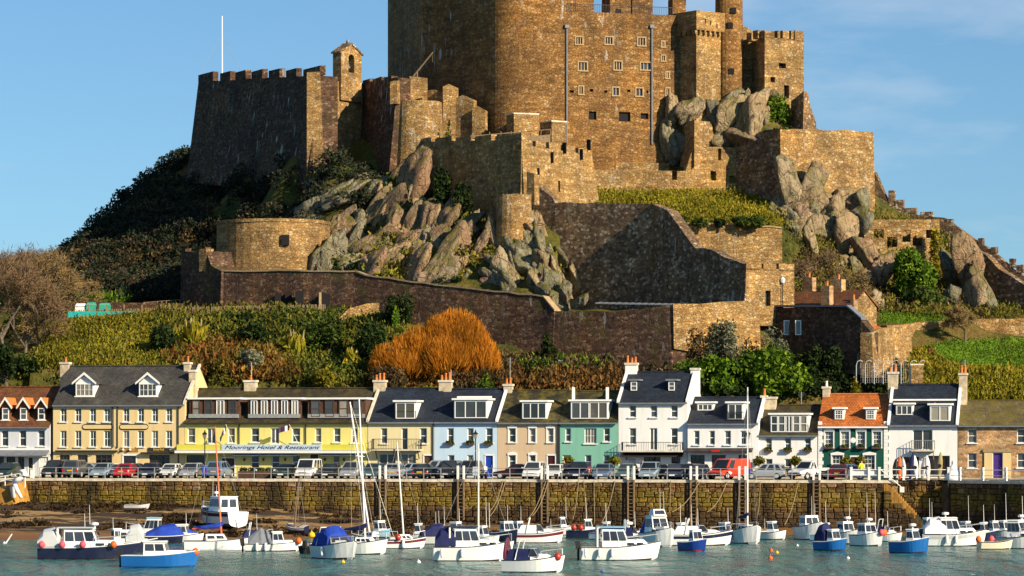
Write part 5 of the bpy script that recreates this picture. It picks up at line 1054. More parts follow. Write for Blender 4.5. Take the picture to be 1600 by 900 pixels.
def scatter(polys, n, Yr, rng=nrng, xr=None):
    """points on the hill whose place in the view lies within the polygons"""
    out = []; polys = polys if isinstance(polys[0][0], (tuple, list)) else [polys]; need = n; tries = 0
    x0 = min(p[0] for q in polys for p in q); x1 = max(p[0] for q in polys for p in q)
    while need > 0 and tries < 40:
        Y = rng.uniform(Yr[0], Yr[1], 20000); px = rng.uniform(x0, x1, 20000); X = PX(px, Y); Z = ground(X, Y); py = Y0 - F * (Z - H) / Y
        ok = np.zeros(len(Y), bool)
        for q in polys: ok |= inpoly(px, py, q)
        ok &= (X * ST + (Y - YF) * CT) > 11
        P = np.stack([X, Y, Z], 1)[ok][:need]; out.append(P); need -= len(P); tries += 1
        if len(P) == 0 and tries > 6: break
    return np.concatenate(out) if out else np.zeros((0, 3))
def outcrop(label, poly, n, Yr, size, mat, tilt=0.6, elong=1.7, big=(), alt=None, cat='rock outcrop'):
    P = scatter(poly, n, Yr); c = P.mean(0) if len(P) else np.array(PT(*big[0][:3])); root = empty('rock_outcrop', tuple(c), 0, label, cat)
    for p in P:
        m = alt if alt and rnd.random() < .3 else mat; s = size * rnd.choice([.6, .8, 1, 1, 1.35])
        o = link('rock', rnd.choice(RM[m]), root, Vector(p) - Vector(c) + Vector((0, 0, s * .25))); o.scale = (s * rnd.uniform(.6, .95), s * rnd.uniform(.6, 1), s * elong * rnd.uniform(.65, 1.05)); o.rotation_euler = (rnd.uniform(-.3, .3), tilt + rnd.uniform(-.3, .3), rnd.uniform(-.5, .5))
    for (px, py, Y, w, h, tl, m) in big:
        o = link('rock', rnd.choice(RM[m]), root, PT(px, py, Y) - Vector(c)); k = Y / F * .56; o.scale = (w * k, w * k * .9, h * k); o.rotation_euler = (rnd.uniform(-.2, .2), tl, rnd.uniform(-.6, .6))
    return root
outcrop('craggy pink and grey rock face below the round tower', [(468, 410), (505, 372), (580, 305), (640, 285), (705, 305), (775, 350), (772, 400), (745, 452), (600, 440), (480, 428)], 60, (342, 374), 1.7, 'pink_rock', .55, 1.9,
        [(620, 345, 358, 34, 62, .5, 'pink_rock'), (655, 385, 355, 45, 70, .35, 'grey_rock'), (700, 360, 355, 40, 60, .6, 'tan_rock'), (725, 375, 352, 34, 60, .5, 'pink_rock'), (590, 395, 356, 50, 70, .5, 'grey_rock'), (545, 400, 357, 48, 60, .6, 'grey_rock'), (620, 420, 352, 40, 50, .3, 'tan_rock'), (690, 425, 350, 44, 60, .2, 'grey_rock'), (515, 395, 358, 44, 60, .7, 'grey_rock'), (735, 430, 348, 40, 55, .4, 'grey_rock'), (575, 425, 352, 30, 44, 0, 'tan_rock'), (640, 330, 361, 30, 50, .5, 'tan_rock'), (612, 315, 363, 40, 40, .4, 'tan_rock'), (670, 335, 360, 34, 46, .6, 'pink_rock')], alt='grey_rock')
outcrop('pale grey cracked crag under the small turret', [(770, 372), (832, 352), (862, 400), (936, 470), (872, 488), (850, 466), (752, 452), (760, 410)], 55, (338, 356), 1.35, 'grey_rock', -.45, 1.7,
        [(805, 380, 349, 52, 50, -.2, 'grey_rock'), (825, 410, 346, 54, 66, -.5, 'grey_rock'), (855, 445, 343, 46, 60, -.4, 'grey_rock'), (790, 425, 346, 54, 62, -.3, 'tan_rock'), (882, 455, 341.5, 30, 46, -.2, 'grey_rock'), (862, 470, 340, 30, 40, 0, 'grey_rock'), (910, 468, 340, 26, 28, .2, 'grey_rock'), (765, 440, 346, 38, 44, -.5, 'pink_rock'), (840, 375, 349, 30, 40, -.5, 'grey_rock')], alt='tan_rock')
outcrop('heaped boulders between the keep and the square towers', [(1030, 170), (1110, 150), (1205, 150), (1205, 215), (1130, 225), (1040, 240)], 30, (366, 382), 1.3, 'tan_rock', .5, 1.3,
        [(1046, 215, 376, 40, 84, .05, 'grey_rock'), (1051, 176, 376, 34, 44, 0, 'tan_rock'), (1078, 176, 375, 44, 56, .5, 'tan_rock'), (1118, 182, 375, 44, 66, -.5, 'grey_rock'), (1140, 180, 374.5, 44, 80, .6, 'tan_rock'), (1172, 184, 374, 60, 84, .4, 'tan_rock'), (1190, 155, 376, 46, 36, -.2, 'pink_rock'), (1150, 152, 377, 50, 40, .4, 'grey_rock'), (1160, 212, 374, 60, 44, .5, 'pink_rock'), (1098, 212, 375.5, 56, 54, .2, 'tan_rock'), (1065, 225, 376, 40, 50, -.2, 'grey_rock'), (1190, 212, 373.6, 50, 44, .1, 'grey_rock'), (1130, 222, 375, 50, 40, .1, 'tan_rock')], alt='grey_rock')
outcrop('rounded sunlit boulders spilling below the outer ward wall', [(1205, 300), (1235, 300), (1350, 325), (1352, 390), (1400, 445), (1340, 445), (1240, 370), (1212, 340)], 60, (356, 374), 1.35, 'tan_rock', -.3, 1.25,
        [(1236, 296, 367.5, 56, 84, -.15, 'tan_rock'), (1270, 296, 368, 58, 66, .4, 'tan_rock'), (1248, 338, 365, 50, 56, 0, 'pink_rock'), (1302, 335, 367, 80, 50, .2, 'tan_rock'), (1298, 365, 364, 48, 60, -.4, 'grey_rock'), (1322, 368, 363, 50, 70, -.5, 'tan_rock'), (1340, 345, 367, 54, 56, -.4, 'grey_rock'), (1222, 316, 367.6, 40, 70, .2, 'grey_rock'), (1285, 312, 368, 50, 40, -.7, 'tan_rock'), (1358, 400, 361, 44, 70, -.6, 'pink_rock'), (1380, 420, 360, 44, 60, -.6, 'pink_rock'), (1346, 316, 371, 40, 56, -.3, 'grey_rock'), (1270, 360, 363, 60, 50, .3, 'tan_rock'), (1265, 326, 367, 50, 40, .2, 'grey_rock'), (1318, 312, 371.5, 40, 36, .1, 'tan_rock')], alt='grey_rock')
outcrop('dark leaning crag near the slope wall', [(1470, 388), (1520, 382), (1548, 440), (1542, 482), (1490, 470), (1466, 420)], 22, (352, 374), 1.4, 'pink_rock', -.5, 1.9,
        [(1485, 420, 362, 40, 80, -.35, 'grey_rock'), (1512, 420, 360, 44, 90, -.45, 'pink_rock'), (1530, 440, 358, 30, 80, -.5, 'pink_rock'), (1520, 460, 356, 36, 56, -.3, 'tan_rock'), (1485, 462, 355, 34, 40, -.3, 'grey_rock'), (1545, 470, 356, 26, 50, .1, 'grey_rock')], alt='grey_rock')
outcrop('small broken rocks among scrub above the tiled cottage', [(1290, 440), (1380, 440), (1385, 490), (1300, 492)], 24, (346, 364), .75, 'tan_rock', .3, 1.2, [(1365, 470, 351, 24, 28, .3, 'tan_rock'), (1340, 482, 350, 30, 24, 0, 'tan_rock')])
outcrop('shaded grey shelf of rock on the dark hillside', [(466, 345), (500, 320), (600, 262), (612, 300), (520, 345)], 26, (364, 384), 1.3, 'grey_rock', 1.1, 2.0)

# ------------------------------------------------------------------ vegetation
def tufts(name, label, polys, n, Yr, size, mat, elong=1.4, up=1.0, lift=.35, k=3, spread=.5):
    P = scatter(polys, n, Yr); m = len(P)
    if not m: return
    Pk = np.repeat(P, k, 0) + nrng.normal(size=(m * k, 3)) * np.array([spread, spread, spread * .5]); Pk[:, 2] = np.maximum(Pk[:, 2], ground(Pk[:, 0], Pk[:, 1]) - .05) + nrng.random(m * k) * lift * 2
    nn = m * k; a = nrng.normal(size=(nn, 3)) * .6; a[:, 2] = np.abs(a[:, 2]) * .5 + up; a /= np.linalg.norm(a, axis=1)[:, None]; b = np.cross(a, nrng.normal(size=(nn, 3))); b /= np.linalg.norm(b, axis=1)[:, None] + 1e-9
    s = size * (.5 + nrng.random(nn))[:, None]
    V = np.stack([Pk - b * s * .4, Pk + b * s * .4, Pk + a * s * elong + b * s * .12, Pk + a * s * elong * .9 - b * s * .2], 1).reshape(-1, 3)
    return tag(link(name, fast_mesh(name, V, np.arange(nn * 4).reshape(nn, 4), mat)), label, None, None, 'stuff')
def lumps(name, label, polys, n, Yr, rad, leaf, per, mat, squash=.75):
    """a close cover of low scrub that reads as one mass"""
    P = scatter(polys, n, Yr); r = rad * (.5 + nrng.random(len(P))); Rr = np.stack([r, r, r * squash], 1); P = P + np.array([0, 0, 1.0]) * (r * .35)[:, None]
    V, Fc = leaf_arrays(P, Rr, per * len(P), leaf, shell=.6); return tag(link(name, fast_mesh(name, V, Fc, mat)), label, None, None, 'stuff')
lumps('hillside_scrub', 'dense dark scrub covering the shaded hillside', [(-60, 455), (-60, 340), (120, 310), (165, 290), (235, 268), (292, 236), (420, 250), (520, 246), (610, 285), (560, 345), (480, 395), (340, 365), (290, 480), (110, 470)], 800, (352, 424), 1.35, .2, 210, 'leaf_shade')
lumps('hillside_brush', 'bare purplish brush on the shaded hillside', [(100, 420), (200, 330), (330, 330), (460, 330), (500, 380), (340, 380), (290, 470), (120, 455)], 170, (355, 410), 1.2, .18, 150, 'leaf_brown')
GOLDB = [(18, 612), (100, 508), (240, 492), (330, 520), (300, 560), (262, 612)]
tufts('hillside_grass', 'yellow-green rough grass on the bank above the inn', GOLDB, 15000, (322, 348), .15, 'leaf_gold', lift=.14)
tufts('hillside_weeds', 'darker olive weeds through the rough grass bank', GOLDB, 5000, (322, 348), .2, 'leaf_olive', lift=.2)
tufts('bank_grass', 'olive rough grass between shrubs on the bank', [(240, 492), (560, 486), (640, 520), (620, 610), (250, 612)], 11000, (322, 348), .24, 'leaf_olive')
lumps('undergrowth', 'mixed green undergrowth on the bank behind the hotel', [(330, 500), (565, 490), (640, 520), (620, 606), (480, 606), (430, 560), (330, 540)], 230, (322, 348), .95, .2, 110, 'leaf_mid')
lumps('dark_undergrowth', 'dark ivy and bramble undergrowth on the bank', [(225, 510), (290, 505), (470, 500), (610, 530), (600, 600), (520, 590), (440, 545), (300, 548)], 130, (322, 348), .95, .2, 120, 'leaf_dark')
tufts('bracken', 'rust-brown bracken on the bank above the hotel roof', [[(250, 545), (330, 535), (440, 560), (470, 600), (300, 608)], [(790, 590), (975, 584), (985, 616), (780, 616)]], 7500, (321, 345), .24, 'leaf_rust')
lumps('bramble', 'brown bramble and bracken scrub behind the slate roofs', [[(270, 545), (340, 540), (430, 575), (420, 606), (290, 606)], [(560, 560), (640, 560), (700, 590), (800, 590), (980, 592), (980, 616), (560, 612)]], 130, (321, 340), .8, .18, 90, 'leaf_rust')
tufts('dry_grass', 'dry olive grass on the bank below the lower walls', [(700, 560), (870, 565), (1000, 572), (1060, 590), (1060, 620), (700, 610)], 6000, (320, 334), .22, 'leaf_brown')
lumps('shaded_undergrowth', 'dark bushes along the foot of the walls behind the white houses', [(1050, 575), (1200, 560), (1395, 565), (1400, 628), (1050, 628)], 170, (320, 334), 1.0, .22, 110, 'leaf_dark')
lumps('wall_foot_scrub', 'brown scrub at the foot of the lower curtain wall', [(1050, 560), (1180, 520), (1200, 565), (1060, 590)], 60, (322, 336), .8, .16, 100, 'leaf_brown')
tufts('lawn_blades', 'short bright grass blades of the lawn', LAWN, 5000, (326, 358), .13, 'leaf_bright', 1.0, 1.2, .05, 3, .3)
tufts('castle_bank_grass', 'long yellow-green grass of the bank under the gun wall', BANK[0], 8000, (356, 374), .17, 'leaf_gold', 1.2, 1.1, .12)
tufts('slope_grass', 'dry golden grass on the slope above the stone house', [[(1430, 555), (1500, 585), (1640, 588), (1640, 640), (1420, 640)]], 9000, (320, 340), .2, 'leaf_gold')
tufts('ridge_grass', 'tufted grass among the rocks near the ruin', [[(1240, 345), (1350, 330), (1480, 360), (1560, 440), (1600, 500), (1480, 500), (1380, 490), (1250, 480), (1230, 420)]], 6000, (348, 382), .2, 'leaf_olive')
lumps('slope_scrub', 'grey-brown scrub on the slope around the ruin', [[(1235, 375), (1340, 400), (1400, 470), (1385, 492), (1250, 485)], [(1380, 400), (1480, 470), (1560, 480), (1560, 500), (1380, 490)]], 120, (348, 376), .9, .17, 95, 'leaf_brown')
lumps('rock_ivy', 'dark ivy hanging over the rock face', [(600, 290), (660, 270), (735, 300), (740, 330), (690, 330), (640, 345), (600, 310)], 46, (354, 372), 1.2, .24, 130, 'leaf_mid')
tufts('crag_grass', 'yellow grass growing in the cracks of the crag', [[(560, 340), (740, 340), (740, 440), (560, 440)], [(800, 370), (860, 400), (930, 470), (880, 470), (790, 400)]], 700, (340, 366), .3, 'leaf_gold')
tufts('terrace_grass', 'green grass strip by the fence on the terrace', [[(0, 462), (110, 466), (200, 470), (200, 478), (110, 480), (0, 480)], [(820, 570), (960, 568), (960, 584), (820, 584)]], 2600, (326, 375), .28, 'leaf_bright')

def shrub(label, px, py, Y, w, h, mat, n=1400, leaf=.2, lobes=9, name='shrub', seed=None, cat='shrub', ground_it=False, up=0.0, stem=True, group=None):
    k = Y / F; W_, H_ = w * k / 2, h * k; base = PT(px, py, Y)
    gz = float(ground(base.x, base.y)) - .1
    if .2 < base.z - gz < 5: H_ += base.z - gz; base.z = gz          # stands on the slope, crown reaching as high
    root = empty(name, base, 0, label, cat, group); r = np.random.default_rng(seed or int(px * 7 + py))
    a = r.random(lobes) * 6.283; rr = np.sqrt(r.random(lobes)) * .72; C_ = np.stack([np.cos(a) * rr * W_, np.sin(a) * rr * W_ * .8, H_ * (.28 + .5 * r.random(lobes) * (1 - rr * .5))], 1)
    Rr = np.stack([W_ * (.3 + .22 * r.random(lobes)), W_ * (.3 + .2 * r.random(lobes)), H_ * (.2 + .14 * r.random(lobes))], 1)
    C_ = np.vstack([C_, [[0, 0, H_ * .45]]]); Rr = np.vstack([Rr, [[W_ * .62, W_ * .55, H_ * .46]]])
    leaf_blob('crown', root, C_, Rr, n, leaf, mat, shell=.55, rng=r, up=up)
    if stem:
        tb = MB()
        for i in range(4): tb.tube([(0, 0, -.4), (C_[i][0] * .5, C_[i][1] * .5, C_[i][2] * .5), tuple(C_[i])], [.09 * (1 + H_ / 6), .06, .02], 5)
        tb.obj('trunk', 'bark', root)
    return root
for a in [('large bright green evergreen beside the dark building', 1212, 632, 325, 135, 104, 'leaf_bright', 6500, .26, 16, 'evergreen_tree', None, 'tree'),
          ('spreading green evergreen behind the tall white house', 1105, 628, 325, 120, 76, 'leaf_bright', 4200, .25, 13, 'evergreen_tree', None, 'tree'),
          ('round bright bush by the pale cream house chimney', 664, 609, 324, 36, 18, 'leaf_bright', 900, .14, 6),
          ('upright bright bush behind the blue house', 757, 610, 323.5, 30, 28, 'leaf_bright', 900, .14, 6),
          ('low garden bush under the lower wall', 838, 578, 328, 64, 20, 'leaf_mid', 1300, .16, 9),
          ('narrow upright yellow-green conifer behind the green house', 1336, 617, 323, 20, 36, 'leaf_gold', 800, .15, 6),
          ('ivy-clad green bush climbing to the ruin', 1427, 470, 357, 70, 92, 'leaf_bright', 4200, .24, 16),
          ('dark rounded bush below the ivy', 1440, 492, 354, 70, 50, 'leaf_mid', 2200, .22, 11),
          ('green bush beside the crenellated tower foot', 1216, 182, 374.5, 38, 44, 'leaf_bright', 1300, .2, 8),
          ('low green bush behind the broken stump', 1228, 204, 372, 60, 20, 'leaf_mid', 900, .2, 7),
          ('tall dark bush against the shaded middle wall', 690, 320, 357, 44, 62, 'leaf_dark', 1700, .24, 9),
          ('dark spreading bush on the crag top by the turret', 722, 318, 355, 40, 44, 'leaf_dark', 1300, .24, 8),
          ('silvery shrub before the lit lower wall', 1130, 545, 325.5, 62, 58, 'leaf_grey', 1900, .16, 10),
          ('second silvery shrub under the gate tower', 1215, 545, 326, 54, 48, 'leaf_grey', 1400, .16, 8),
          ('brown twiggy shrub by the lit lower wall', 1085, 548, 326, 46, 46, 'leaf_brown', 1300, .16, 8),
          ('first low bush on the castle lawn edge', 1062, 354, 357.6, 30, 20, 'leaf_mid', 700, .18, 5), ('second low bush on the castle lawn edge', 1095, 356, 357.4, 26, 18, 'leaf_mid', 700, .18, 5),
          ('third low bush on the castle lawn edge', 1124, 356, 357.4, 24, 16, 'leaf_dark', 700, .18, 5), ('wide low bush at the lawn end by the boulders', 1168, 358, 357.2, 60, 24, 'leaf_mid', 1000, .18, 7),
          ('dark rounded shrub mid-bank beneath the battery', 255, 545, 334, 60, 44, 'leaf_dark', 1700, .2, 9), ('dark bank shrub beside the pampas clump', 395, 540, 335, 60, 40, 'leaf_dark', 1500, .2, 9),
          ('large dark green shrub above the hotel chimney', 515, 545, 334, 80, 60, 'leaf_mid', 2600, .2, 12), ('dark bushy mass beside the orange willow', 580, 560, 331, 60, 70, 'leaf_dark', 2400, .2, 11),
          ('golden rounded shrub just above the hotel roof', 508, 606, 325.5, 52, 34, 'leaf_gold', 1400, .15, 8), ('brown rounded shrub below the willow', 610, 606, 325, 70, 46, 'leaf_brown', 1700, .16, 10),
          ('yellow-green shrub above the inn chimney', 345, 580, 328, 44, 34, 'leaf_olive', 1000, .16, 8), ('grey-green shrub above the rust bracken', 395, 575, 328.5, 50, 36, 'leaf_grey', 1100, .16, 8),
          ('ivy mass on the long low wall', 625, 500, 339, 50, 48, 'leaf_dark', 1500, .2, 9), ('green ivy beside the orange wall patch', 618, 505, 338, 20, 34, 'leaf_bright', 500, .18, 5),
          ('rust shrub on the slope near the lawn', 1440, 572, 336, 60, 36, 'leaf_rust', 1300, .18, 8), ('dark shrub by the slope wall foot', 1505, 500, 354, 50, 24, 'leaf_dark', 900, .2, 7),
          ('orange-brown shrub beside the small lawn', 1445, 492, 356, 34, 18, 'leaf_rust', 600, .17, 5), ('dark gorse beside the lawn wall', 1555, 585, 334, 22, 18, 'leaf_dark', 500, .15, 4),
          ('dark shrub behind the cottage chimneys', 1290, 470, 352, 26, 20, 'leaf_bright', 500, .18, 5), ('green climbing shrub on the great dark wall foot', 1290, 560, 326, 60, 30, 'leaf_dark', 1000, .2, 7),
          ('bushy dark ivy under the outer wall end', 855, 555, 330, 30, 40, 'leaf_dark', 900, .2, 6), ('ivy tuft in the ruined tower gap', 702, 215, 371.5, 14, 40, 'leaf_mid', 400, .2, 4),
          ('ivy on the arched ruin corner', 1458, 385, 364.5, 20, 46, 'leaf_gold', 700, .2, 5)]:
    shrub(a[0], a[1], a[2], a[3], a[4], a[5], a[6], a[7], a[8], a[9], *(a[10:] if len(a) > 10 else ()))
# orange willow: a dome of upright glowing shoots
def shoots(parent, W_, D_, H_, n, mat, L=.9, wd=.045, rng=nrng, name='shoots'):
    a = rng.random(n) * 6.283; r = np.sqrt(rng.random(n)); th = rng.random(n) ** .7
    tip = np.stack([np.cos(a) * r * W_, np.sin(a) * r * D_, H_ * (.25 + .75 * np.sqrt(np.maximum(0, 1 - r * r)) * (.55 + .45 * th))], 1)
    tip *= (.93 + .1 * rng.random(n))[:, None]; d = tip - np.array([0, 0, -.35 * H_]); d /= np.linalg.norm(d, axis=1)[:, None]; d += rng.normal(size=(n, 3)) * .16
    l = L * (.5 + rng.random(n))[:, None]; b = np.cross(d, rng.normal(size=(n, 3))); b /= np.linalg.norm(b, axis=1)[:, None]
    bs = tip - d * l; V = np.stack([bs - b * wd, bs + b * wd, tip + b * wd * .3, tip - b * wd * .3], 1).reshape(-1, 3)
    return link(name, fast_mesh(name, V, np.arange(n * 4).reshape(n, 4), mat), parent)
k = 330 / F
for (lb, px, py, w, h, n, mt, Y_) in (('big dome-shaped orange willow bush on the bank', 700, 592, 168, 118, 9000, 'willow_orange', 329), ('lower orange-brown willow skirt beside the big dome', 640, 594, 130, 84, 4500, 'willow_orange', 328.4)):
    rt = empty('willow_bush', PT(px, py, Y_), 0, lb, 'bush'); [setattr(shoots(rt, w * k / 2 * q, w * k / 2.4 * q, h * k * hq, int(n * nq * 2.4), mt, .75, .026, name='shoots'), 'location', (dx * w * k, dy * w * k, dz * h * k)) for q, hq, nq, dx, dy, dz in ((.72, .96, .4, .08, 0, .0), (.5, .72, .2, -.26, -.1, .02), (.42, .62, .16, .3, -.12, .0), (.5, .6, .2, -.02, -.25, .0), (.3, .5, .1, -.1, -.1, .38))]
    tb = MB()
    for i in range(14): q = rnd.uniform(0, 6.28); tb.tube([(0, 0, -.5), (math.cos(q) * 1.2, math.sin(q) * 1.2, 1.5), (math.cos(q) * w * k * .36, math.sin(q) * w * k * .3, h * k * .6)], [.12, .08, .03], 5)
    tb.obj('trunk', 'bark', rt)
for lb, px, py, Y_, h, n in (('tall pampas clump with pale plumes on the bank', 304, 545, 335, 46, 9), ('smaller pampas clump beside the tall one', 275, 548, 335, 40, 6), ('pampas plumes above the hotel chimney', 462, 556, 333, 40, 5), ('single pampas plume near the dark shrub', 548, 572, 330, 30, 2)):
    rt = empty('pampas_grass', PT(px, py, Y_), 0, lb, 'grass clump'); hh = h * Y_ / F
    V, Fc = leaf_arrays([(0, 0, hh * .3)], (hh * .35, hh * .35, hh * .3), 260, hh * .22, up=1.5, elong=1.6); link('leaves', fast_mesh('leaves', V * np.array([1, 1, 1]), Fc, 'leaf_gold'), rt)
    for i in range(n):
        x = rnd.uniform(-.5, .5) * hh * .5; MB().tube([(x * .4, 0, 0), (x, rnd.uniform(-.2, .2), hh * .62), (x * 1.15, 0, hh * .7), (x * 1.35, 0, hh * rnd.uniform(.92, 1.08))], [.02, .03, .13, .03], 6).obj('plume', 'straw', rt)
def bare_tree(label, px, py, Y, h, w, seed, mat='bark', tw='twig', ntw=1500, lean=0.0, name='bare_tree', levels=4, r0=.22):
    r = random.Random(seed); k = Y / F; H_ = h * k; rt = empty(name, PT(px, py, Y), 0, label, 'tree'); mb = MB(); tips = []
    def grow(p, d, L, rad, lv):
        d1 = (d + Vector((r.gauss(0, .16), r.gauss(0, .16), r.gauss(.05, .1)))).normalized(); m_ = p + d * L * .5; e = m_ + d1 * L * .5
        mb.tube([p, m_, e], [rad, rad * .8, rad * .6], 6 if lv > 2 else 3, caps=False)
        if lv <= 1: tips.append((e, d1)); 
        if lv == 0: return
        for i in range(r.choice([2, 3, 3]) if lv < levels else 4):
            ax = Vector((r.gauss(0, 1), r.gauss(0, 1), r.gauss(0, .4))).normalized(); nd = (d1 * .75 + ax * r.uniform(.5, .95) * (w / h) * 1.35 + Vector((0, 0, .12))).normalized()
            grow(m_ + (e - m_) * r.uniform(.2, 1), nd, L * r.uniform(.6, .82), rad * .58, lv - 1)
    grow(Vector((0, 0, -.4)), Vector((lean, 0, 1)).normalized(), H_ * .38, r0, levels); mb.obj('trunk', mat, rt)
    rg = np.random.default_rng(seed); T = np.array([tuple(t_[0]) for t_ in tips]); Dd = np.array([tuple(t_[1]) for t_ in tips]); i = rg.integers(0, len(T), ntw)
    d = Dd[i] + rg.normal(size=(ntw, 3)) * .7; d /= np.linalg.norm(d, axis=1)[:, None]; L = (H_ * .07 * (.5 + rg.random(ntw)))[:, None]; s = T[i] + rg.normal(size=(ntw, 3)) * H_ * .03; b = np.cross(d, rg.normal(size=(ntw, 3))); b /= np.linalg.norm(b, axis=1)[:, None]
    V = np.stack([s - b * .035, s + b * .035, s + d * L], 1).reshape(-1, 3); link('crown', fast_mesh('crown', V, np.arange(ntw * 3).reshape(ntw, 3), tw), rt); return rt
for i, (lb, px, py, Y_, h, w, tw, n) in enumerate([('tall bare tree at the frame edge, ivy-dark trunk', 6, 585, 333, 190, 130, 'twig', 3800), ('slender bare tree before the hillside bank', 40, 580, 335, 175, 110, 'twig', 3200), ('pale-limbed bare tree leaning over the bank', 62, 572, 337, 120, 90, 'twig_gold', 1500),
        ('golden-brown bare tree with a broad crown on the terrace', 85, 500, 352, 120, 120, 'twig_gold', 4000), ('bare tree behind the terrace, thin topmost twigs', 30, 495, 362, 125, 120, 'twig', 3600), ('low brown bare tree by the green fence', 112, 488, 356, 80, 90, 'twig_gold', 2600), ('distant bare tree on the hill line', 62, 430, 392, 50, 70, 'twig', 1500), ('bare tree beyond the frame edge trees', -30, 560, 345, 190, 140, 'twig', 3400),
        ('round leafless grey tree on the bright lawn', 1508, 530, 343, 74, 92, 'twig_gold', 3600), ('leafless shrubby tree beside the gate tower', 1262, 470, 352, 90, 90, 'twig', 2600), ('pale bare tree above the cottage chimneys', 1322, 470, 353, 70, 80, 'twig_gold', 2200), ('thin bare tree among the boulders', 1290, 440, 358, 70, 70, 'twig', 1600), ('small bare thorn behind the garden wall', 1350, 480, 351, 46, 60, 'twig', 1200), ('tiny bare tree on the far hill shoulder', 86, 402, 398, 28, 24, 'twig', 200)]):
    bare_tree(lb, px, py, Y_, h, w, 50 + i, 'bark', tw, n, r0=.16 if h < 100 else .24)
lumps('rock_scrub', 'green scrub in the clefts of the rock face', [(560, 330), (600, 300), (740, 330), (770, 400), (740, 450), (640, 450), (600, 420), (520, 430), (500, 400), (560, 370)], 60, (342, 370), .8, .17, 90, 'leaf_olive')
lumps('crag_ivy', 'dark ivy in the clefts of the rock face', [(560, 330), (600, 300), (740, 330), (770, 400), (740, 450), (640, 450), (600, 420), (520, 430), (500, 400), (560, 370)], 40, (342, 370), .9, .18, 100, 'leaf_dark')
for i, (lb, px, py, Y_, w, h) in enumerate([('ivy-wrapped thicket at the lower frame edge', 10, 600, 331, 60, 70), ('dark ivy thicket between the bare trunks', 45, 596, 333, 56, 50), ('bramble thicket below the golden tree', 30, 545, 343, 90, 60), ('brown thicket beside the terrace wall', 75, 505, 350, 90, 46)]):
    shrub(lb, px, py, Y_, w, h, ('leaf_dark', 'leaf_dark', 'leaf_olive', 'leaf_brown')[i], 1600, .2, 10, 'thicket', 300 + i, 'thicket')

# loose weed and small stones strewn over the foreshore
wu = nrng.uniform(-58, 24, 9000); wv = nrng.uniform(-48, -10.6, 9000); wz = beach_h(wu, wv); wn_ = vnoise(wu, wv * .55, 4.5, 31) + vnoise(wu, wv, 1.6, 32) * .6
ok = (wz > .12) & (wn_ > .06 - .25 * np.clip(wz - 1.6, 0, 1)) ; wu, wv, wz = wu[ok], wv[ok], wz[ok]
C_ = np.stack([wu * CT + wv * ST, YF - wu * ST + wv * CT, wz + .03], 1); V, Fc = leaf_arrays(C_, np.stack([nrng.uniform(.25, .7, len(C_)), nrng.uniform(.25, .6, len(C_)), nrng.uniform(.06, .16, len(C_))], 1), len(C_) * 7, .2, shell=.3)
tag(link('seaweed', fast_mesh('seaweed', V, Fc, 'seaweed')), 'dark seaweed strewn in bands over the foreshore', None, None, 'stuff')
# ------------------------------------------------------------------ cottage and long shaded building on the slope
lb_ = stonewall('long_shaded_building', 'long dark building wall in shade below the tiled cottage', [(1188, 334, 482, 580), (1250, 330.5, 480, 580), (1322, 326.3, 480, 585), (1345, 325, 500, 585), (1362, 324.2, 520, 590)], 'lower_stone', 1.2, 0.05, 'building')
for px, Y_ in ((1229, 331.6), (1247, 330.4)):
    w = MB(); w.box(-.3, .3, -.25, .12, -.75, .75); wo = w.obj('window', 'white_trim', lb_, PT(px, 512, Y_) - lb_.location); MB().box(-.2, .2, -.28, -.24, -.65, .65).obj('pane', 'window_glass', wo)
lf = MB(); pr = [PT(1190, 478, 333.9), PT(1322, 478, 326.2), PT(1345, 498, 324.9)]
for a, b in zip(pr[:-1], pr[1:]): lf.hexa([a + Vector((0, -.35, -.1)), b + Vector((0, -.35, -.1)), b + Vector((.6, .8, -.1)), a + Vector((.6, .8, -.1))], [a + Vector((0, -.35, .08)), b + Vector((0, -.35, .08)), b + Vector((.6, .8, .12)), a + Vector((.6, .8, .12))])
lf.obj('parapet_flashing', 'lead', lb_, -lb_.location)
stonewall('lit_end_wall', 'sunlit stone end of the long shaded building', [(1362, 324, 520, 590), (1372, 325.5, 514, 590), (1400, 331, 512, 590), (1424, 335, 522, 585)], 'rubble_stone', 1.2, .05, 'building', jag=.1)
fr = pframe(1212, 338.5, 1330, 333); z0 = fr.Z(1270, 492); ct = fr.root('tiled_cottage', 'brown cottage with dark red tiled roof and three chimneys', 'cottage', z0); L_ = fr.len; D_ = 5.0
ze = fr.Z(1270, 480) - z0; zr = fr.Z(1270, 457, D_ / 2) - z0
mb = MB(); mb.box(0, L_, 0, D_, -2, ze); mb.add([(L_, 0, ze), (L_, D_, ze), (L_, D_ / 2, zr - .1), (0, 0, ze), (0, D_, ze), (0, D_ / 2, zr - .1)], [(0, 1, 2), (5, 4, 3)]); mb.obj('wall', 'rubble_stone', ct)
r_ = MB(); r_.hexa([(-.1, -.3, ze - .15), (L_ + .15, -.3, ze - .15), (L_ + .15, D_ / 2, zr), (-.1, D_ / 2, zr)], [(-.1, -.3, ze), (L_ + .15, -.3, ze), (L_ + .15, D_ / 2, zr + .12), (-.1, D_ / 2, zr + .12)]); r_.hexa([(-.1, D_ / 2, zr), (L_ + .15, D_ / 2, zr), (L_ + .15, D_ + .3, ze - .15), (-.1, D_ + .3, ze - .15)], [(-.1, D_ / 2, zr + .12), (L_ + .15, D_ / 2, zr + .12), (L_ + .15, D_ + .3, ze), (-.1, D_ + .3, ze)]); r_.obj('roof', 'tile_red', ct)
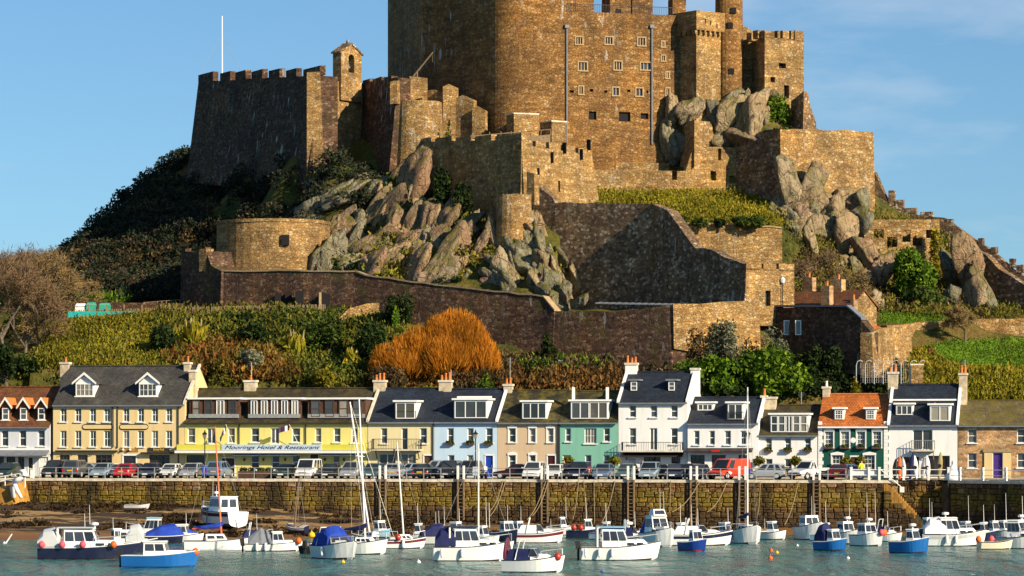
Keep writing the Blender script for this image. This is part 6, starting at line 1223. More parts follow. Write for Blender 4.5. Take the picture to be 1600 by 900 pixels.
for a, b, yt, v in ((1257, 1272, 434, 3.2), (1286, 1299, 447, -.2), (1303, 1318, 437, 2.6), (1331, 1337, 468, .6)):
    c_ = MB().box(fr.U(a, v), fr.U(b, v), v - .4, v + .4, ze - .5, fr.Z(a, yt, v) - z0).obj('chimney', 'house_stone' if v > -1 else 'rubble_stone', ct); p = MB(); pot(p, (fr.U(a, v) + fr.U(b, v)) / 2, v, fr.Z(a, yt, v) - z0, .5); p.obj('chimney_pot', 'terracotta', c_)
fr = pframe(1338, 327.5, 1384, 331.5); z0 = fr.Z(1360, 520); lt = fr.root('orange_lean_to', 'small lean-to with bright orange tiled roof beside the cottage', 'outbuilding', z0); L_ = fr.len; ze = fr.Z(1370, 513) - z0; zr = fr.Z(1350, 498, 1.5) - z0
MB().box(0.3, L_ - .3, .3, 3, -2, ze).obj('wall', 'dressed_stone', lt); MB().add([(0, 0, ze), (L_, 0, ze), (L_, 3.2, ze), (0, 3.2, ze), (.3, 1.6, zr), (L_ * .35, 1.6, zr), (0, 0, ze - .12), (L_, 0, ze - .12), (L_, 3.2, ze - .12), (0, 3.2, ze - .12)], [(0, 1, 5, 4), (1, 2, 5), (2, 3, 4, 5), (3, 0, 4), (0, 6, 7, 1), (1, 7, 8, 2), (6, 9, 8, 7)]).obj('roof', 'tile_orange', lt)
for i in range(4): MB().box(L_ * .62 + i * .28, L_ * .62 + i * .28 + .2, .26, .3, -.2, ze - .25).obj('window', 'white_trim', lt)
# hoop fence with mesh screen
hf = empty('hoop_fence', PT(1390, 600, 322.5), 0, 'tall hooped metal fence with grey mesh behind the orange roof', 'fence'); hb = hf.location
for i in range(8):
    px = 1338 + i * 14; Y_ = 323.2 - i * .12; b = PT(px, 600, Y_) - hb; h_ = PZ(563, Y_) - PZ(600, Y_)
    MB().tube([b, b + Vector((0, 0, h_ * .8)), b + Vector((.12, 0, h_ * .95)), b + Vector((.4, 0, h_)), b + Vector((.62, 0, h_ * .95))], .045, 5).obj('hoop', 'aluminium', hf)
ms = MB(); a, b = PT(1345, 598, 323.4) - hb, PT(1440, 598, 322.4) - hb
for i in range(28): q = a + (b - a) * i / 27; ms.tube([q, q + Vector((0, 0, 1.9))], .02, 3)
for i in range(8): z = Vector((0, 0, .25 * i)); ms.tube([a + z, b + z], .018, 3)
ms.obj('mesh_screen', 'grey_metal', hf)
pl_ = empty('stone_gatepost', PT(1432, 598, 322.8), 0, 'square rubble gatepost at the end of the hoop fence', 'gatepost'); MB().box(-.6, .6, -.5, .5, -1.2, 1.7).obj('post', 'rubble_stone', pl_); MB().box(-.66, .66, -.56, .56, 1.7, 1.85).obj('cap', 'coping', pl_)
# terrace fence with green netting, and stored things behind it
gf = empty('terrace_fence', gpt(106, 344.5), 0, 'weathered picket fence with green netting along the terrace edge', 'fence'); g0 = gf.location
PK = MB().hexa([(-.05, 0, 0), (.05, 0, 0), (.05, .03, 0), (-.05, .03, 0)], [(-.05, 0, .75), (.05, 0, .75), (.0, .03, .82), (-.0, .03, .82)]).mesh('picket', 'weathered_wood')
for i in range(150):
    px = 106 + i * 2.7; q = PT(px, 496 - i * .06, 343.6); o = link('picket', PK, gf, q - g0); o.rotation_euler = (rnd.uniform(-.08, .08), rnd.uniform(-.1, .1), 0)
for px in (138, 166, 194, 222, 251, 264, 410, 480): MB().box(-.07, .07, -.07, .07, -.3, 1.35).obj('post', 'weathered_wood', gf, PT(px, 496, 343.5) - g0)
nt = MB()
for i in range(24):
    a, b = PT(106 + i * 4.6, 496, 343.4) - g0, PT(106 + (i + 1) * 4.6, 496, 343.4) - g0; nt.quad(a, b, b + Vector((0, 0, .65)), a + Vector((0, 0, .65)))
nt.obj('netting', 'teal_panel', gf)
for nm, lb, cat, px, Y_, w, h, d, m in (('white_skip', 'white container standing behind the green netting', 'container', 127, 346.8, 1.2, 1.0, .8, 'white_trim'), ('green_bin', 'round-topped green bin beside the white container', 'bin', 143, 346.6, 1.0, .95, .8, 'leaf_bright'), ('green_bin', 'second green bin further along the fence', 'bin', 164, 346.6, 1.15, .8, .8, 'leaf_bright'), ('teal_sheet', 'small teal tarpaulin roof on the shaded terrace', 'shelter', 162, 360, .9, .5, .7, 'teal_panel')):
    b = gpt(px, Y_); rt = empty(nm, b, 0, lb, cat); MB().loft([[(-w / 2, -d / 2, 0), (w / 2, -d / 2, 0), (w / 2, d / 2, 0), (-w / 2, d / 2, 0)], [(-w / 2, -d / 2, h * .7), (w / 2, -d / 2, h * .7), (w / 2, d / 2, h * .7), (-w / 2, d / 2, h * .7)], [(-w * .4, -d * .3, h), (w * .4, -d * .3, h), (w * .4, d * .3, h), (-w * .4, d * .3, h)]]).obj('body', m if m != 'leaf_bright' else 'green_panel', rt); MB().box(-w / 2 - .03, w / 2 + .03, -d / 2 - .03, d / 2 + .03, h * .68, h * .74).obj('lid_rim', 'grey_metal', rt)
stonewall('terrace_back_wall', 'low dark wall behind the stored bins on the terrace', [(110, 356, 473, 500), (160, 355, 472, 500), (220, 354, 473, 500), (284, 353, 474, 500)], 'lower_stone', .8, .02)
pf_ = empty('garden_paling_fence', gpt(800, 327.4), 0, 'uneven pale wooden palings below the lower curtain wall', 'fence'); p0 = pf_.location
for i in range(88):
    px = 800 + i * 2.0; q = gpt(px, 327.6, 0); q.z = PZ(590, 327.6) - .1; o = link('paling', PK, pf_, q - p0); o.scale = (1, 1, rnd.uniform(.75, 1.15)); o.rotation_euler = (rnd.uniform(-.1, .1), rnd.uniform(-.12, .12), 0)
for z in (.2, .5): MB().tube([PT(800, 590, 327.65) - p0 + Vector((0, 0, z)), PT(975, 590, 327.65) - p0 + Vector((0, 0, z))], .03, 4).obj('rail', 'weathered_wood', pf_)
wb = PT(877, 572, 328.4); rt = empty('white_notice', wb, 0, 'small white notice board in the walled garden', 'sign'); MB().box(-.3, .3, -.03, .03, .25, .6).obj('panel', 'white_trim', rt); MB().box(-.03, .03, 0, .06, -.4, .3).obj('post', 'weathered_wood', rt)
rl = empty('terrace_handrail', gpt(225, 356), 0, 'thin timber handrail on the shaded terrace', 'railing'); r0 = rl.location
for i in range(9): MB().box(-.05, .05, -.05, .05, 0, .9).obj('post', 'weathered_wood', rl, gpt(225 + i * 7, 356) - r0)
MB().tube([gpt(225, 356, .85) - r0, gpt(281, 356, .85) - r0], .04, 4).obj('rail', 'weathered_wood', rl)
ln = PT(1223, 478, 332.8); rt = empty('castle_lamp', ln, 0, 'lone lamp post in front of the gate tower', 'lamp post'); MB().tube([(0, 0, -1), (0, 0, PZ(443, 332.8) - ln.z)], .06, 6).obj('post', 'black_iron', rt); MB().lathe([(.05, 0), (.2, .1), (.26, .45), (.1, .6), (.02, .7)], 8, (0, 0, PZ(443, 332.8) - ln.z)).obj('lantern', 'white_trim', rt)

# ------------------------------------------------------------------ quay furniture
qr = terr.root('quay_railing', 'thin grey two-bar railing along the harbour edge', 'railing', ZQ); PM = MB().box(-.035, .035, -.035, .035, 0, 1.05).mesh('post', 'grey_metal')
ua, ub = TU(62, -9.6), TU(1322, -9.6); n = int((ub - ua) / 1.6)
for i in range(n + 1): link('post', PM, qr, (ua + (ub - ua) * i / n, -9.6, 0))
for z in (.5, 1.02): MB().tube([(ua, -9.6, z), (ub, -9.6, z)], .028, 5).obj('rail', 'grey_metal', qr)
wr = terr.root('white_railing', 'white painted railing with stout posts by the green house', 'railing', ZQ); PW = MB().box(-.1, .1, -.1, .1, 0, 1.1).box(-.12, .12, -.12, .12, 1.1, 1.18).mesh('post', 'white_trim')
xs = [TU(p, -9.6) for p in (1330, 1358, 1374, 1391, 1412, 1451, 1482)]
for x in xs: link('post', PW, wr, (x, -9.6, 0))
for z in (.45, .95): MB().tube([(xs[0], -9.6, z), (xs[-1], -9.6, z)], .04, 5).obj('rail', 'white_trim', wr)
MB().tube([(TU(1376, -10.3), -10.2, .95), (TU(1408, -10.3), -10.2, -.6)], .045, 5).obj('stair_rail', 'white_trim', wr)
pr2 = pf.root('pier_railing', 'white railing on the shaded pier wall', 'railing', ZQ)
for i in range(9): link('post', PW, pr2, (1.0 + i * 2.6, .35, 0))
for z in (.45, .95): MB().tube([(0, .35, z), (24, .35, z)], .035, 5).obj('rail', 'white_trim', pr2)
bn = terr.root('white_banner', 'long white cloth banner on the railing before the green house', 'banner', ZQ); MB().box(TU(1325, -9.5), TU(1370, -9.5), -9.5, -9.46, .35, .95).obj('cloth', 'white_cloth', bn)
sg = terr.root('harbour_notice', 'small white notice plate on the wall beside the steps', 'sign', ZQ); MB().box(TU(1406, -8.8), TU(1413, -8.8), -8.85, -8.8, -1.1, -.6).obj('plate', 'white_trim', sg)
# ladders
LDL = ['between the yellow hotel and the cream house', 'below the pale blue house', 'below the beige house', 'below the tall white house balcony', 'below the restaurant door', 'beside the tall sailing mast', 'in front of the white pickup']
rung = MB().tube([(-.26, 0, 0), (.26, 0, 0)], .03, 5).mesh('rung', 'weathered_wood')
for p, w in zip(LADDERS, LDL):
    u_ = TU(p, -10.2); ld = empty('quay_ladder', terr.W(u_, -10.2, 0.6), terr.rz, 'wooden harbour wall ladder ' + w, 'ladder', 'ladders on the harbour wall')
    zt = ZQ - .6
    for s in (-.28, .28):
        MB().box(s - .06, s + .06, -.08, .08, 0, zt).obj('rail', 'weathered_wood', ld); MB().box(s - .09, s + .09, -.1, .1, zt, zt + 1.25).obj('white_post', 'white_trim', ld)
    for i in range(13): link('rung', rung, ld, (0, -.02, .25 + i * .33))
# lamp posts
for px, w, v in ((320, 'outside the yellow hotel door', -8.6), (743, 'in front of the pale blue house', -9.0), (1169, 'beside the red van', -8.8)):
    lp = empty('quay_lamp_post', terr.W(TU(px, v), v, ZQ), terr.rz, 'dark lantern lamp post with a blue sign ' + w, 'lamp post', 'lamp posts on the quay'); ht = 3.75
    MB().lathe([(.12, 0), (.13, .5), (.06, .6), (.05, ht - .1), (.09, ht), (.03, ht + .05)], 8).obj('post', 'black_iron', lp)
    MB().loft([[(x * s, y * s, z) for x, y in ((1, 1), (-1, 1), (-1, -1), (1, -1))] for s, z in ((.09, ht), (.19, ht + .42))]).obj('lantern', 'curtained_glass', lp); MB().loft([[(x * s, y * s, z) for x, y in ((1, 1), (-1, 1), (-1, -1), (1, -1))] for s, z in ((.23, ht + .42), (.06, ht + .62), (.03, ht + .8))]).obj('cap', 'black_iron', lp)
    MB().box(-.22, .22, -.2, -.1, .35, 1.15).obj('sign_panel', 'door_blue' if px != 743 else 'awning_blue', lp)
# planters and potted palms
for i, (px, lb) in enumerate(((386, 'dark wooden planter box before the hotel windows'), (414, 'second dark planter box nearer the parked green car'))):
    pb = empty('planter', terr.W(TU(px, -7.6), -7.6, ZQ), terr.rz, lb, 'planter'); MB().box(-.8, .8, -.3, .3, 0, .7).obj('box', 'brown_board', pb); leaf_blob('plants', pb, [(-.4, 0, .85), (.4, 0, .85)], (.4, .25, .2), 220, .12, 'leaf_mid')
for px, lb in ((888, 'potted palm at the teal house door'), (960, 'potted shrub at the corner of the teal house'), (1186, 'potted palm at the cottage corner'), (1243, 'potted palm before the cottage windows'), (1322, 'clipped shrub beside the green house door'), (1344, 'dark shrub by the green house porch')):
    pp = empty('potted_palm', terr.W(TU(px, -1.1), -1.1, ZQ + .12), terr.rz, lb, 'potted plant'); MB().lathe([(.2, 0), (.28, .45), (.3, .5), (.22, .5)], 8).obj('pot', 'terracotta', pp); MB().tube([(0, 0, .4), (0, 0, 1.3)], .05, 5).obj('stem', 'bark', pp)
    leaf_blob('fronds', pp, [(0, 0, 1.55)], (.5, .5, .38), 240, .16, 'leaf_olive', elong=1.6)
# boards and kayaks leaning in front of the white slate house
for i, (px, m, h, lb) in enumerate(((1398, 'black_iron', 1.9, 'dark kayak leaning upright beside the orange one'), (1406, 'orange_plastic', 2.1, 'orange kayak leaning before the white house'), (1413, 'grey_metal', 2.1, 'grey board just past the orange kayak'), (1422, 'navy_cloth', 2.4, 'tall navy kayak near the garage'), (1432, 'white_trim', 2.2, 'white kayak in the middle of the rack'), (1441, 'grey_metal', 2.0, 'second grey board beside the white kayak'), (1450, 'white_cloth', 2.2, 'white curved board near the doorway'), (1467, 'straw', 2.5, 'long straw-coloured board at the rack end'))):
    kk = empty('kayak', terr.W(TU(px, -3.0), -3.0, ZQ), terr.rz, lb, 'kayak', 'kayaks before the white house'); a = rnd.uniform(-.12, .12)
    rings = []
    for j in range(11):
        q = j / 10; s = math.sin(math.pi * min(max(q, .02), .98)) ** .6; rings.append([(.26 * s * math.cos(6.283 * t_ / 8) + a * h * q, .14 * s * math.sin(6.283 * t_ / 8) + q * .5, h * q) for t_ in range(8)])
    MB().loft(rings).obj('hull', m, kk, smooth=True); MB().lathe([(.02, 0), (.16, 0), (.18, .04), (.1, .04)], 10, (0, 0, 0)).obj('cockpit_rim', 'rubber', kk, (a * h * .5, .1, h * .5)).rotation_euler = (R(90), 0, 0)
st_ = terr.W(TU(1488, -8.8), -8.8, ZQ); rt = empty('draped_statue', st_, terr.rz, 'white draped figure sculpture on the railing corner', 'sculpture')
MB().loft([[(r_ * math.cos(6.283 * j / 10) * (1 + .15 * math.sin(j * 3 + i)) + ox, r_ * .7 * math.sin(6.283 * j / 10), z) for j in range(10)] for i, (r_, z, ox) in enumerate(((.75, 0, -.1), (.6, .35, -.05), (.42, .8, 0), (.36, 1.1, .05), (.24, 1.3, .08), (.13, 1.42, .1), (.18, 1.55, .12), (.17, 1.7, .12), (.05, 1.82, .12)))]).obj('figure', 'white_trim', rt, smooth=True)
# slipway block and curved white sculpture at the left
sb = terr.root('slipway_block', 'ochre stone slipway block at the end of the harbour wall', 'slipway', 0)
u1_, u2_ = TU(-10, -10.6), TU(52, -10.6)
MB().hexa([(u1_, -13.4, 0), (u2_, -13.4, 0), (u2_, -10, 0), (u1_, -10, 0)], [(u1_, -13.2, PZ(764, 318)), (u2_ - 1.6, -13.2, PZ(760, 318)), (u2_ - 1.0, -10, ZQ - .1), (u1_, -10, PZ(764, 318))]).obj('block', 'ochre_stone', sb)
sr_ = terr.root('slipway_railing', 'white sloping handrail on the slipway', 'railing', 0); zz0, zz1 = PZ(747, 318), PZ(737, 318)
for i in range(5): q = i / 4; MB().tube([(u1_ + (u2_ - u1_) * q, -12.8, zz0 - 1.4 + (zz1 - zz0) * q), (u1_ + (u2_ - u1_) * q, -12.8, zz0 + (zz1 - zz0) * q)], .05, 5).obj('post', 'white_trim', sr_)
for dz in (0, -.45): MB().tube([(u1_, -12.8, zz0 + dz), (u2_, -12.8, zz1 + dz)], .045, 5).obj('rail', 'white_trim', sr_)
sc = terr.W(TU(28, -13.6), -13.6, PZ(775, 317)); rt = empty('curved_sculpture', sc, terr.rz, 'white curved sculpture leaning against the slipway block', 'sculpture'); k = 317 / F
MB().tube([(-.4, 0, 0), (-.55, 0, 1.0), (-.35, 0, 1.5), (.35, 0, 1.75), (.75, 0, 2.1), (.6, 0, 2.45), (.1, 0, 2.5)], [.22, .27, .3, .3, .3, .26, .15], 9).obj('body', 'white_trim', rt, smooth=True); MB().tube([(.3, .1, 0), (-.1, .05, .7), (-.35, 0, 1.3)], [.16, .2, .22], 8).obj('leg', 'white_trim', rt, smooth=True)
wp = terr.root('quay_post', 'white square post at the slipway head', 'post', ZQ); MB().box(TU(50, -10) - .16, TU(50, -10) + .16, -10.1, -9.8, 0, .85).obj('shaft', 'white_trim', wp); MB().box(TU(50, -10) - .2, TU(50, -10) + .2, -10.14, -9.76, .85, .93).obj('cap', 'white_trim', wp)

# ------------------------------------------------------------------ cars
for nm, c, me in (('car_white', (.75, .76, .76), 0), ('car_silver', (.42, .45, .48), .3), ('car_black', (.012, .013, .016), 0), ('car_navy', (.012, .018, .05), 0), ('car_blue', (.12, .20, .33), .2), ('car_paleblue', (.28, .38, .46), .2), ('car_green', (.012, .035, .03), 0), ('car_red', (.42, .012, .02), 0), ('car_darkred', (.10, .006, .012), 0), ('car_grey', (.09, .10, .11), .2), ('van_red', (.78, .045, .012), 0), ('car_maroon', (.035, .006, .01), 0), ('car_teal', (.07, .15, .17), .2)): gloss(nm, c, .28, .6, me)
gloss('boat_white', (.80, .81, .79), .3, .3); gloss('boat_cream', (.72, .66, .48), .35, .3); gloss('boat_navy', (.012, .016, .05), .3, .3); gloss('boat_blue', (.012, .13, .42), .3, .3); gloss('boat_skyblue', (.25, .5, .68), .35, .3); gloss('boat_grey', (.5, .52, .52), .35, .3); gloss('boat_red', (.45, .03, .02), .35, .3); gloss('boat_maroon', (.14, .015, .03), .3, .3); gloss('boat_royal', (.012, .05, .30), .3, .3); plain('antifoul', (.05, .03, .03), .8, .3); plain('antifoul_blue', (.02, .06, .2), .7, .2); plain('lamp_glass', (.75, .75, .72), .2, .1); plain('tail_red', (.55, .01, .01), .3, .1); plain('plate_yellow', (.75, .45, .02), .5, .05)
CARS = {}
def inset(a, b, c, d, f, off):
    pts = [Vector(q) for q in (a, b, c, d)]; ce = sum(pts, Vector()) / 4; nr = (pts[1] - pts[0]).cross(pts[3] - pts[0]).normalized(); return [ce + (p - ce) * f + nr * off for p in pts]
def car_proto(kind, paintm):
    """x forward, y to the left side, z up"""
    S = dict(hatch=(3.8, 1.66, 1.45), saloon=(4.35, 1.7, 1.40), suv=(4.35, 1.78, 1.72), mpv=(4.1, 1.72, 1.62), van=(4.4, 1.85, 1.9), minivan=(4.3, 1.72, 1.85), pickup=(4.8, 1.75, 1.70), small=(3.4, 1.55, 1.38))[kind]
    L, W, Ht = S; h = L / 2; w = W / 2; belt = Ht * (.60 if kind not in ('van', 'minivan') else .52); b = MB()
    hood = belt - (.10 if kind in ('hatch', 'small', 'mpv') else .04); gl = .22 if kind not in ('suv', 'pickup', 'van') else .3
    st = [(-h, .86, gl + .12, belt - .16), (-h + .12, .96, gl, belt - .03), (-h * .55, 1, gl - .02, belt), (0, 1, gl - .02, belt), (h * .35, 1, gl - .02, belt - .01), (h * .62, .98, gl, hood - .04), (h - .22, .93, gl + .02, hood - .16), (h, .80, gl + .12, hood - .30)]
    rings = []
    for x, kx, zb, zt in st:
        y = w * kx; rings.append([(x, -y * .9, zb), (x, -y, zb + .12), (x, -y, zt - .14), (x, -y * .9, zt), (x, y * .9, zt), (x, y, zt - .14), (x, y, zb + .12), (x, y * .9, zb)])
    b.loft(rings)
    # cabin: bottom and top outlines
    xb0, xb1, xt0, xt1 = dict(hatch=(-h + .12, h * .48, -h * .72, h * .10), small=(-h + .1, h * .5, -h * .72, h * .12), saloon=(-h * .68, h * .42, -h * .38, h * .08), suv=(-h + .1, h * .46, -h * .84, h * .16), mpv=(-h + .1, h * .62, -h * .8, h * .2), van=(-h + .04, h * .66, -h + .1, h * .36), minivan=(-h + .05, h * .62, -h * .9, h * .3), pickup=(-h * .12, h * .45, -h * .02, h * .16))[kind]
    wb, wt = w * .93, w * .74 if kind not in ('van', 'minivan') else w * .86; zt = Ht
    lo = [(xb1, -wb, belt - .02), (xb1, wb, belt - .02), (xb0, wb, belt - .02), (xb0, -wb, belt - .02)]; hi = [(xt1, -wt, zt - .05), (xt1, wt, zt - .05), (xt0, wt, zt - .05), (xt0, -wt, zt - .05)]; tp = [(xt1 - .15, -wt * .8, zt), (xt1 - .15, wt * .8, zt), (xt0 + .15, wt * .8, zt), (xt0 + .15, -wt * .8, zt)]
    b.loft([lo, hi, tp])
    if kind == 'pickup': b.box(-h + .05, xb0 - .05, -w * .98, w * .98, belt - .12, belt + .05)
    P = dict(body=b.mesh('body', paintm, False))
    def q4(i): j = (i + 1) % 4; return lo[i], lo[j], hi[j], hi[i]
    P['windscreen'] = MB().quad(*inset(*q4(0), .86, .015)).mesh('windscreen', 'car_glass')
    P['rear_window'] = MB().quad(*inset(*q4(2), .74 if kind not in ('van',) else .5, .015)).mesh('rear_window', 'car_glass')
    for nm, i in (('side_window', 1), ('side_window_b', 3)):
        A, B, C_, D_ = q4(i); m = MB()
        cuts = ((.06, .36), (.40, .68), (.72, .93)) if kind in ('suv', 'mpv', 'minivan', 'saloon', 'hatch') else ((.06, .50), (.54, .9)) if kind in ('small', 'pickup') else ((.03, .30),)
        if i == 3: cuts = tuple((1 - c, 1 - a) for a, c in cuts)
        for c0, c1 in cuts:
            lerp = lambda p, q, t_: Vector(p) + (Vector(q) - Vector(p)) * t_
            m.quad(*inset(lerp(A, B, c0), lerp(A, B, c1), lerp(D_, C_, c1), lerp(D_, C_, c0), .84, .015))
        P[nm] = m.mesh('side_window', 'car_glass')
    r = .31 if kind not in ('suv', 'van', 'pickup') else .36; ty = MB(); ty.lathe([(r * .6, -.1), (r * .95, -.1), (r, -.06), (r, .06), (r * .95, .1), (r * .6, .1)], 14); P['tyre'] = ty.mesh('tyre', 'rubber', True); rm = MB(); rm.lathe([(r * .2, -.11), (r * .62, -.105), (r * .66, .1), (r * .2, .11)], 10); P['rim'] = rm.mesh('rim', 'aluminium')
    P['headlight'] = MB().box(-.08, .03, -.17, .17, -.08, .08).mesh('headlight', 'lamp_glass'); P['taillight'] = MB().box(-.03, .05, -.1, .1, -.16, .16).mesh('taillight', 'tail_red')
    P['bumper'] = MB().box(-.06, .05, -w * .86, w * .86, -.1, .1).mesh('bumper', 'rubber' if kind in ('van', 'pickup', 'small') else paintm); P['front_plate'] = MB().box(0, .02, -.26, .26, -.06, .06).mesh('number_plate', 'white_trim'); P['rear_plate'] = MB().box(-.02, 0, -.26, .26, -.06, .06).mesh('number_plate', 'plate_yellow'); P['grille'] = MB().box(0, .02, -.36, .36, -.05, .05).mesh('grille', 'rubber'); P['mirror'] = MB().box(-.06, .06, -.09, .09, -.06, .07).mesh('mirror', paintm)
    return (L, W, Ht, belt, hood, gl, r, xb1, P)
def car(kind, paintm, px, v, face, label, name='parked_car', group='cars parked along the quay', cat='car'):
    key = (kind, paintm)
    if key not in CARS: CARS[key] = car_proto(*key)
    L, W, Ht, belt, hood, gl, r, xb1, P = CARS[key]; h, w = L / 2, W / 2
    rt = empty(name, terr.W(TU(px, v), v, ZQ), terr.rz + R(face), label, cat, group)
    link('body', P['body'], rt); link('windscreen', P['windscreen'], rt); link('rear_window', P['rear_window'], rt); link('side_window', P['side_window'], rt); link('side_window', P['side_window_b'], rt)
    for x in (h * .62, -h * .6):
        for s in (-1, 1):
            o = link('wheel', P['tyre'], rt, (x, s * (w - .09), r)); o.rotation_euler = (R(90), 0, 0); link('rim', P['rim'], o)
    for s in (-1, 1): link('headlight', P['headlight'], rt, (h - .06, s * w * .62, hood - .36)); link('taillight', P['taillight'], rt, (-h + .02, s * w * .74, belt - .32)); link('mirror', P['mirror'], rt, (xb1 - .25, s * (w + .05), belt + .06))
    link('bumper', P['bumper'], rt, (h - .02, 0, gl + .16)); link('bumper', P['bumper'], rt, (-h + .03, 0, gl + .18)); link('number_plate', P['front_plate'], rt, (h + .035, 0, gl + .18)); link('number_plate', P['rear_plate'], rt, (-h - .035, 0, gl + .42)); link('grille', P['grille'], rt, (h, 0, hood - .38))
    return rt
FR, RE, LS, RS = -90, 90, 180, 0      # nose to the harbour, tail to the harbour, facing left, facing right
for c in [('hatch', 'car_green', 12, -6.2, FR, 'dark green car before the white shop house'), ('suv', 'car_black', 88, -6.4, FR, 'black off-roader first before the cream inn'), ('suv', 'car_grey', 121, -6.3, RE, 'grey off-roader with spare wheel side before the inn'), ('hatch', 'car_silver', 143, -4.6, RS, 'silver car half hidden behind the pale blue hatchback'), ('hatch', 'car_paleblue', 161, -6.6, FR, 'pale blue hatchback before the inn shopfront'), ('small', 'car_white', 179, -5.2, FR + 12, 'white car showing one headlight beside the red car'),
          ('saloon', 'car_red', 200, -6.6, RE, 'bright red car with yellow plate before the inn door'), ('saloon', 'car_grey', 216, -4.4, RS, 'grey saloon behind the red car'), ('hatch', 'car_navy', 236, -6.4, FR, 'dark blue hatchback under the inn sign'), ('small', 'car_white', 267, -6.6, FR, 'white hatchback at the inn corner'), ('hatch', 'car_silver', 300, -6.6, FR, 'silver hatchback before the hotel opening'), ('mpv', 'car_blue', 343, -6.2, RE, 'blue car backed up beside the hotel lamp post'),
          ('saloon', 'car_green', 448, -6.5, FR, 'dark green saloon before the hotel windows'), ('saloon', 'car_black', 517, -6.4, FR, 'black saloon past the white people carrier'), ('mpv', 'car_silver', 551, -6.4, FR, 'silver car behind the twin masts at the hotel end'), ('hatch', 'car_teal', 584, -6.6, FR, 'teal hatchback before the cream house balcony'), ('hatch', 'car_silver', 619, -6.6, RE, 'silver hatchback backed up below the cream house'), ('hatch', 'car_paleblue', 641, -4.8, LS, 'pale blue car side-on behind the silver one'), ('saloon', 'car_black', 664, -6.4, RE, 'black saloon by the brown door'),
          ('suv', 'car_silver', 682, -4.4, LS, 'silver off-roader behind the black saloon'), ('suv', 'car_black', 704, -6.6, FR, 'large dark off-roader before the blue house corner'), ('suv', 'car_grey', 735, -6.3, FR, 'grey off-roader beside the middle lamp post'), ('saloon', 'car_maroon', 806, -5.6, LS, 'dark maroon saloon side-on before the beige house'), ('mpv', 'car_white', 835, -6.4, FR, 'white estate car before the beige house door'), ('small', 'car_white', 867, -6.7, FR, 'old white square car between beige and teal houses'),
          ('hatch', 'car_darkred', 885, -5.2, FR, 'dark red hatchback behind the navy car'), ('mpv', 'car_navy', 906, -6.4, FR, 'navy blue car before the teal house window'), ('hatch', 'car_blue', 943, -6.5, FR, 'mid blue hatchback at the teal house end'), ('hatch', 'car_teal', 980, -6.2, FR, 'dark teal car before the pale grey door'), ('mpv', 'car_paleblue', 1016, -6.6, FR, 'tall grey-blue car below the white balcony'), ('saloon', 'car_black', 1036, -4.6, RS, 'black car behind the tall grey-blue one'), ('hatch', 'car_navy', 1055, -6.5, FR, 'navy hatchback beside the fifth ladder'),
          ('saloon', 'car_navy', 1093, -6.5, FR, 'dark navy saloon next to the red van'), ('hatch', 'car_silver', 1196, -6.0, LS, 'silver-blue hatchback side-on before the cottage'), ('saloon', 'car_darkred', 1312, -7.0, RE, 'dark red car backed up before the green house'), ('saloon', 'car_blue', 1322, -4.6, LS, 'blue saloon side-on behind the dark red car'), ('hatch', 'car_black', 1072, -4.4, LS, 'black car side-on in the gap behind the navy hatchback')]:
    car(*c)
car('minivan', 'car_white', 482, -6.6, FR, 'white people carrier before the hotel side door', 'parked_van', cat='van')
car('van', 'van_red', 1139, -6.0, FR - 30, 'bright red delivery van before the restaurant', 'delivery_van', cat='van')
car('pickup', 'car_white', 1264, -6.2, FR - 28, 'white pickup truck before the cottage door', 'pickup_truck', cat='pickup')
def motorbike(px, v, col, label, face=FR):
    rt = empty('motorbike', terr.W(TU(px, v), v, ZQ), terr.rz + R(face), label, 'motorbike', 'motorbikes on the quay')
    for x in (-.65, .65):
        o = MB().lathe([(.2, -.05), (.3, -.06), (.32, 0), (.3, .06), (.2, .05)], 14).obj('wheel', 'rubber', rt, (x, 0, .32)); o.rotation_euler = (R(90), 0, 0); MB().lathe([(.04, -.04), (.2, -.03), (.2, .03), (.04, .04)], 10).obj('rim', 'aluminium', o)
    MB().loft([[(x, -w_, z - .12), (x, w_, z - .12), (x, w_ * .8, z + .14), (x, -w_ * .8, z + .14)] for x, w_, z in ((-.5, .1, .62), (-.1, .17, .66), (.25, .17, .78), (.5, .1, .82))]).obj('tank', col, rt); MB().box(-.75, -.1, -.14, .14, .74, .84).obj('seat', 'rubber', rt); MB().box(-.25, .3, -.16, .16, .3, .6).obj('engine', 'grey_metal', rt)
    MB().tube([(.65, 0, .32), (.45, 0, .95)], .04, 5).obj('fork', 'aluminium', rt); MB().tube([(.42, -.36, 1.02), (.46, 0, .98), (.42, .36, 1.02)], .025, 5).obj('handlebar', 'black_iron', rt); MB().lathe([(.02, 0), (.1, .02), (.11, .1)], 8, (.55, 0, .82)).obj('headlamp', 'lamp_glass', rt); MB().prism([(.4, .8), (.62, .85), (.5, 1.15)], -.16, .16).obj('screen', col, rt)
motorbike(922, -7.2, 'car_red', 'red motorbike between the navy and blue cars'); motorbike(1291, -7.2, 'car_black', 'black motorbike beside the white pickup', FR + 60); motorbike(756, -7.4, 'car_white', 'white scooter beside the blue front door', FR + 30)

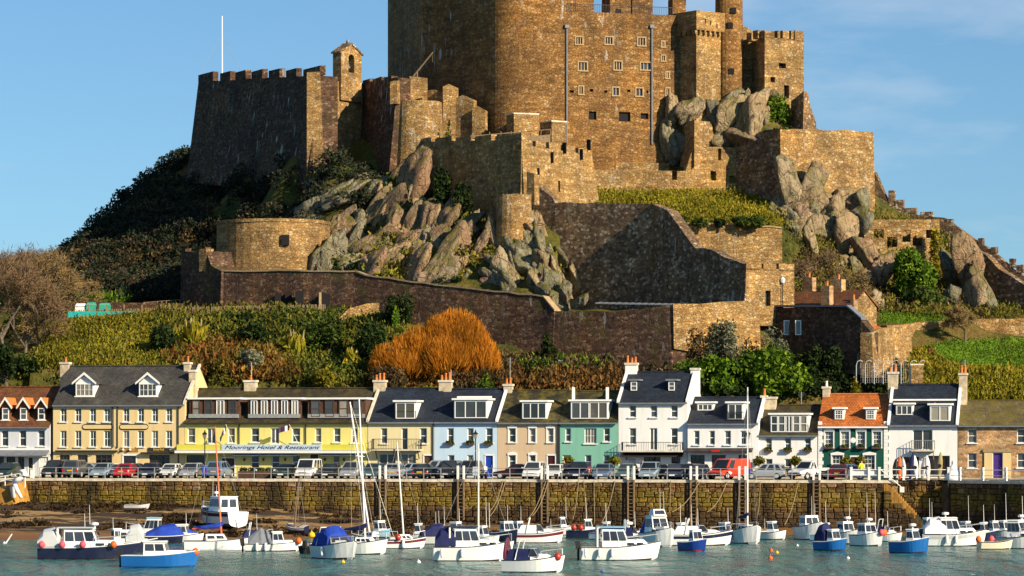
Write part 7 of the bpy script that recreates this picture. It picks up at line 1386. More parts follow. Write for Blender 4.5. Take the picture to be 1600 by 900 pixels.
# ------------------------------------------------------------------ people
def person(label, loc, rz, shirt, trousers, arms=((.32, .05, .95), (-.32, .05, .95)), s=1.0):
    """one skinned body from the pelvis out, clothes as bands of its own surface"""
    rt = empty('person', loc, rz, label, 'person'); J = [(0, 0, .95), (0, 0, 1.15), (0, 0, 1.38), (0, 0, 1.5), (0, -.01, 1.58), (0, -.01, 1.68), (0, 0, 1.74),
         (.19, 0, 1.40), (.25, 0, 1.15), arms[0], (-.19, 0, 1.40), (-.25, 0, 1.15), arms[1], (.1, 0, .9), (.11, -.02, .5), (.11, .02, .08), (.12, -.14, .04), (-.1, 0, .9), (-.11, .03, .5), (-.11, .06, .08), (-.12, -.1, .04)]
    E = [(0, 1), (1, 2), (2, 3), (3, 4), (4, 5), (5, 6), (2, 7), (7, 8), (8, 9), (2, 10), (10, 11), (11, 12), (0, 13), (13, 14), (14, 15), (15, 16), (0, 17), (17, 18), (18, 19), (19, 20)]
    RR = [.15, .14, .17, .065, .085, .1, .06, .075, .055, .04, .075, .055, .04, .1, .07, .05, .045, .1, .07, .05, .045]
    me = bpy.data.meshes.new('body'); me.from_pydata([Vector(p) * s for p in J], E, []); o = link('body', me, rt)
    sk = o.modifiers.new('skin', 'SKIN'); lay = me.skin_vertices[0].data
    for i, q in enumerate(RR): lay[i].radius = (q * s, q * s * .8 if i < 3 else q * s); lay[i].use_root = (i == 0)
    sb_ = o.modifiers.new('sub', 'SUBSURF'); sb_.levels = sb_.render_levels = 1
    bpy.context.view_layer.update(); m2 = bpy.data.meshes.new_from_object(o.evaluated_get(bpy.context.evaluated_depsgraph_get())); o.modifiers.clear(); o.data = m2; m2.materials.clear()
    for q in ('skin', shirt, trousers, 'hair'): m2.materials.append(M(q))
    for p in m2.polygons:
        c = p.center / s; p.material_index = 2 if c.z < .98 and abs(c.x) < .24 else (3 if c.z > 1.68 or (c.z > 1.58 and c.y > .02) else (0 if c.z > 1.47 or (abs(c.x) > .25 and c.z < 1.1) else 1)); p.use_smooth = True
    return rt
person('person in a white shirt standing at the open dormer window', terr.W(TU(1461, .9), .55, TZ(1461, 658, .9)), terr.rz, 'shirt_white', 'denim', ((.12, -.22, 1.35), (-.3, -.05, .95)))
person('person in a yellow-green vest walking past the green house', terr.W(TU(1346, -5.5), -5.5, ZQ), terr.rz + .6, 'shirt_hivis', 'denim')
person('person in a red top beside the dark red car', terr.W(TU(881, -3.2), -3.2, ZQ), terr.rz, 'red_cloth', 'denim', ((.3, -.15, 1.0), (-.28, -.1, 1.0)))
person('person in brown clothes near the restaurant tables', terr.W(TU(1004, -2.8), -2.8, ZQ), terr.rz - .5, 'door_brown', 'denim')

# aerials on the chimneys
for hn, px, v, ya, yb in (('pale_blue_house', 797, 4.3, 596, 558), ('pale_cream_house', 705, 4.3, 592, 578), ('white_slate_house', 1508, 3.9, 583, 562), ('white_cottage', 1252, 4.4, 640, 612)):
    rt, U, Z = HOUSES[hn][:3]; x, z0, z1 = U(px, v), Z(px, ya, v), Z(px, yb, v); a = MB().tube([(x, v, z0 - .6), (x, v, z1)], .025, 4)
    for i in range(4): a.tube([(x - .3 + i * .04, v - .1, z1 - .12 - i * .13), (x + .3 - i * .04, v + .1, z1 - .12 - i * .13)], .012, 3)
    a.obj('aerial', 'grey_metal', rt)
# ------------------------------------------------------------------ boats
def hull_rings(L, B, fr, n=13, bow=.55, tr=.82, draft=.3, sheer=.45):
    out = []
    for i in range(n):
        t_ = i / (n - 1); x = -L / 2 + L * t_
        b = B / 2 * (tr + (1 - tr) * math.sin(min(t_ / .45, 1) * math.pi / 2)) * (1 if t_ < .5 else max(.015, 1 - ((t_ - .5) / .5) ** 2.3))
        zs = fr * (1 + sheer * max(0, (t_ - .3) / .7) ** 1.8); kz = -draft * (1 if t_ < .75 else 1 - ((t_ - .75) / .25) ** 1.5 * 1.0); rk = L * .09 * (max(0, t_ - .6) / .4) ** 2
        xk = x - rk * .9
        ch = b * (.86 if t_ < .7 else .86 - .3 * (t_ - .7) / .3); zc = .06 + .3 * fr * max(0, t_ - .6)
        out.append([(xk, 0, kz), (xk, -ch * .8, min(zc - .1, kz * .5 + .02)), (x - rk * .5, -ch, zc), (x, -b, zs - .09), (x, -b * 1.02, zs), (x, -b * .9, zs + .01), (x, 0, zs + .03), (x, b * .9, zs + .01), (x, b * 1.02, zs), (x, b, zs - .09), (x - rk * .5, ch, zc), (xk, ch * .8, min(zc - .1, kz * .5 + .02))])
    return out
def trap(mb, x0, x1, w0, w1, z0, z1, f0=.0, f1=.0, tw=.85, m=0):
    """cabin block: stern face raked by f0, front face raked by f1"""
    lo = [(x0, -w0, z0), (x1, -w1, z0), (x1, w1, z0), (x0, w0, z0)]; hi = [(x0 + f0, -w0 * tw, z1), (x1 - f1, -w1 * tw, z1), (x1 - f1, w1 * tw, z1), (x0 + f0, w0 * tw, z1)]
    mb.hexa(lo, hi, m); return lo, hi
def panes(parent, lo, hi, face, cuts, f0=.2, f1=.85, mat='boat_glass', name='window'):
    i, j = face; L3 = lambda p, q, t_: Vector(p) + (Vector(q) - Vector(p)) * t_
    for c0, c1 in cuts:
        a, b = L3(lo[i], lo[j], c0), L3(lo[i], lo[j], c1); d, c = L3(hi[i], hi[j], c0), L3(hi[i], hi[j], c1)
        q = [L3(a, d, f0), L3(b, c, f0), L3(b, c, f1), L3(a, d, f1)]; nr = (q[1] - q[0]).cross(q[3] - q[0]).normalized()
        MB().hexa([p - nr * .01 for p in q], [p + nr * .02 for p in q]).obj(name, mat, parent)
def rail(parent, pts, h=.55, m='aluminium', r=.018):
    mb = MB(); top = [Vector(p) + Vector((0, 0, h)) for p in pts]; mb.tube(top, r, 4)
    for p, q in zip(pts, top): mb.tube([p, q], r, 4)
    mb.obj('guard_rail', m, parent)
def fenders(parent, L, B, fr, spec):
    for t_, s, m in spec:
        x = -L / 2 + L * t_; MB().lathe([(.02, .36), (.1, .3), (.12, .1), (.1, -.2), (.03, -.28)], 8).obj('fender', m, parent, (x, s * (B / 2 + .08), fr * .55))
def boat(name, label, px, py, L, head, hull='boat_white', stripe=None, kind='cabin', B=None, fr=None, beach=False, top='boat_white', tilt=0.0, ant=(), fend=(), mast=None, extra=(), anti='antifoul', Yb=None, cat='boat', cover='blue_cloth', roof=None):
    if beach: base = bpt(px, Yb)
    else: Y = F * H / (py - Y0); base = Vector((PX(px, Y), Y, 0.0))
    L *= 1.02; B = B * 1.08 if B else L * .33 + .25; fr = fr * 1.05 if fr else (.42 + L * .045); rt = empty(name, base, R(head), label, cat, 'boats in the harbour')
    if tilt: rt.rotation_euler = (R(tilt), 0, R(head))
    if beach: rt.location.z += .25
    h = L / 2; rings = hull_rings(L, B, fr); mb = MB(); mb.loft(rings)
    mi = []
    for f in mb.f:
        z = sum(mb.v[i][2] for i in f) / len(f); mi.append(1 if z < .03 else (2 if stripe and abs(z - (fr - .045)) < .055 + .0 and False else 0))
    mb.m = mi; mb.obj('hull', [hull, anti], rt, smooth=False)
    if stripe:
        sp = MB()
        for s in (-1, 1):
            for a, b in zip(rings[:-1], rings[1:]):
                ia = 3 if s < 0 else 9; ic = 2 if s < 0 else 10
                l3 = lambda r_, q: Vector(r_[ic]) + (Vector(r_[ia]) - Vector(r_[ic])) * q + Vector((0, s * .012, 0))
                sp.quad(l3(a, .66), l3(b, .66), l3(b, .98), l3(a, .98)) if s < 0 else sp.quad(l3(b, .66), l3(a, .66), l3(a, .98), l3(b, .98))
        sp.obj('stripe', stripe, rt)
    rub = MB()
    for s in (-1, 1): rub.tube([(r_[4 if s < 0 else 8][0], r_[4 if s < 0 else 8][1], r_[4][2]) for r_ in rings], .03, 4)
    rub.obj('rubbing_strake', 'rubber' if hull in ('boat_white', 'boat_cream', 'boat_grey') else 'boat_white', rt)
    fz = fr + .02; w = B / 2
    def box_cabin(x0, x1, z0, z1, wf, wr, f0, f1, sidecuts, frontcuts=((.06, .48), (.52, .94)), rear=False, overhang=.08, ws=.85, f_lo=.35, f_hi=.86):
        c = MB(); lo, hi = trap(c, x0, x1, wr, wf, z0, z1, f0, f1, ws); co = c.obj('cabin', top, rt)
        panes(co, lo, hi, (0, 1), sidecuts, f_lo, f_hi); panes(co, lo, hi, (2, 3), [(1 - b, 1 - a) for a, b in sidecuts], f_lo, f_hi); panes(co, lo, hi, (1, 2), frontcuts, f_lo - .05, f_hi + .03)
        if rear: panes(co, lo, hi, (3, 0), ((.1, .45), (.55, .9)), .3, .85)
        r_ = MB(); r_.hexa([(hi[0][0] - overhang, hi[0][1] * 1.08, z1), (hi[1][0] + overhang, hi[1][1] * 1.08, z1), (hi[2][0] + overhang, hi[2][1] * 1.08, z1), (hi[3][0] - overhang, hi[3][1] * 1.08, z1)], [(hi[0][0] - overhang, hi[0][1], z1 + .07), (hi[1][0], hi[1][1], z1 + .09), (hi[2][0], hi[2][1], z1 + .09), (hi[3][0] - overhang, hi[3][1], z1 + .07)])
        r_.obj('cabin_roof', roof or top, co); return co, z1 + .08
    zt = fz
    if kind in ('cabin', 'fisher'):
        cu = MB(); trap(cu, h * .05, h * .72, w * .8, w * .3, fz - .02, fz + .32 * min(1, L / 5), 0, h * .1, .8); cu.obj('foredeck', top, rt)
        x0, x1 = (-h * .42, h * .2) if kind == 'cabin' else (-h * .05, h * .38)
        _, zt = box_cabin(x0, x1, fz, fz + (.85 if L < 5 else 1.15), w * .72, w * .76, 0, .22, ((.08, .48), (.54, .92)), rear=True)
        MB().box(-h * .97, x0, -w * .72, w * .72, fz + .005, fz + .02).obj('cockpit_floor', 'boat_grey', rt)
    elif kind == 'cruiser':
        cu = MB(); trap(cu, -h * .1, h * .78, w * .82, w * .28, fz - .02, fz + .5, 0, h * .22, .78); co = cu.obj('coachroof', top, rt)
        for s in (-1, 1):
            for q in (.15, .38): MB().box(h * q, h * (q + .16), s * w * (.79 - q * .38) - .05, s * w * (.79 - q * .38) + .05, fz + .12, fz + .3).obj('window', 'boat_glass', co)
        _, zt = box_cabin(-h * .48, h * .22, fz, fz + 1.25, w * .74, w * .8, .0, .45, ((.04, .3), (.34, .62), (.66, .94)), rear=True)
        rail(rt, [(h * .1, -w * .92, fz + .1), (h * .5, -w * .68, fz + .18), (h * .94, -.05, fz + .32), (h * .94, .05, fz + .32), (h * .5, w * .68, fz + .18), (h * .1, w * .92, fz + .1)])
        MB().box(-h * .98, -h * .5, -w * .74, w * .74, fz + .005, fz + .02).obj('cockpit_floor', 'boat_grey', rt)
    elif kind == 'speed':
        cu = MB(); trap(cu, -h * .05, h * .9, w * .88, w * .12, fz - .02, fz + .38, 0, h * .5, .7); cu.obj('foredeck', top, rt)
        ws = MB(); lo, hi = trap(ws, -h * .12, h * .22, w * .78, w * .7, fz + .2, fz + .72, .1, .36, .8); wo = ws.obj('windscreen_frame', 'boat_grey', rt); panes(wo, lo, hi, (1, 2), ((.02, .48), (.52, .98)), .05, .95); panes(wo, lo, hi, (0, 1), ((.05, .95),), .05, .95); panes(wo, lo, hi, (2, 3), ((.05, .95),), .05, .95)
        cv = MB(); trap(cv, -h * .92, -h * .1, w * .8, w * .78, fz, fz + .66, .35, .05, .82); cv.obj('cockpit_cover', cover, rt); zt = fz + .75
        ar = MB(); ar.tube([(-h * .55, -w * .85, fz), (-h * .4, -w * .7, fz + 1.25), (-h * .4, w * .7, fz + 1.25), (-h * .55, w * .85, fz)], .045, 6); ar.obj('radar_arch', 'boat_white', rt)
        rail(rt, [(h * .3, -w * .75, fz + .15), (h * .92, -.06, fz + .3), (h * .92, .06, fz + .3), (h * .3, w * .75, fz + .15)], .4)
    elif kind == 'cover':
        cv = MB(); rr = [[(x, -w * k, fz), (x, -w * k * .6, fz + z), (x, 0, fz + z * 1.25), (x, w * k * .6, fz + z), (x, w * k, fz)] for x, k, z in ((-h * .95, .8, .25), (-h * .4, .98, .7), (h * .1, .98, .8), (h * .6, .7, .5), (h * .95, .08, .2))]; cv.loft(rr); cv.obj('tarpaulin', cover, rt); zt = fz + .8
    elif kind == 'open':
        MB().plan([(-h * .94, -w * .7), (-h * .2, -w * .85), (h * .3, -w * .72), (h * .8, -w * .18), (h * .8, w * .18), (h * .3, w * .72), (-h * .2, w * .85), (-h * .94, w * .7)], fz + .0, fz + .035).obj('floor', 'boat_grey', rt)
        for x in (-.55, -.1, .35): MB().box(h * x, h * x + .28, -w * .8, w * .8, fz + .04, fz + .09).obj('thwart', 'weathered_wood', rt)
    elif kind == 'sail':
        cu = MB(); lo, hi = trap(cu, -h * .15, h * .55, w * .66, w * .3, fz, fz + .42, .0, h * .2, .8); co = cu.obj('coachroof', top, rt); panes(co, lo, hi, (0, 1), ((.1, .3), (.38, .58), (.66, .86)), .3, .75); panes(co, lo, hi, (2, 3), ((.14, .34), (.42, .62), (.7, .9)), .3, .75)
        MB().box(-h * .9, -h * .18, -w * .6, w * .6, fz + .005, fz + .03).obj('cockpit_floor', 'weathered_wood', rt); rail(rt, [(h * .5, -w * .55, fz + .1), (h * .95, 0, fz + .25), (h * .5, w * .55, fz + .1)], .45); rail(rt, [(-h * .4, -w * .9, fz), (-h * .95, -w * .75, fz), (-h * .95, w * .75, fz), (-h * .4, w * .9, fz)], .45); zt = fz + .42
    elif kind == 'cat':
        for s in (-1, 1):
            hr = [[(x, y + s * B * .62, z) for x, y, z in r_] for r_ in hull_rings(L * .97, B * .42, fr * .92)]; m2 = MB(); m2.loft(hr); m2.obj('float', hull, rt)
        MB().box(-h * .5, h * .3, -B * .75, B * .75, fr * .75, fr * .82).obj('bridge_deck', 'boat_white', rt); cu = MB(); lo, hi = trap(cu, -h * .35, h * .3, w * .7, w * .45, fz, fz + .5, 0, .3, .8); co = cu.obj('coachroof', top, rt); panes(co, lo, hi, (0, 1), ((.1, .45), (.55, .9)), .3, .75); zt = fz + .5
    for e in extra:
        if e[0] == 'hardtop':   # tinted top edge on a cruiser
            MB().box(-h * .62, h * .1, -w * .82, w * .82, zt + .0, zt + .07).obj('hardtop', e[1], rt)
            for s in (-1, 1): MB().box(-h * .62, -h * .58, s * w * .78 - .03, s * w * .78 + .03, fz, zt).obj('hardtop_post', 'boat_white', rt)
        elif e[0] == 'canopy':  # folding cloth canopy over the cockpit
            c = MB(); x0, x1 = e[2] * h, e[3] * h; pr_ = []
            for x, z in ((x0, .55), (x0 + (x1 - x0) * .25, 1.15), (x0 + (x1 - x0) * .7, 1.3), (x1, .8)): pr_.append([(x, w * .85 * math.cos(math.pi * j / 8), fz + .1 + z * (.35 + .65 * math.sin(math.pi * j / 8)) if 0 < j < 8 else fz + .05) for j in range(9)])
            c.loft(pr_); c.obj('canopy', e[1], rt)
        elif e[0] == 'radar': MB().lathe([(.06, 0), (.06, .18), (.26, .2), (.28, .28), (.26, .36), (.1, .4)], 12, (e[1] * h, 0, zt)).obj('radar_dome', 'boat_white', rt)
        elif e[0] == 'outboard':
            o = MB(); o.hexa([(-h - .32, -.14, fz - .15), (-h - .02, -.12, fz - .15), (-h - .02, .12, fz - .15), (-h - .32, .14, fz - .15)], [(-h - .4, -.12, fz + .38), (-h - .06, -.1, fz + .42), (-h - .06, .1, fz + .42), (-h - .4, .12, fz + .38)]); o.box(-h - .24, -h - .1, -.06, .06, -.35, fz - .15); o.obj('outboard_motor', 'rubber', rt)
        elif e[0] == 'ball': MB().lathe([(.02, -.24), (.16, -.19), (.25, 0), (.17, .19), (.04, .28)], 10, (e[1] * h, e[2] * w, fz + .2)).obj('buoy_fender', e[3], rt, smooth=True)
        elif e[0] == 'tarp': MB().loft([[(x * h, -w * .75, fz), (x * h, -w * .4, fz + z), (x * h, w * .4, fz + z), (x * h, w * .75, fz)] for x, z in ((e[2], .5), ((e[2] + e[3]) / 2, 1.2), (e[3], .7))]).obj('tarpaulin', e[1], rt)
        elif e[0] == 'bridge': c = MB(); lo, hi = trap(c, -h * .3, h * .08, w * .6, w * .55, zt, zt + .5, .05, .2, .85); co = c.obj('flybridge', top, rt); panes(co, lo, hi, (1, 2), ((.08, .92),), .2, .8); zt += .5
        elif e[0] == 'goal': MB().tube([(e[1] * h, -w * .6, zt - .1), (e[1] * h, -w * .5, zt + .55), (e[1] * h, w * .5, zt + .55), (e[1] * h, w * .6, zt - .1)], .03, 5).obj('aerial_frame', 'aluminium', rt)
        elif e[0] == 'legs':
            for s in (-1, 1): MB().tube([(0, s * (w + .05), fz), (0, s * (w + .1), -.6)], .05, 5).obj('beaching_leg', 'weathered_wood', rt)
    for (x, hh) in ant: MB().tube([(x * h, w * .3, zt - .15), (x * h - hh * .03, w * .3, zt + hh)], [.022, .012], 4).obj('aerial', 'white_trim', rt)
    fenders(rt, L, B, fr, fend)
    if mast:
        mh, mm, bm_, cm = mast[:4]; lean = mast[4] if len(mast) > 4 else (0, 0); mx = h * .12
        tp = Vector((mx + lean[0], lean[1], fz + mh)); mo = MB().tube([(mx, 0, fz + .2), tp], [.075, .05], 6).obj('mast', mm, rt)
        MB().tube([(mx + lean[0] * .6, -.5, fz + mh * .6), (mx + lean[0] * .6, .5, fz + mh * .6)], .025, 4).obj('spreader', mm, mo)
        st = MB()
        for q in ((h * .95, 0, fz + .3), (-h * .95, 0, fz + .1), (mx, -w * .92, fz), (mx, w * .92, fz)): st.tube([q, tp], .009, 3)
        st.obj('rigging', 'grey_metal', mo)
        if bm_:
            MB().tube([(mx, 0, fz + .95), (-h * .75, 0, fz + .9)], .045, 5).obj('boom', mm, rt); MB().tube([(mx + .1, 0, fz + 1.35), (mx - .2, 0, fz + 1.12), (-h * .35, 0, fz + 1.02), (-h * .72, 0, fz + .97)], [.14, .2, .15, .07], 7).obj('sail_cover', cm, rt)
    return rt
BN = 'boat_navy'
boat('motor_launch', 'big dark navy launch with white cabin and pink fenders', 140, 873, 6.9, 2, BN, None, 'cruiser', 2.2, .75, ant=((.0, 1.6), (-.1, 1.0)), extra=(('hardtop', 'boat_grey'), ('radar', .1), ('ball', -.9, -1.05, 'pink_plastic'), ('ball', -.5, -1.1, 'pink_plastic'), ('ball', -.1, -1.12, 'pink_plastic'), ('ball', .5, -1.05, 'orange_plastic'), ('canopy', 'boat_grey', -1.0, -.55)), cat='launch')
boat('cabin_boat', 'navy boat with grey sprayhood tucked behind the dark launch', 205, 862, 3.8, 5, BN, None, 'cabin', 1.5, .65, extra=(('canopy', 'boat_grey', -.2, .5),))
boat('cabin_boat', 'white wheelhouse boat behind the dark launch', 178, 857, 3.6, 20, 'boat_white', None, 'fisher', ant=((0, .8),))
boat('cabin_boat', 'bright blue boat with white cabin and orange bow buoy', 252, 886, 4.9, -4, 'boat_blue', None, 'cabin', 1.8, .72, extra=(('ball', .9, 0, 'orange_plastic'), ('outboard',)), anti='antifoul_blue')
boat('cabin_boat', 'white boat with a dark teal cabin moored by the shore', 232, 846, 3.9, 172, 'boat_grey', None, 'cruiser', 1.5, .6, roof='boat_skyblue')
boat('covered_boat', 'boat hidden under a bright blue tarpaulin', 268, 848, 4.2, 8, 'boat_navy', None, 'cover', 1.6, .5)
boat('cabin_boat', 'white cabin boat beside the blue tarpaulin', 290, 848, 3.0, -12, 'boat_white', None, 'cabin', ant=((0, .9),))
boat('motor_cruiser', 'white cruiser aground on the beach showing its broad stern', 344, 812, 5.6, 128, 'boat_white', 'boat_navy', 'cruiser', 2.4, 1.0, True, Yb=285, ant=((0, .9), (.2, 1.4)), extra=(('radar', .2), ('legs',)), anti='antifoul_blue')
boat('catamaran', 'white trimaran with a tall orange mast and blue sail cover', 340, 858, 5.0, 4, 'boat_white', None, 'cat', 1.5, .6, mast=(8.6, 'orange_plastic', True, 'blue_cloth', (-.5, 0)), cat='sailing boat')
boat('speedboat', 'low white speedboat with grey cover and small cabin', 428, 861, 4.2, 6, 'boat_white', None, 'fisher', 1.5, .5, extra=(('tarp', 'lead', -.9, 0), ('outboard',), ('ball', .85, -.5, 'orange_plastic')), fend=((.2, -1, 'white_trim'), (.35, -1, 'white_trim')))
boat('sailing_dinghy', 'small navy dinghy leaning on the sand with a slanted mast', 464, 830, 2.0, 150, BN, 'boat_white', 'open', .95, .45, True, Yb=279, tilt=-14, mast=(4.2, 'weathered_wood', False, None, (-1.1, 0)), cat='dinghy')
boat('inflatable_boat', 'black inflatable boat beside the blue-canopied cruiser', 490, 864, 2.7, 70, 'rubber', None, 'open', 1.4, .5, extra=(('outboard',),))
boat('motor_cruiser', 'white cruiser with a royal blue canopy, bow to the viewer', 527, 873, 4.6, -58, 'boat_white', None, 'speed', 2.1, .85, cover='blue_cloth', extra=(('canopy', 'blue_cloth', -.8, .1), ('ball', -.6, 1.1, 'orange_plastic')), fend=((.5, -1, 'white_trim'),))
boat('sailing_yacht', 'white yacht with twin tall masts beside the blue canopy', 566, 866, 4.0, -24, 'boat_white', None, 'sail', 1.7, .75, mast=(10.4, 'white_trim', True, 'navy_cloth', (-.5, 0)), cat='yacht')
boat('sailing_yacht', 'slim yacht behind, its mast leaning over the twin masts', 582, 852, 4.0, 150, 'boat_grey', None, 'sail', 1.5, .6, mast=(10.6, 'white_trim', False, 'navy_cloth', (1.6, .4)), cat='yacht')
boat('cabin_boat', 'small pale blue and white cabin boat near the sand', 592, 843, 2.5, -40, 'boat_skyblue', None, 'fisher', 1.3, .6, ant=((0, 1.6),))
boat('sailing_yacht', 'white yacht with red waterline and a slanted bare mast', 626, 857, 3.8, 2, 'boat_white', 'boat_maroon', 'sail', 1.5, .6, mast=(7.4, 'white_trim', False, 'navy_cloth', (-.5, 0)), extra=(('ball', -.1, -1.05, 'boat_red'),), fend=((.55, -1, 'white_trim'),), cat='yacht')
boat('cabin_boat', 'red-topped boat behind the navy sprayhood', 682, 842, 3.0, 10, 'boat_red', None, 'open', 1.3, .7, ant=((0, 1.5),))
boat('cabin_boat', 'grey boat with a navy sprayhood and orange buoy', 684, 850, 2.9, 12, 'boat_grey', None, 'cover', 1.3, .6, cover='navy_cloth', ant=((.1, 1.2), (.4, 1.6)), extra=(('ball', .5, -.9, 'orange_plastic'),))
boat('motor_cruiser', 'large white cruiser with navy-edged roof in the middle of the harbour', 740, 876, 5.4, 3, 'boat_white', None, 'cruiser', 2.1, .9, mast=(7.0, 'white_trim', False, None), extra=(('hardtop', 'boat_navy'), ('canopy', 'navy_cloth', -.95, -.45)), fend=((.1, -1, 'white_trim'), (.35, -1, 'white_trim')))
boat('cabin_boat', 'white cabin boat with several aerials behind the middle cruiser', 756, 851, 2.8, -30, 'boat_white', None, 'cabin', ant=((.1, 2.2), (.3, 1.8)))
boat('cabin_boat', 'navy boat with rounded white cabin beside the middle cruiser', 790, 848, 2.9, -50, BN, None, 'fisher', 1.4, .75, ant=((0, 1.3),))
boat('speedboat', 'white and maroon speedboat with raised windscreen', 843, 848, 3.8, -3, 'boat_white', 'boat_maroon', 'speed', 1.5, .7, cover='white_cloth')
boat('speedboat', 'foreground white speedboat with navy cockpit cover and hoop', 835, 894, 3.8, -14, 'boat_white', None, 'speed', 1.7, .72, cover='navy_cloth', extra=(('ball', .8, -.3, 'boat_red'), ('canopy', 'boat_maroon', -.95, -.85)))
boat('cabin_boat', 'small grey-white cabin boat moored near the third ladder', 876, 836, 2.6, 10, 'boat_grey', None, 'fisher', 1.2, .6, ant=((.4, 1.8),))
boat('cabin_boat', 'navy-hulled boat with white cabin and red fenders', 916, 841, 3.3, -4, BN, None, 'fisher', 1.3, .65, ant=((0, 1.8),), extra=(('ball', -.6, -1.0, 'boat_red'), ('ball', -.25, -1.05, 'boat_red')))
boat('motor_cruiser', 'long white cruiser with a pale blue roof edge', 970, 875, 5.4, 2, 'boat_white', None, 'cruiser', 2.1, .85, roof='boat_skyblue', extra=(('hardtop', 'boat_skyblue'), ('radar', .2), ('goal', .1), ('outboard',)), fend=((.05, -1, 'white_trim'), (.22, -1, 'white_trim'), (.38, -1, 'white_trim')))
boat('motor_cruiser', 'tall white boat with flybridge and royal blue tarpaulin', 1030, 854, 3.6, -62, 'boat_white', None, 'cruiser', 1.9, 1.0, extra=(('bridge',), ('tarp', 'blue_cloth', -.95, -.45)), ant=((-.2, 1.6), (.1, 1.4)))
boat('motor_cruiser', 'white cruiser with navy band and raked screens', 1096, 852, 4.8, 0, 'boat_white', 'boat_navy', 'speed', 1.9, .8, cover='boat_white', ant=((-.3, 1.6), (-.1, 1.3)), extra=(('goal', -.5),))
boat('fishing_boat', 'small royal blue and red fishing boat with white wheelhouse', 1085, 861, 2.4, -48, 'boat_royal', None, 'fisher', 1.35, .62, anti='boat_red', ant=((0, .9),))
boat('sailing_yacht', 'white yacht bow-on with the tallest mast before the lamp post', 1166, 849, 3.6, -66, 'boat_white', None, 'sail', 2.0, 1.0, mast=(11.4, 'white_trim', True, 'navy_cloth'), fend=((.4, -1, 'navy_cloth'),), cat='yacht')
boat('cabin_boat', 'little white cabin boat past the tallest mast', 1210, 843, 2.1, -30, 'boat_white', None, 'cabin', 1.2, .55)
boat('pilot_boat', 'grey-white pilot boat with navy fenders below the pickup', 1267, 843, 3.2, -64, 'boat_white', None, 'cabin', 1.8, 1.0, ant=((-.2, 1.6), (.1, 1.0)), fend=((.2, 1, 'navy_cloth'), (.3, 1, 'navy_cloth'), (.4, 1, 'navy_cloth')))
boat('cabin_boat', 'blue-hulled small boat with white cabin and grey hood', 1300, 860, 2.6, -40, 'boat_blue', None, 'fisher', 1.4, .62, extra=(('canopy', 'navy_cloth', -.9, -.2),))
boat('cabin_boat', 'white cabin boat with a striped signal pole behind the blue one', 1324, 850, 2.8, -56, 'boat_white', None, 'cabin', 1.5, .8, ant=((.0, 1.9),), extra=(('radar', .0),))
boat('fishing_boat', 'white boat with two tall aerials and orange buoys at its side', 1358, 853, 2.9, -50, 'boat_white', None, 'cabin', 1.7, .8, ant=((-.3, 2.4), (.3, 2.4)), extra=(('radar', 0), ('ball', .9, .3, 'orange_plastic'), ('ball', .7, .7, 'orange_plastic'), ('ball', .95, -.1, 'pink_plastic')))
boat('fishing_boat', 'bright blue fishing boat with white wheelhouse, bow half turned', 1423, 864, 2.9, -34, 'boat_blue', None, 'fisher', 1.5, .78, extra=(('radar', .1),))
boat('cabin_boat', 'white wheelhouse boat half hidden behind the blue fishing boat', 1450, 842, 2.6, -50, BN, None, 'fisher', 1.4, .8, ant=((0, 1.6), (.2, 1.3)))
boat('motor_cruiser', 'sleek white cruiser with wide raked windscreen', 1492, 853, 4.8, -2, 'boat_white', 'boat_grey', 'cruiser', 2.0, .85, extra=(('radar', -.3), ('canopy', 'white_cloth', -.98, -.3)), fend=((.35, -1, 'white_trim'), (.5, -1, 'white_trim')))
boat('cabin_boat', 'small white cabin boat just past the sleek cruiser', 1536, 846, 2.2, -30, 'boat_navy', None, 'fisher', 1.2, .6, ant=((0, 1.4),))
boat('open_boat', 'cream open workboat with an orange float at the bow', 1556, 858, 2.6, 10, 'boat_cream', None, 'open', 1.4, .5, extra=(('ball', -1.1, -.4, 'orange_plastic'), ('ball', -.2, .3, 'pink_plastic')))
boat('cabin_boat', 'white wheelhouse boat with tall aerial near the frame edge', 1568, 846, 2.6, -40, 'boat_grey', None, 'fisher', 1.4, .75, ant=((.1, 2.2),))
boat('motor_cruiser', 'white cruiser cut off by the frame edge', 1596, 857, 3.6, -30, 'boat_white', None, 'cruiser', 1.8, .8, ant=((0, 1.8),), extra=(('radar', 0),))
boat('rowing_dinghy', 'pale empty dinghy lying on the weedy beach', 214, 800, 2.3, 4, 'boat_grey', None, 'open', 1.0, .32, True, Yb=300, cat='dinghy')
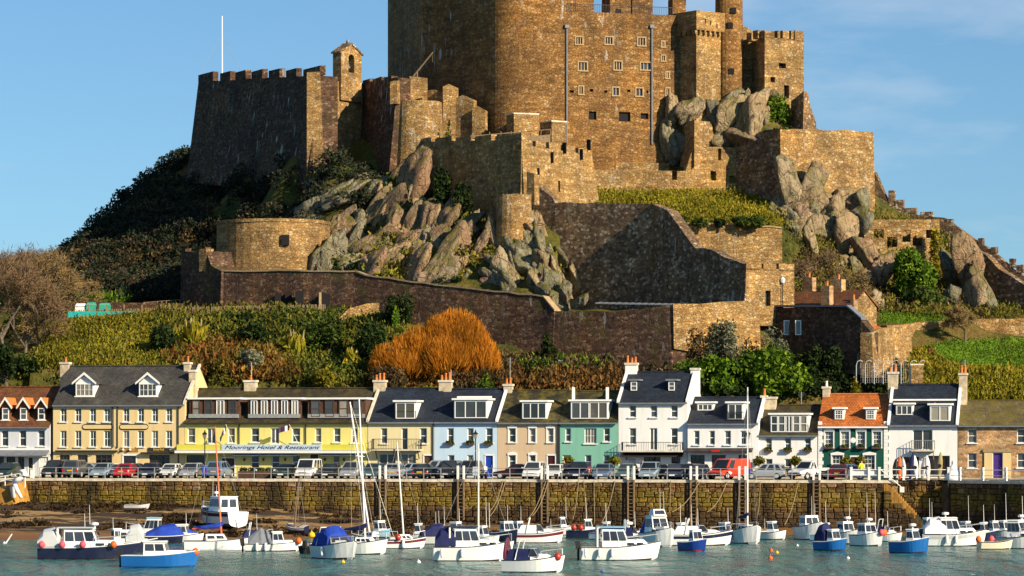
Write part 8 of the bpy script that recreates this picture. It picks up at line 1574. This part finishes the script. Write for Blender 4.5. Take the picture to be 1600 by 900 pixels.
for q in (('cabin_boat', 'white day boat with raised hood behind the red-striped yacht', 652, 846, 2.6, -20, 'boat_white', None, 'fisher'), ('cabin_boat', 'pale cabin boat under the blue house ladder', 716, 843, 2.6, -35, 'boat_white', 'boat_navy', 'cabin'), ('cabin_boat', 'white half-cabin boat next to the navy rounded one', 812, 842, 2.4, -48, 'boat_white', None, 'cabin'), ('open_boat', 'small white tender beyond the maroon speedboat', 862, 842, 2.0, 20, 'boat_white', None, 'open'), ('cabin_boat', 'white boat with blue hood past the red-fendered one', 946, 843, 2.6, -25, 'boat_white', None, 'fisher'), ('speedboat', 'white runabout with navy cover behind the pale blue roof', 992, 848, 2.8, -10, 'boat_white', 'boat_navy', 'speed'),
          ('cabin_boat', 'navy-topped cabin boat next to the tall flybridge boat', 1062, 845, 2.8, -30, 'boat_white', 'boat_navy', 'fisher'), ('cabin_boat', 'white cabin boat between the navy band cruiser and the yacht', 1136, 844, 2.5, -40, 'boat_white', None, 'cabin'), ('open_boat', 'cream tender behind the little white cabin boat', 1196, 838, 2.2, 12, 'boat_cream', None, 'open'), ('cabin_boat', 'low white boat with blue side beyond the pilot boat', 1290, 845, 2.4, -20, 'boat_skyblue', None, 'fisher'), ('speedboat', 'white open speedboat beside the two-aerial boat', 1386, 846, 2.6, -30, 'boat_white', None, 'speed'), ('cabin_boat', 'white cuddy boat tucked against the dark pier wall', 1512, 842, 2.4, -45, 'boat_white', None, 'cabin'), ('cabin_boat', 'blue cuddy boat beneath the purple door', 1552, 841, 2.4, -55, 'boat_royal', None, 'fisher'), ('speedboat', 'white runabout between the beached cruiser and the speedboat', 402, 852, 2.6, 12, 'boat_white', None, 'speed')):
    boat(*q[:7], q[7], q[8], ant=((0, rnd.uniform(.8, 2.2)),), cover='navy_cloth')
# buoys
for i, (px, py, m, r_, lb) in enumerate(((536, 879, 'yellow_plastic', .14, 'small yellow buoy in front of the blue-canopied cruiser'), (654, 879, 'white_trim', .15, 'pale buoy on a line under the red-striped yacht'), (941, 893, 'boat_blue', .13, 'bright blue buoy in the open water'), (1205, 861, 'orange_plastic', .16, 'upper orange buoy of the pair in open water'), (1204, 873, 'orange_plastic', .17, 'lower orange buoy of the pair in open water'), (1214, 864, 'yellow_plastic', .13, 'small yellow buoy beside the orange pair'), (1325, 873, 'white_trim', .13, 'white buoy before the small blue boat'), (1246, 853, 'white_trim', .11, 'tiny white float below the pilot boat'), (1076, 861, 'yellow_plastic', .13, 'yellow float at the bow of the blue and red boat'), (487, 834, 'yellow_plastic', .3, 'yellow ring buoy at the water edge by the dinghy'), (203, 793, 'orange_plastic', .22, 'orange buoy lying on the beach'), (1529, 857, 'orange_plastic', .17, 'orange buoy beside the cream workboat'), (126, 776, 'white_trim', .13, 'white float on the weed below the inn'), (202, 775, 'white_trim', .13, 'second white float on the weed bank'))):
    if py < 836: p = bpt(px, (316 if py < 780 else 303 if py < 800 else 277), .1)
    else: Y_ = F * H / (py - Y0); p = Vector((PX(px, Y_), Y_, 0))
    b = empty('mooring_buoy', p, 0, lb, 'buoy', 'mooring buoys'); MB().lathe([(.02 * r_, -r_ * .9), (r_ * .75, -r_ * .55), (r_, .1 * r_), (r_ * .75, .8 * r_), (r_ * .25, 1.05 * r_), (r_ * .2, 1.3 * r_)], 12).obj('float', m, b, smooth=True); MB().tube([(0, 0, r_), (0, r_ * .3, r_ * 1.5), (0, 0, r_ * 1.75)], r_ * .12, 5).obj('ring', 'grey_metal', b)
pp = Vector((PX(9, 262), 262, 0)); rt = empty('leaning_marker', pp, 0, 'white marker pole leaning in the water at the frame edge', 'marker'); MB().tube([(-.2, 0, -.3), (.5, 0, .75)], [.07, .05], 6).obj('pole', 'white_trim', rt); MB().lathe([(.02, -.15), (.14, 0), (.02, .15)], 8, (-.12, 0, 0)).obj('float', 'white_trim', rt)
# mooring ropes from the wall to the boats
for i, (a, b, yb, Yb_, lb) in enumerate(((786, 764, 800, 291, 'slack mooring rope below the maroon saloon'), (790, 766, 806, 292, 'second mooring rope below the maroon saloon'), (853, 824, 812, 290, 'long slanting rope by the third ladder'), (857, 832, 806, 291, 'parallel slanting rope by the third ladder'), (904, 895, 812, 290, 'rope below the navy car'), (912, 919, 813, 290, 'rope crossing the weed below the teal house'), (928, 929, 818, 290, 'straight rope under the red motorbike'), (961, 941, 815, 289, 'slanting rope below the teal house end'), (1048, 1046, 800, 288, 'straight pale rope beside the fifth ladder'), (1094, 1050, 800, 288, 'long slanting rope past the fifth ladder'), (1137, 1105, 800, 287, 'weedy rope below the red van'), (1188, 1184, 805, 287, 'rope below the silver-blue hatchback'), (1248, 1226, 820, 285, 'slack weedy rope below the pickup'))):
    p0, p1 = terr.W(TU(a, -10.15), -10.15, ZQ - .1), PT(b, yb, Yb_ + 4); pts = [p0 + (p1 - p0) * (k / 8) + Vector((0, 0, -.5 * math.sin(math.pi * k / 8))) for k in range(9)]
    r = empty('mooring_rope', p0, 0, lb, 'rope', 'mooring ropes on the harbour wall'); MB().tube([q - p0 for q in pts], .035, 4).obj('strand', 'rope_fibre', r)
